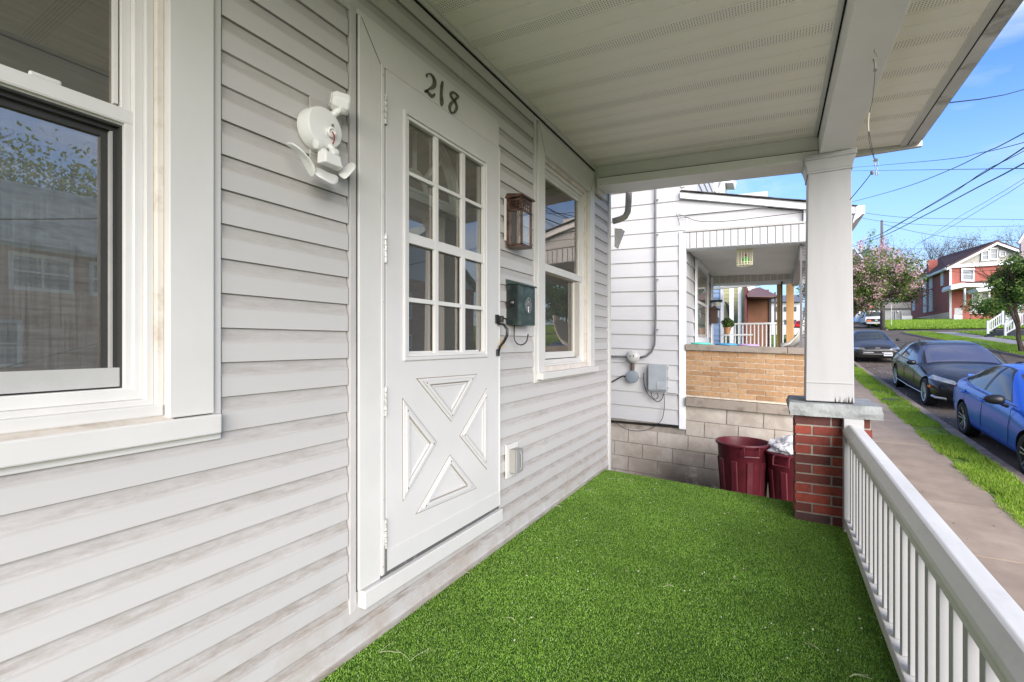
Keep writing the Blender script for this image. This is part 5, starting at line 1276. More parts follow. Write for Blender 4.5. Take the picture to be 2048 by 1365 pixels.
# =================================================================== ground and street
XS0, XS1 = .74, 2.36          # sidewalk
XK0, XK1 = 2.86, 3.02         # kerb
XR1 = 9.45                    # far kerb line
def yl(a, b, st):
    n = max(2, int((b - a) / st) + 1); return lin(a, b, n)
gridsheet('ground', [-400, -120, -40, -12, .70, 3, 10, 40, 150, 600], [-300, -120, -40, -20, 0, 4.2] + lin(10, 110, 21) + [200, 500, 900],
          lambda x, y: G(y) - .28, M['lawn_base'], None, 'structure')
gridsheet('road', [XK1 - .02, 6.2, XR1], lin(-40, 100, 60), lambda x, y: G(y) - .10, M['asphalt'], None, 'structure')
gridsheet('cross_street', lin(XR1 - .3, 60, 12), lin(51.8, 57.2, 6), lambda x, y: G(y) - .096 + (.02 if x > 9.4 else 0), M['asphalt'], None, 'structure')
# sidewalk slabs
sw = thing('sidewalk', None, None, (1.5, 10, -1), kind='structure')
SLB = unit_box('slab', M['concrete'])
y = -6.0; rg = random.Random(4); js = [-6.0, -4.5, -3.0, -1.5, .0, 1.5, 3.05, 4.6, 6.1, 7.58, 9.1, 10.45]
while js[-1] < 46: js.append(js[-1] + 1.5)
for a, b in zip(js[:-1], js[1:]):
    yc = (a + b) / 2; o = inst(SLB, 'slab', sw, ((XS0 + XS1) / 2, yc, G(yc) - .05 + rg.uniform(-.003, .003)), (XS1 - XS0, b - a - .009, .10), (math.atan(GS) + rg.uniform(-.002, .002), rg.uniform(-.003, .003), 0))
gridsheet('sidewalk_bed', [XS0 - .02, XS1 + .02], lin(-6, 46, 20), lambda x, y: G(y) - .014, flat('joint_dirt', (.035, .03, .025), .95), None, 'structure')
MB().box(.58, XS0, -6, 4.25, -1.6, -1.1)
gridsheet('border_soil', [.55, XS0 - .005], lin(-6, 4.25, 10), lambda x, y: G(y) - .02, M['dirt'], None, 'structure')
# kerb stones
KB = unit_box('kerb_stone', M['kerb'])
def kerb(name, x0, x1, ya, yb, st):
    k = thing(name, None, None, (x0, ya, G(ya)), kind='structure'); y = ya
    while y < yb:
        L_ = st * rg.uniform(.85, 1.15); yc = y + L_ / 2
        inst(KB, 'kerb_stone', k, ((x0 + x1) / 2 + rg.uniform(-.008, .008), yc, G(yc) - .12 + rg.uniform(-.006, .006)), (x1 - x0, L_ - .012, .24), (math.atan(GS), 0, rg.uniform(-.006, .006))); y += L_
kerb('kerb_near', XK0, XK1, -4, 46, 1.6); kerb('kerb_far', XR1, XR1 + .15, 8, 51.0, 2.4); kerb('kerb_beyond', XR1, XR1 + .15, 57.6, 90, 3)
# verges
def vz(x, y): return G(y) - .015 + .025 * mno.noise(Vector((x * 2.2, y * 2.2, 0))) + .012 * mno.noise(Vector((x * 8, y * 8, 3)))
gridsheet('verge_near', lin(XS1 + .005, XK0, 7), lin(-4, 46, 220), vz, M['lawn_base'], None, 'structure')
gridsheet('verge_far', lin(XR1 + .15, 11.2, 6), lin(10, 51, 80), lambda x, y: vz(x, y) + .01, M['lawn_base'], None, 'structure')
gridsheet('sidewalk_far', lin(11.2, 12.7, 2), lin(8, 51, 30), lambda x, y: G(y) + .01, M['concrete_far'], None, 'structure')
gridsheet('lawn_far', lin(12.7, 60, 14), lin(8, 51.7, 30), lambda x, y: G(y) + .03 + .02 * mno.noise(Vector((x, y, 0))), M['lawn_base'], None, 'structure')
gridsheet('lawn_beyond', lin(XR1 + .15, 70, 30), lin(57.4, 110, 30), lambda x, y: G(y) + .0 + max(0, min(1, (y - 57.4) / 8)) * .25 + .04 * mno.noise(Vector((x * .6, y * .6, 0))), M['lawn_base'], None, 'structure')
def lawn(name, lab, x0, x1, y0, y1, n, h, wd, zf, pw=1.0, thr=-.25, sc=1.3):
    P = []
    r_ = np.random.RandomState(5); X = x0 + (x1 - x0) * r_.rand(n); Y = y0 + (y1 - y0) * r_.rand(n) ** pw
    keep = [i for i in range(n) if mno.noise(Vector((X[i] * sc, Y[i] * sc, 0))) + .35 * mno.noise(Vector((X[i] * 6, Y[i] * 6, 0))) > thr]
    P = np.array([(X[i], Y[i], zf(X[i], Y[i])) for i in keep]); o = blades_mesh(name, P, h, wd, M['lawn'], None, lean=.9); tag(o, lab, 'grass', kind='stuff')
lawn('verge_grass', 'strip of bright green grass between the near sidewalk and the kerb', XS1 - .05, XK0 + .02, 4, 34, 70000, .055, .014, lambda x, y: vz(x, y) - .005, 1.5)
lawn('far_verge_grass', 'bright green grass strip beside the kerb across the road', XR1 + .1, 11.25, 20, 51.5, 45000, .09, .035, lambda x, y: vz(x, y), 1, -.6)
lawn('corner_lawn_grass', 'bright green lawn in front of the white stair railings', 12.7, 26, 30, 51.5, 30000, .10, .05, lambda x, y: G(y) + .03, 1, -.2)
lawn('bank_grass', 'taller green grass on the bank below the red brick house', XR1 + .2, 30, 57.6, 76, 60000, .20, .08, lambda x, y: G(y) + max(0, min(1, (y - 57.4) / 8)) * .25, 1, -.3, .5)
# manhole and bare patch in the near verge
q1 = PG(1787, 802)
mh = tag(MB().lathe([(0, .03), (.20, .03), (.215, .02), (.22, 0), (.24, -.02)], (q1[0] - .02, q1[1], q1[2] - .0), (0, -GS, 1), 28).build('manhole_cover', flat('cast_iron', (.045, .042, .04), .7, bmp=.6, bscale=60), None, auto=30), 'dark round iron cover set in the bare patch of the grass strip', 'manhole')
# petals on the road under the cherry tree
r_ = np.random.RandomState(3); n = 3000; X = 3.05 + np.abs(r_.normal(0, 1.5, n)); Y = r_.normal(23, 4.2, n); k = X < 8
P = np.stack([X[k], Y[k], np.array([G(y) - .097 for y in Y[k]])], 1)
M['petal'] = leaf_mat('fallen_petals', [(.70, .48, .50), (.82, .66, .66), (.60, .38, .40)], .1)
po = leafcloud('fallen_petals', P, .024, M['petal'], None, r_); po.scale = (1, 1, 1)
me = po.data; co = np.empty(len(me.vertices) * 3, np.float32); me.vertices.foreach_get('co', co); co = co.reshape(-1, 3)
co[:, 2] = np.array([G(v) for v in co[:, 1]]) - .094 + .004 * r_.rand(len(co)); me.vertices.foreach_set('co', co.ravel()); me.update()
tag(po, 'pink cherry petals fallen on the road near the old black car', 'petals', kind='stuff')
m = MB(); rr = random.Random(12)
for i in range(150):
    x = rr.uniform(.8, 2.86); y = rr.uniform(4, 20); s_ = rr.uniform(.008, .02) ; a = rr.uniform(0, 3)
    z = G(y) + .004; m.prism([(x, y, z), (x + s_ * math.cos(a), y + s_ * math.sin(a), z + .003), (x + s_ * .3 * math.cos(a + 1), y + s_ * 1.6 * math.sin(a + 1), z + .003)], (0, 0, .003))
o = m.build('dead_leaves', flat('dead_leaf', (.20, .11, .05), .8)); tag(o, 'small brown dead leaves scattered on the sidewalk', 'leaves', kind='stuff')

# =================================================================== cars
def paint(name, col, metal=.3, rough=.28, dust=.0):
    m, nt, b = new_mat(name); b.inputs['Base Color'].default_value = (*col, 1); b.inputs['Metallic'].default_value = metal
    b.inputs['Roughness'].default_value = rough; b.inputs['Coat Weight'].default_value = .32; b.inputs['Coat Roughness'].default_value = .03; b.inputs['Specular IOR Level'].default_value = .25
    if dust:
        p = posn(nt); n = noise(nt, p, 2.5, 5, .6)
        cc = mixc(nt, math_(nt, 'MULTIPLY', ramp(nt, n, [(.3, .1), (.8, 1.0)]), dust), col, (.2, .19, .18)); nt.links.new(cc, b.inputs['Base Color'])
    return m
def cglass(name, c, a=.0):
    m, nt, b = new_mat(name); b.inputs['Base Color'].default_value = (*c, 1); b.inputs['Roughness'].default_value = .03
    b.inputs['Specular IOR Level'].default_value = .6; return m
tyre_m = flat('tyre_rubber', (.018, .018, .018), .8); rim_m = mat('alloy_rim', (.55, .55, .55), .25, .6, metal=.8, var=.05, bmp=0)
chrome = mat('chrome_trim', (.18, .18, .19), .18, .6, metal=1, var=0, bmp=0); blackp = flat('black_trim', (.012, .012, .013), .4)
lampc = mat('headlamp_lens', (.30, .31, .29), .12, .6, metal=.35, var=.2, vscale=14, bmp=0, local=True, coat=1)
red_l = flat('tail_red', (.30, .012, .01), .15); amber = flat('amber_lens', (.75, .14, .02), .2); well_m = flat('wheel_well', (.008, .008, .008), .9)
def wheel(parent, x, y, r, wd, side, spokes, style):
    c = Vector((x, y, r)); ax = Vector((side, 0, 0))       # side: outward direction
    w_ = MB().lathe([(r * .66, 0), (r * .70, wd * .5), (r * .93, wd * .5), (r * .985, wd * .42), (r, wd * .25), (r, -wd * .25), (r * .985, -wd * .42), (r * .9, -wd * .5), (r * .6, -wd * .5)], c, ax, 40, caps=False).build('tyre', tyre_m, parent, auto=40)
    rr_ = r * .70; rim = MB().lathe([(rr_, wd * .46), (rr_ * .985, wd * .50), (rr_ * .93, wd * .46), (rr_ * .92, -wd * .2), (0, -wd * .22)], c, ax, 40, caps=False).build('rim', flat('dark_rim', (.06, .06, .06), .5) if style != 'multi' else rim_m, parent, auto=40)
    m = MB(); e1 = Vector((0, 1, 0)); e2 = Vector((0, 0, 1))
    for k in range(spokes):
        a = 2 * math.pi * k / spokes + .2; d = e1 * math.cos(a) + e2 * math.sin(a); t = -e1 * math.sin(a) + e2 * math.cos(a)
        offs = (-.035, .035) if style == 'double' else (0,)
        for o_ in offs:
            hw = rr_ * (.055 if style == 'double' else (.045 if style == 'multi' else .13))
            p0 = c + d * rr_ * .15 + t * o_ * .4 * (r / .33); p1 = c + d * rr_ * .95 + t * o_ * 1.2 * (r / .33)
            m.prism([p0 + t * hw + ax * wd * .30, p1 + t * hw * .9 + ax * wd * .42, p1 - t * hw * .9 + ax * wd * .42, p0 - t * hw + ax * wd * .30], ax * wd * .07)
    m.lathe([(0, wd * .41), (rr_ * .2, wd * .40), (rr_ * .23, wd * .2)], c, ax, 16)
    m.build('spokes', rim_m, parent, bevel=.003)
def car(name, lab, loc, spec):
    """front towards -y, x = 0 at the centre line; spec stations: (y, zbot, zmid, whalf, zbelt, wbelt, ztop, wtop, zc)"""
    root = thing(name, lab, 'car', loc, spec.get('group')); root.rotation_euler = (math.atan(GS), 0, spec.get('rz', 0))
    st = spec['st']; n = len(st); ring_n = 9; vs = []
    for (y, zb, zm, wh_, zbelt, wb, zt, wt, zc) in st:
        vs += [(0, y, zb), (wh_ * .86, y, zb), (wh_ * .97, y, zb + .07), (wh_, y, zm), (wh_ * .995, y, (zm + zbelt) * .5 + .03), (wb, y, zbelt), (wt, y, zt), (wt * .62, y, zc - (zc - zt) * .15), (0, y, zc)]
    fs = []
    for i in range(n - 1):
        for k in range(ring_n - 1):
            a = i * ring_n + k; fs.append((a, a + ring_n, a + ring_n + 1, a + 1))
    # nose and tail caps
    for i0, fl in ((0, 0), ((n - 1) * ring_n, 1)):
        q = list(range(i0, i0 + ring_n)); 
        for k in range(0, 4):
            f = (q[k], q[k + 1], q[ring_n - 2 - k], q[ring_n - 1 - k]) if ring_n - 2 - k > k + 1 else (q[k], q[k + 1], q[ring_n - 1 - k])
            fs.append(f if not fl else f[::-1])
    bm = bmesh.new(); V = [bm.verts.new(v) for v in vs]
    for f in fs:
        try: bm.faces.new([V[i] for i in f])
        except Exception: pass
    bmesh.ops.mirror(bm, geom=bm.verts[:] + bm.edges[:] + bm.faces[:], axis='X', merge_dist=1e-4)
    bmesh.ops.recalc_face_normals(bm, faces=bm.faces[:])
    me = bpy.data.meshes.new('tmp'); bm.to_mesh(me); bm.free()
    mats = [spec['paint'], spec['glass'], lampc, blackp, well_m, red_l, blackp]
    for mm in mats: me.materials.append(mm)
    tmp = bpy.data.objects.new('tmp', me); COL.objects.link(tmp)
    sb = tmp.modifiers.new('s', 'SUBSURF'); sb.levels = 3; sb.render_levels = 3
    cuts_ = []
    for wy in spec['axles']:
        for sgn in (-1, 1):
            cm = MB(); R_ = spec['wr'] * 1.14; cm.lathe([(0, 0), (R_, 0), (R_, .34), (0, .34)], (sgn * (spec['hw'] - .28) if sgn > 0 else -(spec['hw'] - .28) , wy, spec['wr'] * 1.02), (sgn, 0, 0), 40)
            ce = cm.mesh('c'); 
            for mm in mats: ce.materials.append(mm)
            for p in ce.polygons: p.material_index = 4
            co_ = bpy.data.objects.new('c', ce); COL.objects.link(co_); cuts_.append(co_)
            b_ = tmp.modifiers.new('b', 'BOOLEAN'); b_.operation = 'DIFFERENCE'; b_.object = co_; b_.solver = 'EXACT'
    bpy.context.view_layer.update(); dg = bpy.context.evaluated_depsgraph_get()
    ev = tmp.evaluated_get(dg); em = bpy.data.meshes.new_from_object(ev)
    for c_ in cuts_: bpy.data.objects.remove(c_)
    bpy.data.objects.remove(tmp)
    bm = bmesh.new(); bm.from_mesh(em)
    # cut the outlines of glass and lamps into the skin, then classify
    regs = spec['regions']
    for (kind, mi, poly, cond) in regs:
        for a, b in zip(poly, poly[1:] + poly[:1]):
            d = Vector(b) - Vector(a); nrm = Vector((-d.y, d.x)).normalized()
            if kind == 'side': co, no = (0, a[0], a[1]), (0, nrm.x, nrm.y)
            elif kind == 'front': co, no = (a[0], 0, a[1]), (nrm.x, 0, nrm.y)
            else: co, no = (a[0], a[1], 0), (nrm.x, nrm.y, 0)
            lo = [min(p[i] for p in poly) - .03 for i in (0, 1)]; hi = [max(p[i] for p in poly) + .03 for i in (0, 1)]
            def inr(c):
                u, v = (c.y, c.z) if kind == 'side' else ((c.x, c.z) if kind == 'front' else (c.x, c.y)); return lo[0] - .1 < u < hi[0] + .1 and lo[1] - .1 < v < hi[1] + .1
            F_s = [f for f in bm.faces if inr(f.calc_center_median()) and cond(f.calc_center_median(), f.normal)]
            E_s = list({e for f in F_s for e in f.edges}); V_s = list({v for f in F_s for v in f.verts})
            bmesh.ops.bisect_plane(bm, geom=V_s + E_s + F_s, plane_co=co, plane_no=no, dist=1e-5)
    def inside(p, poly):
        s = None
        for a, b in zip(poly, poly[1:] + poly[:1]):
            c = (b[0] - a[0]) * (p[1] - a[1]) - (b[1] - a[1]) * (p[0] - a[0])
            if abs(c) < 1e-9: continue
            if s is None: s = c > 0
            elif (c > 0) != s: return False
        return True
    for f in bm.faces:
        c = f.calc_center_median()
        if f.material_index == 4: continue
        for (kind, mi, poly, cond) in regs:
            if not cond(c, f.normal): continue
            p = (c.y, c.z) if kind == 'side' else ((c.x, c.z) if kind == 'front' else (c.x, c.y))
            if inside(p, poly): f.material_index = mi; break
    names = {0: 'body', 1: 'window', 2: 'headlight', 3: 'grille', 4: 'wheel_arch', 5: 'taillight', 6: 'pillar'}
    for mi, nm in names.items():
        b2 = bm.copy(); bmesh.ops.delete(b2, geom=[f for f in b2.faces if f.material_index != mi], context='FACES')
        if not b2.faces: b2.free(); continue
        for f in b2.faces: f.material_index = 0; f.smooth = True
        groups = [None]
        if mi in (1, 2):
            # separate panes: loose parts
            left = set(b2.faces); groups = []
            while left:
                s = [left.pop()]; g = []
                while s:
                    f = s.pop(); g.append(f)
                    for e in f.edges:
                        for o_ in e.link_faces:
                            if o_ in left: left.remove(o_); s.append(o_)
                groups.append(g)
            idx = [[f.index for f in g] for g in (b2.faces.index_update() or groups)]
            for ids in idx:
                if len(ids) < 3: continue
                ids = set(ids); b3 = b2.copy(); b3.faces.ensure_lookup_table(); bmesh.ops.delete(b3, geom=[f for f in b3.faces if f.index not in ids], context='FACES')
                m_ = bpy.data.meshes.new(nm); b3.to_mesh(m_); b3.free(); m_.materials.append(mats[mi]); o = bpy.data.objects.new(nm, m_); COL.objects.link(o); o.parent = root
            b2.free(); continue
        m_ = bpy.data.meshes.new(nm); b2.to_mesh(m_); b2.free(); m_.materials.append(mats[mi]); o = bpy.data.objects.new(nm, m_); COL.objects.link(o); o.parent = root
    bm.free()
    class L_:                                                      # local builder (root is rotated)
        pass
    def add(mbo, nm, mt, **k):
        o = mbo.build(nm, mt, None, **k); o.parent = root; o.location = (0, 0, 0); return o
    for wy in spec['axles']:
        for sgn in (-1, 1):
            holder = add(MB().lathe([(0, 0), (.10, 0), (.10, .05), (0, .05)], (sgn * (spec['hw'] - .16), wy, spec['wr']), (sgn, 0, 0), 16), 'wheel', well_m)
            before = set(bpy.data.objects)
            wheel(None, sgn * (spec['hw'] - .115), wy, spec['wr'], .215, sgn, spec['spokes'], spec['style'])
            for o in set(bpy.data.objects) - before: o.parent = holder; o.location = (0, 0, 0)
    spec['extra'](add)
    return root
def side(c, n): return abs(n.x) > .35 and n.z < .9
def frontup(c, n): return n.y < -.15 and n.z > .15
def frontf(c, n): return n.y < -.2 and n.z < .75
def nose(c, n): return n.y < -.05 or abs(n.x) > .3
# --- dark grey luxury sedan
def sedan_extra(add):
    for sg in (-1, 1):
        add(MB().lathe([(0, -.10), (.035, -.09), (.06, -.04), (.065, .04), (.05, .09), (0, .10)], (sg * 1.03, 1.62, .985), (1, 0, 0), 14), 'mirror', spec_s['paint'], smooth=True)
        add(MB().tube([(sg * .86, 1.66, .93), (sg * .95, 1.63, .955)], .022, 6), 'mirror_arm', blackp)
        for y_ in (2.62, 3.70): add(MB().tube([(sg * .945, y_, .80), (sg * .965, y_ + .03, .805), (sg * .965, y_ + .17, .81), (sg * .945, y_ + .20, .81)], .012, 6), 'door_handle', chrome)
        add(MB().tube([(sg * .88, 1.70, .93), (sg * .905, 2.4, .965), (sg * .905, 3.4, .985), (sg * .86, 4.1, 1.00), (sg * .80, 4.45, 1.02)], .008, 5), 'window_trim', chrome)
        add(MB().tube([(sg * .80, 1.62, .98), (sg * .745, 2.05, 1.24), (sg * .67, 2.55, 1.405), (sg * .66, 3.3, 1.435), (sg * .70, 3.9, 1.34), (sg * .78, 4.42, 1.07)], .007, 5), 'window_trim', chrome)
        add(MB().tube([(sg * .70, .045, .30), (sg * .86, .16, .31), (sg * .90, .30, .33)], .028, 8), 'fog_lamp', lampc)
        add(MB().prism([(sg * .925, .34, .56), (sg * .925, .50, .56), (sg * .925, .52, .515), (sg * .925, .36, .515)], (sg * .012, 0, 0)), 'side_marker', amber)
        for y_ in (1.85, 2.93, 3.95): add(MB().tube([(sg * .937, y_, .42), (sg * .942, y_ - .02, .80), (sg * .90, y_ - .02, .93)], .003, 4), 'door_gap', well_m)
        add(MB().tube([(sg * .925, .95, .285), (sg * .93, 2.5, .27), (sg * .925, 3.8, .285)], .014, 6), 'sill_trim', chrome)
    for i in range(5): add(MB().tube([(-.40 + .02 * i, -.012 + .010 * (4 - i), .50 + .045 * i), (0, -.06 + .012 * (4 - i), .505 + .045 * i), (.40 - .02 * i, -.012 + .010 * (4 - i), .50 + .045 * i)], .009, 5), 'grille_bar', chrome)
    add(MB().tube([(-.44, .03, .48), (-.40, .05, .72), (0, .02, .735), (.40, .05, .72), (.44, .03, .48), (0, -.03, .47)], .012, 6), 'grille_surround', chrome)
    add(MB().lathe([(.0, 0), (.03, 0), (.03, .006)], (0, .10, .80), (0, -1, .2), 12), 'hood_badge', chrome)
    add(MB().box(-.36, -.20, 1.78, 1.80, .985, .995), 'sticker', flat('white_sticker', (.8, .8, .8)))
    add(MB().box(-.62, -.60, 2.9, 2.94, 1.45, 1.52).box(-.04, .04, 4.1, 4.3, 1.36, 1.40), 'antenna', blackp)
SW = .925
spec_s = dict(paint=paint('black_car_paint', (.008, .008, .010), .2, .25, .04), glass=cglass('car_glass_blue', (.075, .085, .135)), hw=.935, wr=.335, axles=(.88, 4.05), spokes=20, style='multi',
  st=[(.00, .32, .42, .55, .52, .50, .60, .42, .66), (.10, .24, .44, .78, .60, .72, .66, .55, .72), (.38, .20, .46, .895, .68, .83, .74, .62, .80), (.88, .20, .48, .93, .80, .85, .86, .62, .90), (1.40, .20, .48, .935, .86, .86, .92, .64, .96),
      (1.62, .20, .48, .935, .90, .865, .955, .70, 1.00), (1.95, .20, .48, .935, .92, .875, 1.13, .72, 1.17), (2.45, .20, .48, .935, .945, .885, 1.36, .67, 1.40), (2.75, .20, .48, .935, .95, .89, 1.43, .645, 1.465), (3.4, .20, .48, .935, .965, .89, 1.44, .64, 1.475),
      (3.85, .20, .48, .935, .975, .88, 1.37, .66, 1.42), (4.30, .20, .50, .93, .985, .86, 1.17, .70, 1.22), (4.55, .21, .52, .925, .985, .83, 1.03, .70, 1.06), (4.95, .24, .55, .88, .93, .76, .985, .62, 1.00), (5.15, .32, .58, .74, .82, .62, .90, .5, .92)],
  regions=[('side', 1, [(1.78, .965), (2.42, 1.33), (2.90, 1.405), (2.93, .985)], side), ('side', 1, [(3.0, .985), (3.0, 1.41), (3.38, 1.41), (3.78, 1.34), (3.80, 1.01)], side), ('side', 1, [(3.86, 1.01), (3.84, 1.32), (4.28, 1.08), (4.30, 1.03)], side),
           ('top', 1, [(-.70, 1.66), (.70, 1.66), (.60, 2.50), (-.60, 2.50)], lambda c, n: n.y < -.2 and n.z > .2 and c.z > .95), ('top', 1, [(-.6, 3.95), (.6, 3.95), (.66, 4.5), (-.66, 4.5)], lambda c, n: n.y > .15 and n.z > .2 and c.z > 1.0),
           ('front', 2, [(.50, .62), (.88, .70), (.91, .76), (.86, .80), (.52, .70)], lambda c, n: c.y < .75), ('front', 2, [(-.50, .62), (-.52, .70), (-.86, .80), (-.91, .76), (-.88, .70)], lambda c, n: c.y < .75),
           ('front', 3, [(-.42, .49), (.42, .49), (.38, .72), (-.38, .72)], frontf), ('front', 3, [(-.62, .27), (.62, .27), (.66, .36), (-.66, .36)], frontf)], extra=sedan_extra)
spec_s['regions'] += [('side', 6, [(2.90, .99), (2.90, 1.415), (3.02, 1.42), (3.02, .99)], side), ('side', 6, [(3.78, 1.0), (3.76, 1.36), (3.88, 1.34), (3.88, 1.0)], side)]
yf = 14.35
car('parked_car', 'black luxury sedan with multi-spoke alloy wheels parked at the kerb, second from the camera', (3.22 + .935, yf, G(yf) - .10), spec_s)
# --- blue compact sedan
def blue_extra(add):
    P_ = spec_b['paint']
    for sg in (-1, 1):
        add(MB().lathe([(0, -.13), (.045, -.11), (.075, -.03), (.078, .05), (.055, .10), (0, .115)], (sg * 1.00, 1.50, 1.01), (1, .1 * sg, 0), 14), 'mirror', blackp, smooth=True)
        add(MB().tube([(sg * .84, 1.56, .90), (sg * .90, 1.53, .93), (sg * .95, 1.51, .97)], .026, 8), 'mirror_arm', blackp)
        for y_ in (2.35, 3.28): add(MB().tube([(sg * .873, y_, .84), (sg * .90, y_ + .03, .845), (sg * .90, y_ + .17, .85), (sg * .872, y_ + .20, .85)], .016, 8), 'door_handle', P_, smooth=True)
        for y_ in (1.42, 2.52, 3.38): add(MB().tube([(sg * .862, y_ + .03, .34), (sg * .874, y_, .62), (sg * .845, y_ - .01, .90)], .003, 4), 'door_gap', well_m)
        add(MB().tube([(sg * .80, 1.42, .93), (sg * .85, 2.1, .945), (sg * .85, 3.1, .985), (sg * .80, 3.62, 1.05)], .007, 5), 'window_trim', blackp)
        add(MB().prism([(sg * .72, 4.14, .80), (sg * .81, 3.96, .83), (sg * .80, 3.98, .90), (sg * .66, 4.20, .89)], (sg * .03, .02, 0)), 'taillight', red_l, bevel=.01)
        add(MB().prism([(sg * .66, 4.24, .50), (sg * .78, 4.10, .50), (sg * .78, 4.10, .62), (sg * .66, 4.24, .62)], (sg * .02, .02, 0)), 'reflector', flat('silver_refl', (.5, .5, .5), .2))
    m = MB(); m.prism([(-.60, 4.08, 1.015), (.60, 4.08, 1.015), (.56, 4.34, 1.055), (-.56, 4.34, 1.055)], (0, 0, .02)); add(m, 'spoiler', P_, bevel=.008)
BH = .87
spec_b = dict(paint=paint('blue_car_paint', (.018, .13, .62), .25, .25), glass=cglass('car_glass_grey', (.045, .055, .055)), hw=.87, wr=.318, axles=(.84, 3.46), spokes=5, style='double',
  st=[(.00, .34, .45, .50, .56, .46, .62, .40, .66), (.10, .24, .46, .72, .64, .66, .70, .52, .76), (.40, .19, .48, .84, .74, .76, .80, .60, .86), (.84, .19, .50, .868, .84, .79, .90, .62, .95), (1.22, .19, .50, .87, .90, .80, .96, .66, 1.00),
      (1.50, .19, .50, .87, .92, .81, 1.10, .68, 1.14), (1.95, .19, .50, .87, .935, .82, 1.33, .62, 1.38), (2.30, .19, .50, .87, .95, .83, 1.42, .585, 1.455), (2.9, .19, .50, .87, .965, .83, 1.425, .58, 1.46), (3.3, .19, .52, .87, .99, .83, 1.34, .60, 1.39),
      (3.75, .20, .54, .868, 1.01, .81, 1.14, .64, 1.20), (4.02, .22, .56, .85, 1.01, .78, 1.05, .64, 1.08), (4.30, .28, .60, .80, .96, .72, 1.03, .60, 1.04), (4.42, .36, .62, .68, .84, .60, .94, .5, .95)],
  regions=[('side', 1, [(1.64, .975), (1.95, 1.20), (2.30, 1.375), (2.52, 1.40), (2.56, .985)], side), ('side', 1, [(2.66, .99), (2.62, 1.40), (2.95, 1.39), (3.22, 1.30), (3.34, 1.02)], side), ('side', 1, [(3.38, 1.03), (3.27, 1.28), (3.58, 1.12), (3.64, 1.06)], side),
           ('top', 1, [(-.66, 1.26), (.66, 1.26), (.54, 2.05), (-.54, 2.05)], lambda c, n: n.y < -.2 and n.z > .2 and c.z > .98), ('top', 1, [(-.54, 3.3), (.54, 3.3), (.60, 3.95), (-.60, 3.95)], lambda c, n: n.y > .15 and n.z > .2 and c.z > 1.06),
           ('front', 2, [(.50, .62), (.80, .68), (.82, .76), (.52, .72)], lambda c, n: c.y < .6), ('front', 2, [(-.50, .62), (-.52, .72), (-.82, .76), (-.80, .68)], lambda c, n: c.y < .6),
           ('front', 3, [(-.36, .40), (.36, .40), (.44, .68), (-.44, .68)], frontf)], extra=blue_extra)
spec_b['regions'] += [('side', 6, [(1.56, .955), (2.26, 1.405), (2.90, 1.425), (3.25, 1.33), (3.70, 1.08), (3.70, 1.04)], side)]
yf = 12.02 - 3.46
car('parked_car', 'bright blue compact sedan with black mirrors parked nearest the porch', (3.10 + .87, yf, G(yf) - .10), spec_b)
# --- old black coupe facing the camera
def coupe_extra(add):
    for sg in (-1, 1):
        add(MB().lathe([(0, -.08), (.05, -.06), (.06, .03), (0, .08)], (sg * .93, 1.45, .93), (1, 0, 0), 12), 'mirror', blackp, smooth=True)
    for z_, w_ in ((.42, .66), (.58, .62)): add(MB().tube([(-w_, .06, z_), (-w_ * .6, -.025, z_ - .01), (0, -.04, z_ - .015), (w_ * .6, -.025, z_ - .01), (w_, .06, z_)], .012, 6), 'bumper_line', flat('dull_silver', (.35, .35, .35), .3))
    add(MB().box(.20, .50, -.06, -.045, .33, .47), 'number_plate', flat('plate_white', (.6, .6, .6)))
    add(MB().box(.23, .47, -.063, -.0605, .375, .425), 'plate_lettering', flat('plate_ink', (.25, .25, .3)))
    add(MB().box(-.08, .08, -.01, .01, .655, .68), 'badge', flat('dull_silver', (.35, .35, .35), .3))
    for sg in (-1, 1): add(MB().box(sg * .32 - .18, sg * .32 + .18, -.045, -.03, .455, .50), 'lower_lamp', flat('dull_silver', (.35, .35, .35), .3))
spec_c = dict(paint=paint('old_black_paint', (.012, .012, .012), .0, .38, .12), glass=cglass('car_glass_dark', (.025, .035, .038)), hw=.87, wr=.31, axles=(.85, 3.4), spokes=7, style='plain',
  st=[(.00, .30, .42, .60, .52, .58, .60, .50, .64), (.08, .22, .44, .78, .58, .74, .66, .60, .70), (.40, .18, .46, .85, .66, .79, .74, .62, .80), (.85, .18, .48, .87, .74, .79, .82, .62, .88), (1.25, .18, .48, .87, .82, .79, .88, .66, .93),
      (1.55, .18, .48, .87, .86, .79, 1.02, .66, 1.06), (2.05, .18, .48, .87, .88, .79, 1.27, .58, 1.31), (2.4, .18, .48, .87, .88, .79, 1.31, .56, 1.345), (2.9, .18, .48, .87, .88, .79, 1.29, .56, 1.33), (3.6, .20, .50, .87, .90, .78, 1.05, .60, 1.10), (4.2, .24, .54, .84, .88, .72, .94, .58, .96), (4.5, .34, .56, .70, .78, .60, .84, .5, .86)],
  regions=[('side', 1, [(1.68, .91), (2.1, 1.20), (2.6, 1.27), (2.6, .92)], side), ('side', 1, [(2.7, .92), (2.7, 1.26), (3.0, 1.22), (3.4, .98)], side), ('top', 1, [(-.66, 1.28), (.66, 1.28), (.52, 2.1), (-.52, 2.1)], lambda c, n: n.y < -.2 and n.z > .2 and c.z > .88),
           ('front', 2, [(.42, .60), (.80, .60), (.80, .67), (.46, .67)], lambda c, n: c.y < .5), ('front', 2, [(-.42, .60), (-.46, .67), (-.80, .67), (-.80, .60)], lambda c, n: c.y < .5), ('front', 3, [(-.6, .46), (.6, .46), (.6, .56), (-.6, .56)], frontf)], extra=coupe_extra)
yf = 25.3
car('parked_car', 'older black coupe facing the camera, parked farthest along the near kerb', (2.98 + .87, yf, G(yf) - .10), spec_c)
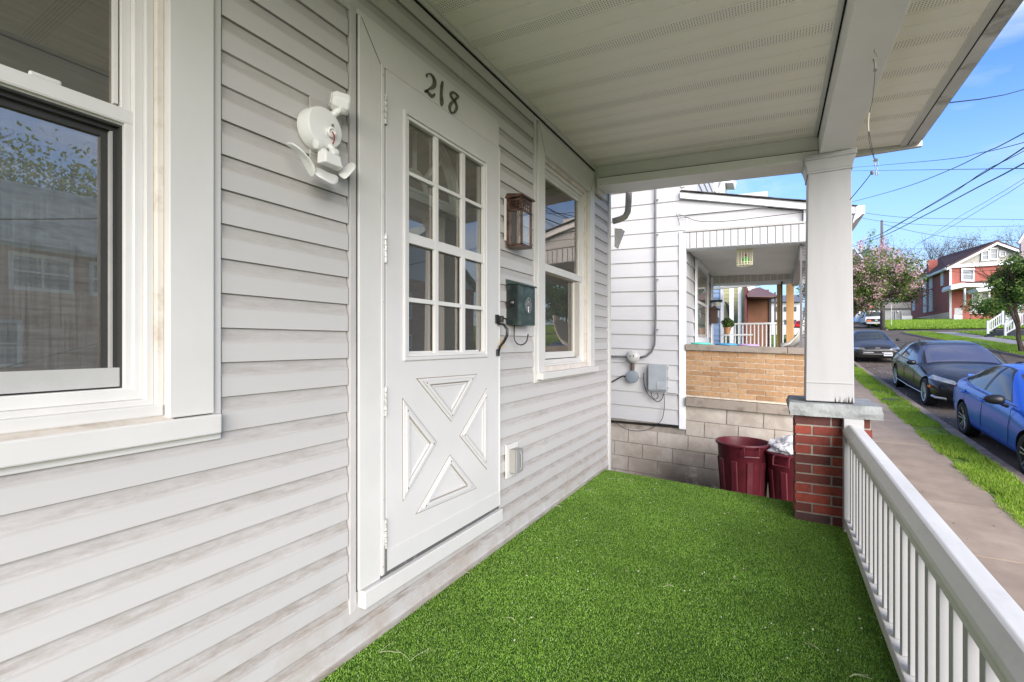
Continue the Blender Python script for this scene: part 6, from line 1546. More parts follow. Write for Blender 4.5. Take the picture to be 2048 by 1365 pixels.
# =================================================================== vans and small far things
wmat = flat('van_white', (.66, .67, .67), .35)
vn = thing('white_van', 'white cargo van parked up the street beyond the old black coupe', 'van', (8.0, 66, G(66)))
Yv = 62.0
def Q(px, py, Y=Yv): return PY(px, py, Y)
def quad_prism(name, pts, Y, dep, mt, par, bev=0): return MB().prism([PY(px, py, Y) for px, py in pts], (0, dep, 0)).build(name, mt, par, bevel=bev)
quad_prism('body', [(1730, 642), (1730, 634), (1733, 622), (1760, 622), (1764, 634), (1764, 644), (1730, 645)], Yv, 4.5, wmat, vn, .05)
quad_prism('load_body', [(1710, 645), (1711, 620), (1730, 618), (1732, 645)], Yv + 3, 3.0, wmat, vn, .05)
quad_prism('windscreen', [(1731, 633.5), (1732.5, 624), (1761, 624), (1763, 632)], Yv - .02, -.05, flat('van_glass', (.05, .06, .06), .1), vn)
quad_prism('grille', [(1734, 643.5), (1734, 638), (1764, 638), (1764, 643)], Yv - .02, -.06, blackp, vn)
quad_prism('bumper', [(1733, 648), (1733, 644.5), (1764, 644.5), (1764, 648)], Yv - .05, -.12, flat('bumper_grey', (.4, .4, .4)), vn)
quad_prism('headlight', [(1734, 643), (1734, 640), (1742, 640), (1742, 643)], Yv - .09, -.05, amber, vn)
quad_prism('badge', [(1750, 641.5), (1750, 640), (1755, 640), (1755, 641.5)], Yv - .09, -.05, flat('plate_white', (.6, .6, .6)), vn)
quad_prism('mirror', [(1725, 634), (1725, 629), (1728, 629), (1728, 634)], Yv - .1, -.2, blackp, vn)
for px in (1737, 1759):
    c = PY(px, 649, Yv + .5); MB().lathe([(0, -.12), (.35, -.12), (.35, .12), (0, .12)], c, (1, 0, 0), 16).build('wheel', tyre_m, vn)
bt = thing('blue_truck', 'blue vehicle nose showing beside the white van', 'truck', PY(1706, 645, 60))
quad_prism('body', [(1700, 648), (1700, 629), (1709, 629), (1712, 640), (1712, 644), (1706, 650)], 60, 3, flat('far_blue', (.03, .16, .42), .4), bt, .05)
quad_prism('bumper', [(1700, 652), (1700, 645), (1711, 643), (1711, 650)], 59.9, .2, blackp, bt)
rd = thing('red_canopy', 'faded red fabric canopies beyond the white van', 'canopy', PY(1730, 620, 80))
quad_prism('cloth', [(1704, 626), (1712, 623), (1722, 616), (1742, 611), (1752, 618), (1740, 622), (1718, 622)], 80, 3, flat('faded_red', (.55, .14, .11)), rd)
rc = thing('red_car', 'bright red car glimpsed beyond the hammock', 'car', PY(1597, 650, 20))
quad_prism('body', [(1589, 654), (1590, 646), (1596, 641), (1603, 642), (1606, 648), (1606, 655)], 20, 1.6, paint('red_paint', (.5, .01, .02), .1, .3), rc, .04)
quad_prism('window', [(1595, 647), (1597, 643), (1602, 643.5), (1604, 647)], 19.97, -.02, blackp, rc)
gw = thing('garage', 'weathered white garage with a flat dark roof beside the red brick house', 'garage', PY(1795, 645, 78))
quad_prism('wall', [(1700, 652), (1700, 620), (1822, 618), (1822, 652)], 80, 3, mat('weathered_white', (.36, .35, .33), .8, .2, var=.15, vscale=1, dirt=.5, dcol=(.2, .19, .17), dscale=1.2, bmp=0), gw)
quad_prism('roof', [(1700, 620), (1702, 607), (1822, 605), (1822, 617)], 80.2, 3.2, flat('flat_roof', (.22, .20, .18)), gw)
quad_prism('eave', [(1700, 620.5), (1700, 618), (1823, 616), (1823, 618.5)], 79.8, .3, flat('dark_eave', (.06, .06, .06)), gw)
quad_prism('lamp', [(1794, 625), (1794, 622), (1797, 622), (1797, 625)], 79.9, -.1, flat('plate_white', (.6, .6, .6)), gw)
for px in (1785, 1790, 1803): quad_prism('door_post', [(px, 648), (px, 622), (px + 1, 622), (px + 1, 648)], 79.9, -.1, flat('pale_post', (.5, .5, .48)), gw)
fc = thing('picket_fence', 'short pale fence panel standing at the corner of the red brick house', 'fence', PY(1812, 650, 77))
for i in range(9): quad_prism('picket', [(1804 + i * 2.3, 651), (1804 + i * 2.3, 632), (1806 + i * 2.3, 632), (1806 + i * 2.3, 651)], 77.5 + .05 * (i % 2), .05, flat('pale_post', (.5, .5, .48)), fc)
sg_ = thing('sign_post', 'thin grey sign post on the grass left of the red brick house', 'sign', PY(1783, 655, 60))
quad_prism('post', [(1782.4, 657), (1782.4, 610), (1783.6, 610), (1783.6, 657)], 60, .05, flat('pole_grey', (.5, .5, .47)), sg_)
# =================================================================== red brick house
M['far_brick'] = None
def far_brick():
    m, nt, b = new_mat('far_red_brick'); p = posn(nt); sep = nt.nodes.new('ShaderNodeSeparateXYZ'); nt.links.new(p, sep.inputs[0])
    cmb = nt.nodes.new('ShaderNodeCombineXYZ'); nt.links.new(math_(nt, 'ADD', sep.outputs[0], sep.outputs[1]), cmb.inputs[0]); nt.links.new(sep.outputs[2], cmb.inputs[1])
    br = nt.nodes.new('ShaderNodeTexBrick'); br.inputs['Scale'].default_value = 1; br.inputs['Brick Width'].default_value = .24; br.inputs['Row Height'].default_value = .09
    br.inputs['Mortar Size'].default_value = .008; br.inputs['Color1'].default_value = (.41, .105, .075, 1); br.inputs['Color2'].default_value = (.34, .085, .062, 1); br.inputs['Mortar'].default_value = (.40, .19, .15, 1)
    nt.links.new(cmb.outputs[0], br.inputs['Vector']); n = noise(nt, p, .6, 4, .6)
    nt.links.new(mixc(nt, ramp(nt, n, [(.3, .35), (.7, 0.0)]), br.outputs[0], (.13, .04, .03)), b.inputs['Base Color']); b.inputs['Roughness'].default_value = .9; return m
M['far_brick'] = far_brick()
whm = flat('house_white', (.66, .66, .65), .6)
rh = thing('red_brick_house', 'red brick house with brown roof, grey gable and white porch up the street', 'house', (20, 80, 3.5))
HX0, HY0, HY1 = 18.6, 75.8, 96.0
apx = PY(1990, 487, HY0); HX1 = HX0 + 2 * (apx[0] - HX0)
zeave = PX(1900.7, 533, HX0)[2]; zb = G(HY0) - .3
zeave = PY(1900.7, 533, HY0)[2]
MB().box(HX0, HX1, HY0, HY1, zb, zeave).build('wall', M['far_brick'], rh)
MB().box(HX0 - .06, HX1, HY0 + .3, HY1, zb, G(HY0) + 1.25).build('basement_wall', flat('tan_render', (.75, .55, .36), .9), rh)
MB().prism([(HX0, HY0 - .05, zeave), (HX1, HY0 - .05, zeave), (apx[0], HY0 - .05, apx[2] - .2)], (0, .3, 0)).build('gable', flat('grey_shingle', (.36, .34, .30), .9, bmp=1, bscale=3, stretch=(1, 1, 6)), rh)
rfm = mat('brown_roof', (.10, .055, .048), .9, .2, var=.2, vscale=1, bmp=.6, bscale=5)
for s_ in (-1, 1):
    xe = HX0 - .5 if s_ < 0 else HX1 + .5; ze = zeave - .28
    ml_ = MB(); ya, yb2 = HY0 - .6, HY1 + .4; q8 = [(xe, ya, ze), (apx[0], ya, apx[2] + .05), (apx[0], ya, apx[2] + .25), (xe, ya, ze + .2)]; ml_.add(q8 + [(x, yb2, z + (1.5 if i_ in (1, 2) else .0)) for i_, (x, _, z) in enumerate(q8)], [(0, 1, 2, 3), (7, 6, 5, 4), (0, 4, 5, 1), (1, 5, 6, 2), (2, 6, 7, 3), (3, 7, 4, 0)]); ml_.build('roof', rfm, rh)
    MB().prism([(xe, HY0 - .7, ze - .26), (apx[0], HY0 - .7, apx[2] - .26), (apx[0], HY0 - .7, apx[2] + .02), (xe, HY0 - .7, ze + .02)], (0, .1, 0)).build('bargeboard', whm, rh)
MB().box(HX0 - .62, HX0 - .4, HY0 - .5, HY1, zeave - .45, zeave - .18).build('gutter', whm, rh)
MB().box(HX0 - .3, HX1, HY0 - .35, HY0 - .02, zeave - .25, zeave + .12).build('cornice', whm, rh)
MB().box(HX0 - .12, HX0 + .08, HY0 - .16, HY0 - .02, zb, zeave - .2).build('downspout', whm, rh)
cx_, cy2 = HX0 + 1.2, HY0 + 13
MB().box(cx_ - .5, cx_ + .5, cy2 - .5, cy2 + .5, zeave, PY(1852, 522, cy2)[2]).build('chimney', M['far_brick'], rh)
def hwin(pts, Y, dep=.12, glass=True, fr=.14):
    P = [Vector(PY(px, py, Y)) for px, py in pts]; c = sum(P, Vector()) / len(P); I_ = [c + (p - c) * .74 for p in P]
    o = MB().ring([tuple(p) for p in P], [tuple(p) for p in I_], (0, -dep, 0)).build('window', whm, rh)
    MB().prism([tuple(p) for p in I_], (0, -.03, 0)).build('pane', flat('house_pane', (.20, .22, .24), .25), o)
    a, b = (I_[0] + I_[3]) / 2, (I_[1] + I_[2]) / 2 if len(I_) == 4 else c
    MB().tube([tuple(a + Vector((0, -.06, 0))), tuple(b + Vector((0, -.06, 0)))], .04, 4).build('meeting_rail', whm, o)
hwin([(1922, 537), (1949, 537), (1948, 564), (1922, 563)], HY0 - .02)
hwin([(1962, 502), (1978, 500), (1978, 522), (1962, 523)], HY0 - .08)
hwin([(1979, 496), (1996, 496), (1995, 521), (1979, 521)], HY0 - .08)
hwin([(1998, 502), (2011, 503), (2011, 514), (1998, 514)], HY0 - .08)
for (pa, pb, ya, yb, arch) in ((1848.5, 1854, 556, 580, 0), (1859.5, 1866, 549, 577, 0), (1883, 1888, 540, 571, 0), (1848, 1854.5, 595, 625, 1), (1859.5, 1866, 592, 623, 1), (1826.5, 1831, 602, 621, 1), (1827, 1832, 571, 583, 0)):
    A = PX(pa, ya, HX0); B = PX(pb, yb, HX0); y0, y1 = min(A[1], B[1]), max(A[1], B[1]); z0, z1 = B[2], A[2]
    o = MB().box(HX0 - .10, HX0 - .001, y0, y1, z0, z1).build('window', whm, rh)
    if arch: MB().lathe([(0, 0), ((y1 - y0) / 2, 0), ((y1 - y0) / 2, .1), (0, .1)], (HX0 - .001, (y0 + y1) / 2, z1), (-1, 0, 0), 20).build('arch', whm, o)
    MB().box(HX0 - .115, HX0 - .101, y0 + .35, y1 - .25, z0 + .3, z1 - .2).build('pane', flat('house_blind', (.60, .60, .58), .6), o)
# its porch: roof, columns, brick base, balustrade
PYp = 72.4
def R2(px, py, Y=PYp): return PY(px, py, Y)
MB().prism([R2(1901, 577), R2(1904, 570), R2(1925, 566), R2(2048, 566), R2(2048, 574), R2(1930, 574), R2(1903, 580)], (0, 3.4, 0)).build('porch_roof', whm, rh)
MB().prism([R2(1925, 567), R2(1960, 562), R2(2048, 558), R2(2048, 566)], (0, 3.4, 0)).build('porch_roof_top', rfm, rh)
MB().prism([R2(1952, 577, 69), R2(2010, 570, 69), R2(2010, 579, 69), R2(1957, 584, 69)], (0, 3, 0)).build('hood', whm, rh)
for a_, b_, y_ in ((1928.5, 1934, PYp), (1977.5, 1983, 69.5)):
    p0, p1 = PY(a_, 612, y_), PY(b_, 612, y_); zt = PY(a_, 577, y_)[2]; zz = PY(a_, 626 if a_ > 1950 else 612, y_)[2]
    MB().lathe([((p1[0] - p0[0]) / 2, zz), ((p1[0] - p0[0]) / 2.3, zt)], ((p0[0] + p1[0]) / 2, y_ + .3, 0), (0, 0, 1), 12).build('porch_column', whm, rh)
MB().prism([R2(1925, 650), R2(1925, 613), R2(1939, 613), R2(1939, 648)], (0, .9, 0)).build('brick_pier', M['far_brick'], rh)
MB().prism([R2(1925, 613.5), R2(1925, 611), R2(1939, 611), R2(1939, 613.5)], (0, .9, 0)).build('pier_cap', M['far_brick'], rh)
MB().prism([R2(1939, 648), R2(1939, 628), R2(1985, 628), R2(1985, 648)], (0, .3, 0)).build('brick_base', M['far_brick'], rh)
MB().prism([R2(1908, 650), R2(1908, 630), R2(1925, 630), R2(1925, 650)], (0, .3, 0)).build('lattice_panel', whm, rh)
MB().prism([R2(1939, 625), R2(1939, 614), R2(1978, 614), R2(1978, 625)], (0, .1, 0)).build('balustrade', flat('worn_white', (.50, .49, .47)), rh)
MB().prism([R2(1939, 630), R2(1939, 627), R2(1975, 627), R2(1975, 630)], (0, .2, 0)).build('skirt', whm, rh)
MB().prism([R2(1909, 630), R2(1909, 617), R2(1925, 616), R2(1925, 629)], (0, .1, 0)).build('balustrade', flat('worn_white', (.50, .49, .47)), rh)
for a_, b_ in ((1943, 1957), (1966, 1976)):
    hwin([(a_, 583), (b_, 583), (b_, 611), (a_, 611)], HY0 - .02)
MB().prism([PY(1957, 583, HY0), PY(1965, 583, HY0), PY(1965, 612, HY0), PY(1957, 612, HY0)], (0, -.1, 0)).build('door_surround', whm, rh)
# stair with white railings on the right
stt = thing('front_steps', 'dark steps with white slatted stair railings in front of the right hand houses', 'steps', (14.5, 45, 1.9)); Ys = 43.0
for i in range(4):
    quad_prism('step', [(1973 + i * 6, 676 - i * 4), (1973 + i * 6, 672 - i * 4), (2060, 672 - i * 4), (2060, 678 - i * 4)], Ys + i * .35, .4, flat('slate_step', (.045, .05, .06), .8), stt)
for (x0, y0, x1, y1) in ((1976, 668, 2006, 650), (2011, 672, 2050, 650)):
    for px, py, h in ((x0, y0, 26), (x1, y1, 28)):
        quad_prism('newel', [(px - 2, py), (px - 2, py - h), (px + 2.4, py - h), (px + 2.4, py)], Ys - .3, .12, whm, stt)
    quad_prism('top_rail', [(x0, y0 - 20), (x0, y0 - 24), (x1, y1 - 26), (x1, y1 - 22)], Ys - .28, .08, whm, stt)
    quad_prism('bottom_rail', [(x0, y0 - 3), (x0, y0 - 6), (x1, y1 - 6), (x1, y1 - 3)], Ys - .28, .08, whm, stt)
    nbal = 7
    for i in range(1, nbal):
        t = i / nbal; px = x0 + (x1 - x0) * t; py = y0 + (y1 - y0) * t
        quad_prism('baluster', [(px - .9, py - 4), (px - .9, py - 22), (px + .9, py - 22), (px + .9, py - 4)], Ys - .27, .05, whm, stt)
wp = thing('white_panel_wall', 'white panelled porch wall with posts behind the stair railings', 'wall', (15, 47, 2.5))
quad_prism('panel', [(2011, 655), (2011, 626), (2028, 625), (2028, 650)], 47, .2, whm, wp)
quad_prism('post', [(2028, 655), (2028, 596), (2032, 596), (2032, 655)], 46.8, .2, whm, wp)
quad_prism('post', [(2037, 655), (2037, 596), (2042, 596), (2042, 655)], 46.8, .2, whm, wp)
quad_prism('brick', [(2030, 650), (2030, 622), (2048, 622), (2048, 650)], 47.2, .2, M['far_brick'], wp)
quad_prism('gable_edge', [(2036, 486), (2060, 448), (2060, 455), (2040, 488)], 50, .3, whm, wp)
quad_prism('wall', [(2042, 625), (2042, 486), (2060, 455), (2060, 625)], 50.3, .3, flat('mauve_wall', (.30, .22, .24)), wp)

# =================================================================== trees
def tree(name, lab, base, h, spread, levels, seed, r0, leaves=None, lean=(0, 0), cat='tree', group=None, twig=1.0, first=.35):
    """recursive limbs; leaves = list of (part name, n per tip, radius, size, material)"""
    rg = random.Random(seed); t = thing(name, lab, cat, base, group); m = MB(); tips = []
    def grow(p, d, L, r, lv):
        n = 4; P = [p]; q = p.copy(); dd = d.copy()
        for i in range(n):
            dd = (dd + Vector((rg.uniform(-1, 1), rg.uniform(-1, 1), rg.uniform(-.5, .7))) * .16).normalized(); q = q + dd * L / n; P.append(q.copy())
        m.tube(P, [r * (1 - .4 * i / n) for i in range(n + 1)], 7 if lv > 2 else (5 if lv > 0 else 3), caps=False)
        if lv == 0: tips.append(q); return
        if lv <= 2: tips.append(P[2])
        k = rg.choice((2, 3, 3)) if lv > 1 else 3
        for j in range(k):
            a = rg.uniform(0, 2 * math.pi); tl = rg.uniform(.35, .95) * spread
            side_ = dd.orthogonal().normalized(); side_.rotate(Matrix.Rotation(a, 3, dd)); nd_ = (dd + side_ * tl).normalized()
            src = P[-1] if j < 2 else P[rg.choice((2, 3))]
            grow(src.copy(), nd_, L * rg.uniform(.62, .85), r * .58, lv - 1)
    b = Vector(base); d0 = Vector((lean[0], lean[1], 1)).normalized()
    grow(b - Vector((0, 0, .1)), d0, h * first, r0, levels)
    m.build('trunk', M['bark'], t, smooth=True)
    T = np.array([tuple(v) for v in tips])
    rs_ = np.random.RandomState(seed)
    if leaves:
        for (pn, k, rad, s, mt) in leaves:
            sel = T[rs_.randint(0, len(T), len(T) * k)] if k >= 1 else T[rs_.rand(len(T)) < k]
            off = rs_.normal(size=(len(sel), 3)) * rad; leafcloud(pn, (sel + off).astype(np.float32), s, mt, t, rs_)['kind'] = 'stuff'
    return t, T
M['pink'] = leaf_mat('cherry_blossom', [(.55, .24, .28), (.74, .42, .45), (.85, .62, .62), (.80, .68, .58)], .35)
M['leaf_y'] = leaf_mat('spring_leaves', [(.09, .15, .03), (.18, .28, .05), (.28, .34, .10)], .45)
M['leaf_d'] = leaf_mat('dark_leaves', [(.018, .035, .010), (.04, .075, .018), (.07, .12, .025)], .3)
M['bare'] = leaf_mat('bud_haze', [(.12, .10, .08), (.20, .18, .15), (.16, .17, .09)], .2)
# cherry tree, crown overhanging the road
def blossom_clusters(T, rs_, n, rad, per):
    c = T[rs_.randint(0, len(T), n)] + rs_.normal(size=(n, 3)) * rad
    return np.repeat(c, per, 0) + rs_.normal(size=(n * per, 3)) * .055
tr, T = tree('cherry_tree', 'cherry tree in pink blossom overhanging the near kerb behind the column', (2.35, 23.5, G(23.5)), 5.4, 1.15, 5, 12, .17, None, lean=(.15, .1), first=.30)
def push(T): return T
T2 = T.copy(); rs_ = np.random.RandomState(4)
# crown volume: flat spreading dome fitted to the limbs
ccx, ccy, ccz = 2.95, 24.2, 3.72
def dome(n, seed):
    r_ = np.random.RandomState(seed); d = r_.normal(size=(n, 3)); d /= np.linalg.norm(d, axis=1)[:, None]; rr_ = r_.rand(n) ** .45
    P = d * rr_[:, None] * np.array([2.15, 2.6, 1.30]); P[:, 2] += .10 * np.abs(P[:, 0]); P += np.array([ccx, ccy, ccz])
    keep = np.array([mno.noise(Vector(p) * .9) + .5 * mno.noise(Vector(p) * 2.4) > -.16 for p in P]); return P[keep]
D = dome(1100, 1); 
leafcloud('blossom', (np.repeat(D, 26, 0) + rs_.normal(size=(len(D) * 26, 3)) * .085).astype(np.float32), .030, M['pink'], tr, rs_)['kind'] = 'stuff'
D2 = dome(5200, 2); leafcloud('crown', (np.repeat(D2, 4, 0) + rs_.normal(size=(len(D2) * 4, 3)) * .10).astype(np.float32), .048, M['leaf_y'], tr, rs_)['kind'] = 'stuff'
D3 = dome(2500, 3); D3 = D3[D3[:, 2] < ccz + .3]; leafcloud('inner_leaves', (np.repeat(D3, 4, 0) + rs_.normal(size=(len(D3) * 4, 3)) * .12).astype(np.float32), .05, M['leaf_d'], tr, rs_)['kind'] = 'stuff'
# spray reaching over the top left
for i in range(3):
    p0 = Vector((3.0 + .25 * i, 24, 4.5)); p1 = p0 + Vector((.15 + .1 * i, 0, 1.0 + .3 * (i == 1)))
    P = np.array([tuple(p0.lerp(p1, t)) for t in np.linspace(0, 1, 40)]); P = np.repeat(P, 5, 0) + rs_.normal(size=(200, 3)) * .07
    leafcloud('blossom_spray', P.astype(np.float32), .035, M['leaf_y' if i % 2 else 'pink'], tr, rs_)['kind'] = 'stuff'
b = PG(2044, 706)
gt, T = tree('maple_tree', 'leafy green street tree with a leaning trunk on the far verge at the right edge', b, 4.2, .60, 4, 33, .11, None, lean=(-.10, .1), first=.36)
def blob(n, seed, c, r, thr=-.1, f=.9):
    r_ = np.random.RandomState(seed); d = r_.normal(size=(n, 3)); d /= np.linalg.norm(d, axis=1)[:, None]; rr_ = r_.rand(n) ** .4
    P = d * rr_[:, None] * np.array(r) + np.array(c); return P[np.array([mno.noise(Vector(p) * f) + .5 * mno.noise(Vector(p) * f * 2.6) > thr for p in P])]
cc_ = PY(2078, 562, b[1] + .3); B1 = np.concatenate([blob(2600, 5, cc_, (1.55, 1.7, 1.55)), blob(700, 6, (cc_[0] - .8, cc_[1], cc_[2] + .1), (.8, .9, .6)), blob(700, 7, (cc_[0] + .6, cc_[1], cc_[2] + 1.1), (1.1, 1.1, 1.1))])
leafcloud('crown', (np.repeat(B1, 8, 0) + rs_.normal(size=(len(B1) * 8, 3)) * .09).astype(np.float32), .055, M['leaf'], gt, rs_)['kind'] = 'stuff'
B2 = blob(500, 8, (cc_[0] - .7, cc_[1] - .5, cc_[2] - .1), (1.3, 1.2, .9), .0)
leafcloud('young_leaves', (np.repeat(B2, 6, 0) + rs_.normal(size=(len(B2) * 6, 3)) * .09).astype(np.float32), .05, M['leaf_y'], gt, rs_)['kind'] = 'stuff'
b = PY(2000, 640, 44)
sh, _ = tree('evergreen_bush', 'dense green bush behind the white stair railing', (b[0], 44.8, b[2] - 1.2), 3.2, .9, 4, 8, .08, [('crown', 60, .28, .07, M['leaf'])], cat='bush', first=.3)
for i, (px, py, Y, hgt, lab) in enumerate(((1805, 596, 84, 3, 'round green tree beside the garage'), )):
    b = PY(px, py + 30, Y); tree('green_tree', lab, b, 4.5, .9, 4, 50 + i, .15, [('crown', 60, .5, .12, M['leaf'])], first=.35)
# bare trees on the hill behind
rgt = random.Random(77)
labs = ['at the far left, just right of the utility pole', 'left of the brick chimney', 'above the brick chimney', 'right of the brick chimney behind the roof slope', 'behind the middle of the roof', 'behind the roof ridge', 'at the right of the gable peak', 'at the far right edge']
for i, (px, top) in enumerate(((1790, 505), (1822, 498), (1850, 492), (1880, 494), (1925, 486), (1955, 488), (2015, 480), (2045, 486))):
    Y = 128 + rgt.uniform(-8, 8); bx_ = PY(px, 640, Y); tz = PY(px, top, Y)[2]; H = tz - bx_[2]
    tree('bare_tree', 'leafless grey tree on the skyline ' + labs[i], bx_, H * 1.05, .62, 5, 200 + i, .22, [('buds', 3, .5, .10, M['bare'])], group='leafless trees behind the brick house', first=.36)
# low hedge mass under the skyline
hm_ = []
for i in range(80):
    px = 1700 + i * 4.6; Y = 112 + rgt.uniform(-5, 5); q1 = PY(px, 612 + rgt.uniform(-22, 14), Y); hm_.append(q1)
hm_ = np.repeat(np.array(hm_), 130, 0) + rs_.normal(size=(80 * 130, 3)) * np.array([1.4, 1.2, 1.5])
wo = leafcloud('far_woods', hm_.astype(np.float32), .22, M['leaf_d'], None, rs_); tag(wo, 'low mass of dull green woods behind the garage and the van', 'woods', kind='stuff')

# =================================================================== pole and wires
WXX = 9.4
up = thing('utility_pole', 'tall wooden utility pole rising behind the cherry tree', 'utility pole', (9.35, 58.9, 2.6))
t0 = PY(1763.5, 441, 58.9); b0 = PY(1765, 658, 58.9)
MB().tube([(b0[0], 58.9, b0[2] - .2), (b0[0], 58.9, PY(1764, 560, 58.9)[2]), (t0[0], 58.9, t0[2])], [.22, .16, .10], 12).build('pole', M['pole'], up, smooth=True)

MB().lathe([(0, 0), (.16, 0), (.16, .5), (0, .52)], (t0[0] + .3, 58.7, PY(1764, 560, 58.9)[2]), (0, 0, 1), 12).build('bracket', flat('rust_orange', (.35, .16, .05)), up)
def wire(lab, pts, r, X=WXX, name='overhead_wire'):
    P = [PX(px, py, X) for px, py in pts]; e_ = Vector(P[-1]) - Vector(P[-2]); P.append(tuple(Vector(P[-1]) + e_.normalized() * 22 + Vector((0, 0, .4)))); P = smooth3(P, 6); m = MB(); m.tube([tuple(p) for p in P], r, 5); o = m.build(name, M['wire'], None); tag(o, lab, 'wire', 'overhead wires above the street')
wire('upper of the two thick bundled cables above the street', [(1712, 487), (1763, 468), (1850, 417), (1950, 357), (2075, 278)], .030)
wire('twisted companion strand hugging the upper thick cable', [(1760, 470), (1800, 446), (1900, 390), (1970, 342), (2075, 288)], .016, 9.35)
wire('lower of the two thick cables above the street', [(1704, 494), (1763, 474), (1850, 431), (1950, 378), (2075, 312)], .032, 9.5)
wire('thin wire crossing the sky steeply from the column up to the right edge', [(1702, 405), (1800, 378), (1900, 340), (1975, 303), (2075, 252)], .016, 6.0)
wire('thin nearly level wire running from the porch hooks to the right edge', [(1500, 345), (1620, 343), (1760, 331), (1900, 318), (1960, 306), (2075, 278)], .012, 6.4)
m = MB(); m.tube([PX(1889, 207, .938), PX(1960, 199, 1.25), PX(2010, 190, 1.75), PX(2075, 172, 2.6), (9.4, 8.0, 6.2)], .004, 5); o = m.build('overhead_wire', M['wire'], None); tag(o, 'wire leaving the porch gutter toward the right edge', 'wire', 'overhead wires above the street')
wire('fainter left one of the two thin parallel wires sloping down to the far houses', [(1795, 520), (1900, 446), (1975, 402), (2075, 340)], .012, 12)
wire('right one of two thin parallel wires sloping down to the far houses', [(1830, 490), (1900, 455), (1990, 402), (2075, 348)], .014, 12.3)
def wireY(lab, pts, r, Y):
    P = [PY(px, py, Y) for px, py in pts]; e_ = (Vector(P[-1]) - Vector(P[-2])).normalized() * (30 if r > .01 else 0); P = smooth3(P + ([tuple(Vector(P[-1]) + e_)] if r > .01 else []), 6); m = MB(); m.tube([tuple(p) for p in P], r, 5); o = m.build('overhead_wire', M['wire'], None); tag(o, lab, 'wire', 'overhead wires above the street')
wireY('highest level wire crossing the street high above the red house', [(1700, 421), (1763, 431), (1850, 437), (2075, 440)], .018, 58.7)
wireY('second level wire crossing the street above the red house', [(1700, 432), (1763, 443), (1850, 450), (1950, 454), (2075, 452)], .016, 58.8)
wireY('level wire passing just above the gable peak', [(1763, 448), (1850, 468), (1950, 480), (2075, 482)], .018, 58.9)
wireY('lowest level wire crossing in front of the red brick wall', [(1763, 500), (1830, 498), (1900, 498), (1960, 490), (2075, 484)], .014, 60)
wireY('sagging cable in front of the upper red brick wall', [(1763, 520), (1850, 535), (1920, 545), (1990, 541), (2075, 545)], .02, 60.3)
# stray wires near the hooks
wireY('fine slanting wire below the porch hooks', [(1700, 400), (1725, 370), (1742, 348)], .002, 2.9)
# satellite dish next to the column
ds = thing('satellite_dish', 'pale satellite dish on a roof corner right beside the column', 'satellite dish', PY(1712, 505, 13))
dp = PY(1713, 508, 13)
MB().lathe([(0, 0), (.09, .012), (.17, .045), (.175, .05), (.09, .02), (0, .008)], dp, (.8, -.3, .45), 24).build('dish', flat('dish_grey', (.5, .5, .52)), ds, smooth=True)
q1 = PY(1720, 509, 13); MB().tube([dp, PY(1722, 507, 12.8), PY(1739, 497, 12.7)], .018, 6).build('arm', flat('dish_dark', (.15, .16, .18)), ds)

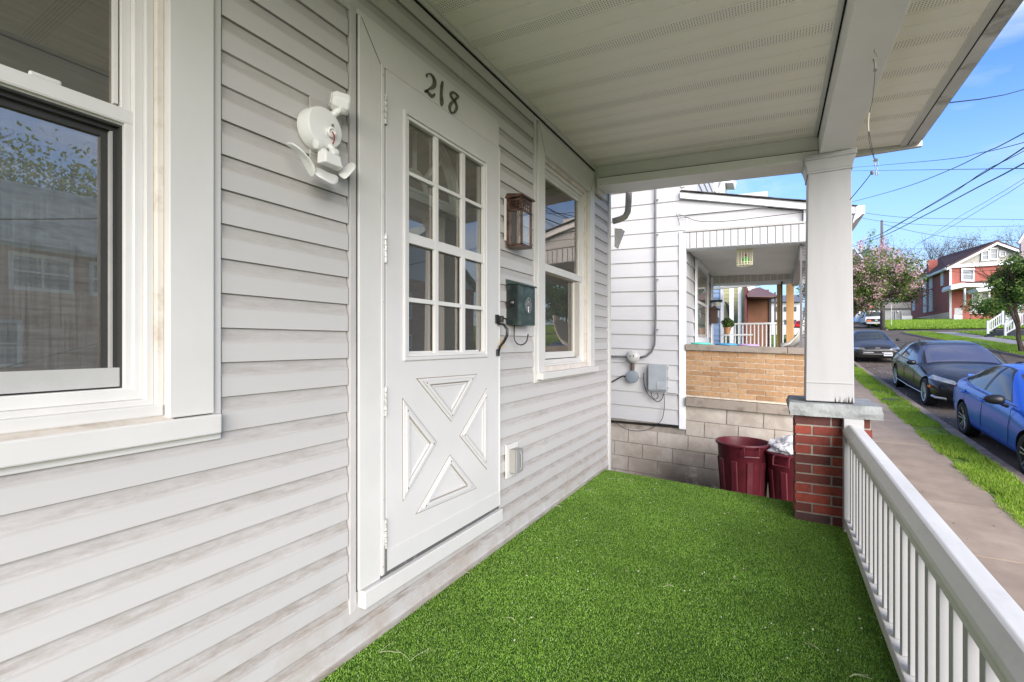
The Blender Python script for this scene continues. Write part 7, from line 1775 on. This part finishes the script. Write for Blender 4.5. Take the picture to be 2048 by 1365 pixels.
# =================================================================== houses across the street (seen in the window glass)
def simple_house(name, lab, x0, x1, y0, y1, zg, ze, zr_, wallm, wins, ridge='y', gm=None):
    h = thing(name, lab, 'house', ((x0 + x1) / 2, (y0 + y1) / 2, zg)); MB().box(x0, x1, y0, y1, zg, ze).build('wall', wallm, h); o = .4
    if ridge == 'y':
        xm = (x0 + x1) / 2
        for a in (x0 - o, x1 + o): MB().prism([(a, y0 - o, ze - .1), (xm, y0 - o, zr_), (xm, y0 - o, zr_ + .15), (a, y0 - o, ze + .05)], (0, y1 - y0 + 2 * o, 0)).build('roof', gm, h)
        MB().prism([(x0, y0 + .02, ze), (x1, y0 + .02, ze), (xm, y0 + .02, zr_ - .1)], (0, y1 - y0 - .04, 0)).build('gable', wallm, h)
    else:
        ym = (y0 + y1) / 2
        for a in (y0 - o, y1 + o): MB().prism([(x0 - o, a, ze - .1), (x0 - o, ym, zr_), (x0 - o, ym, zr_ + .15), (x0 - o, a, ze + .05)], (x1 - x0 + 2 * o, 0, 0)).build('roof', gm, h)
        MB().prism([(x0 + .02, y0, ze), (x0 + .02, y1, ze), (x0 + .02, ym, zr_ - .1)], (x1 - x0 - .04, 0, 0)).build('gable', flat('white_gable', (.6, .6, .6)), h)
    for (yc, zc, ww, hh) in wins:
        o_ = ringbox(x0 - .08, x0 - .001, yc - ww / 2, yc + ww / 2, zc - hh / 2, zc + hh / 2, (.12, .12, .12, .12)).build('window', whm, h)
        MB().box(x0 - .05, x0 - .002, yc - ww / 2 + .1, yc + ww / 2 - .1, zc - hh / 2 + .1, zc + hh / 2 - .1).build('pane', flat('house_pane', (.20, .22, .24), .25), o_)
        MB().box(x0 - .09, x0 - .051, yc - .03, yc + .03, zc - hh / 2 + .1, zc + hh / 2 - .1).box(x0 - .088, x0 - .052, yc - ww / 2 + .1, yc + ww / 2 - .1, zc - .03, zc + .03).build('glazing_bar', whm, o_)
    return h
OB = mat('opposite_brick', (.50, .27, .21), .9, .1, var=.2, vscale=3, bmp=.5, bscale=12, stretch=(1, .3, 3))
gr = mat('grey_green_roof', (.42, .48, .44), .9, .2, var=.2, vscale=2, bmp=.4, bscale=6)
simple_house('brick_house_opposite', 'brick house with paired white windows, reflected in the near window glass', 18, 27, -2, 11, -1.6, 4.3, 7.3, OB, [(5.85, 3.5, 1.6, 1.2), (7.9, 3.5, 1.6, 1.2), (3.7, 3.5, 1.6, 1.2), (1.2, 3.5, 1.6, 1.2), (4.6, 1.2, 1.5, 1.5), (8.2, .9, 1.2, 1.8)], 'y', gr)
simple_house('gabled_house_opposite', 'gabled brick house with green grey roof, reflected in the door glass', 18, 27, 20, 31, -.5, 5.4, 9.2, OB, [(23, 3.6, 1.1, 1.7), (27.5, 3.6, 1.1, 1.7), (23, .9, 1.1, 1.7), (27.5, .9, 1.1, 1.7)], 'x', gr)
for i, (x, y, s) in enumerate(((34, 7.5, 12), (36, 10.5, 13), (35, 14, 12), (38, 18, 14))):
    tree('backyard_tree', 'tall half bare tree behind the opposite houses, ' + ('nearest', 'second', 'third', 'farthest')[i] + ' of the four in its row', (x, y, G(y)), s, .8, 5, 300 + i, .25, [('buds', 16, .7, .14, M['leaf_y'])], first=.34, group='trees behind the opposite houses')
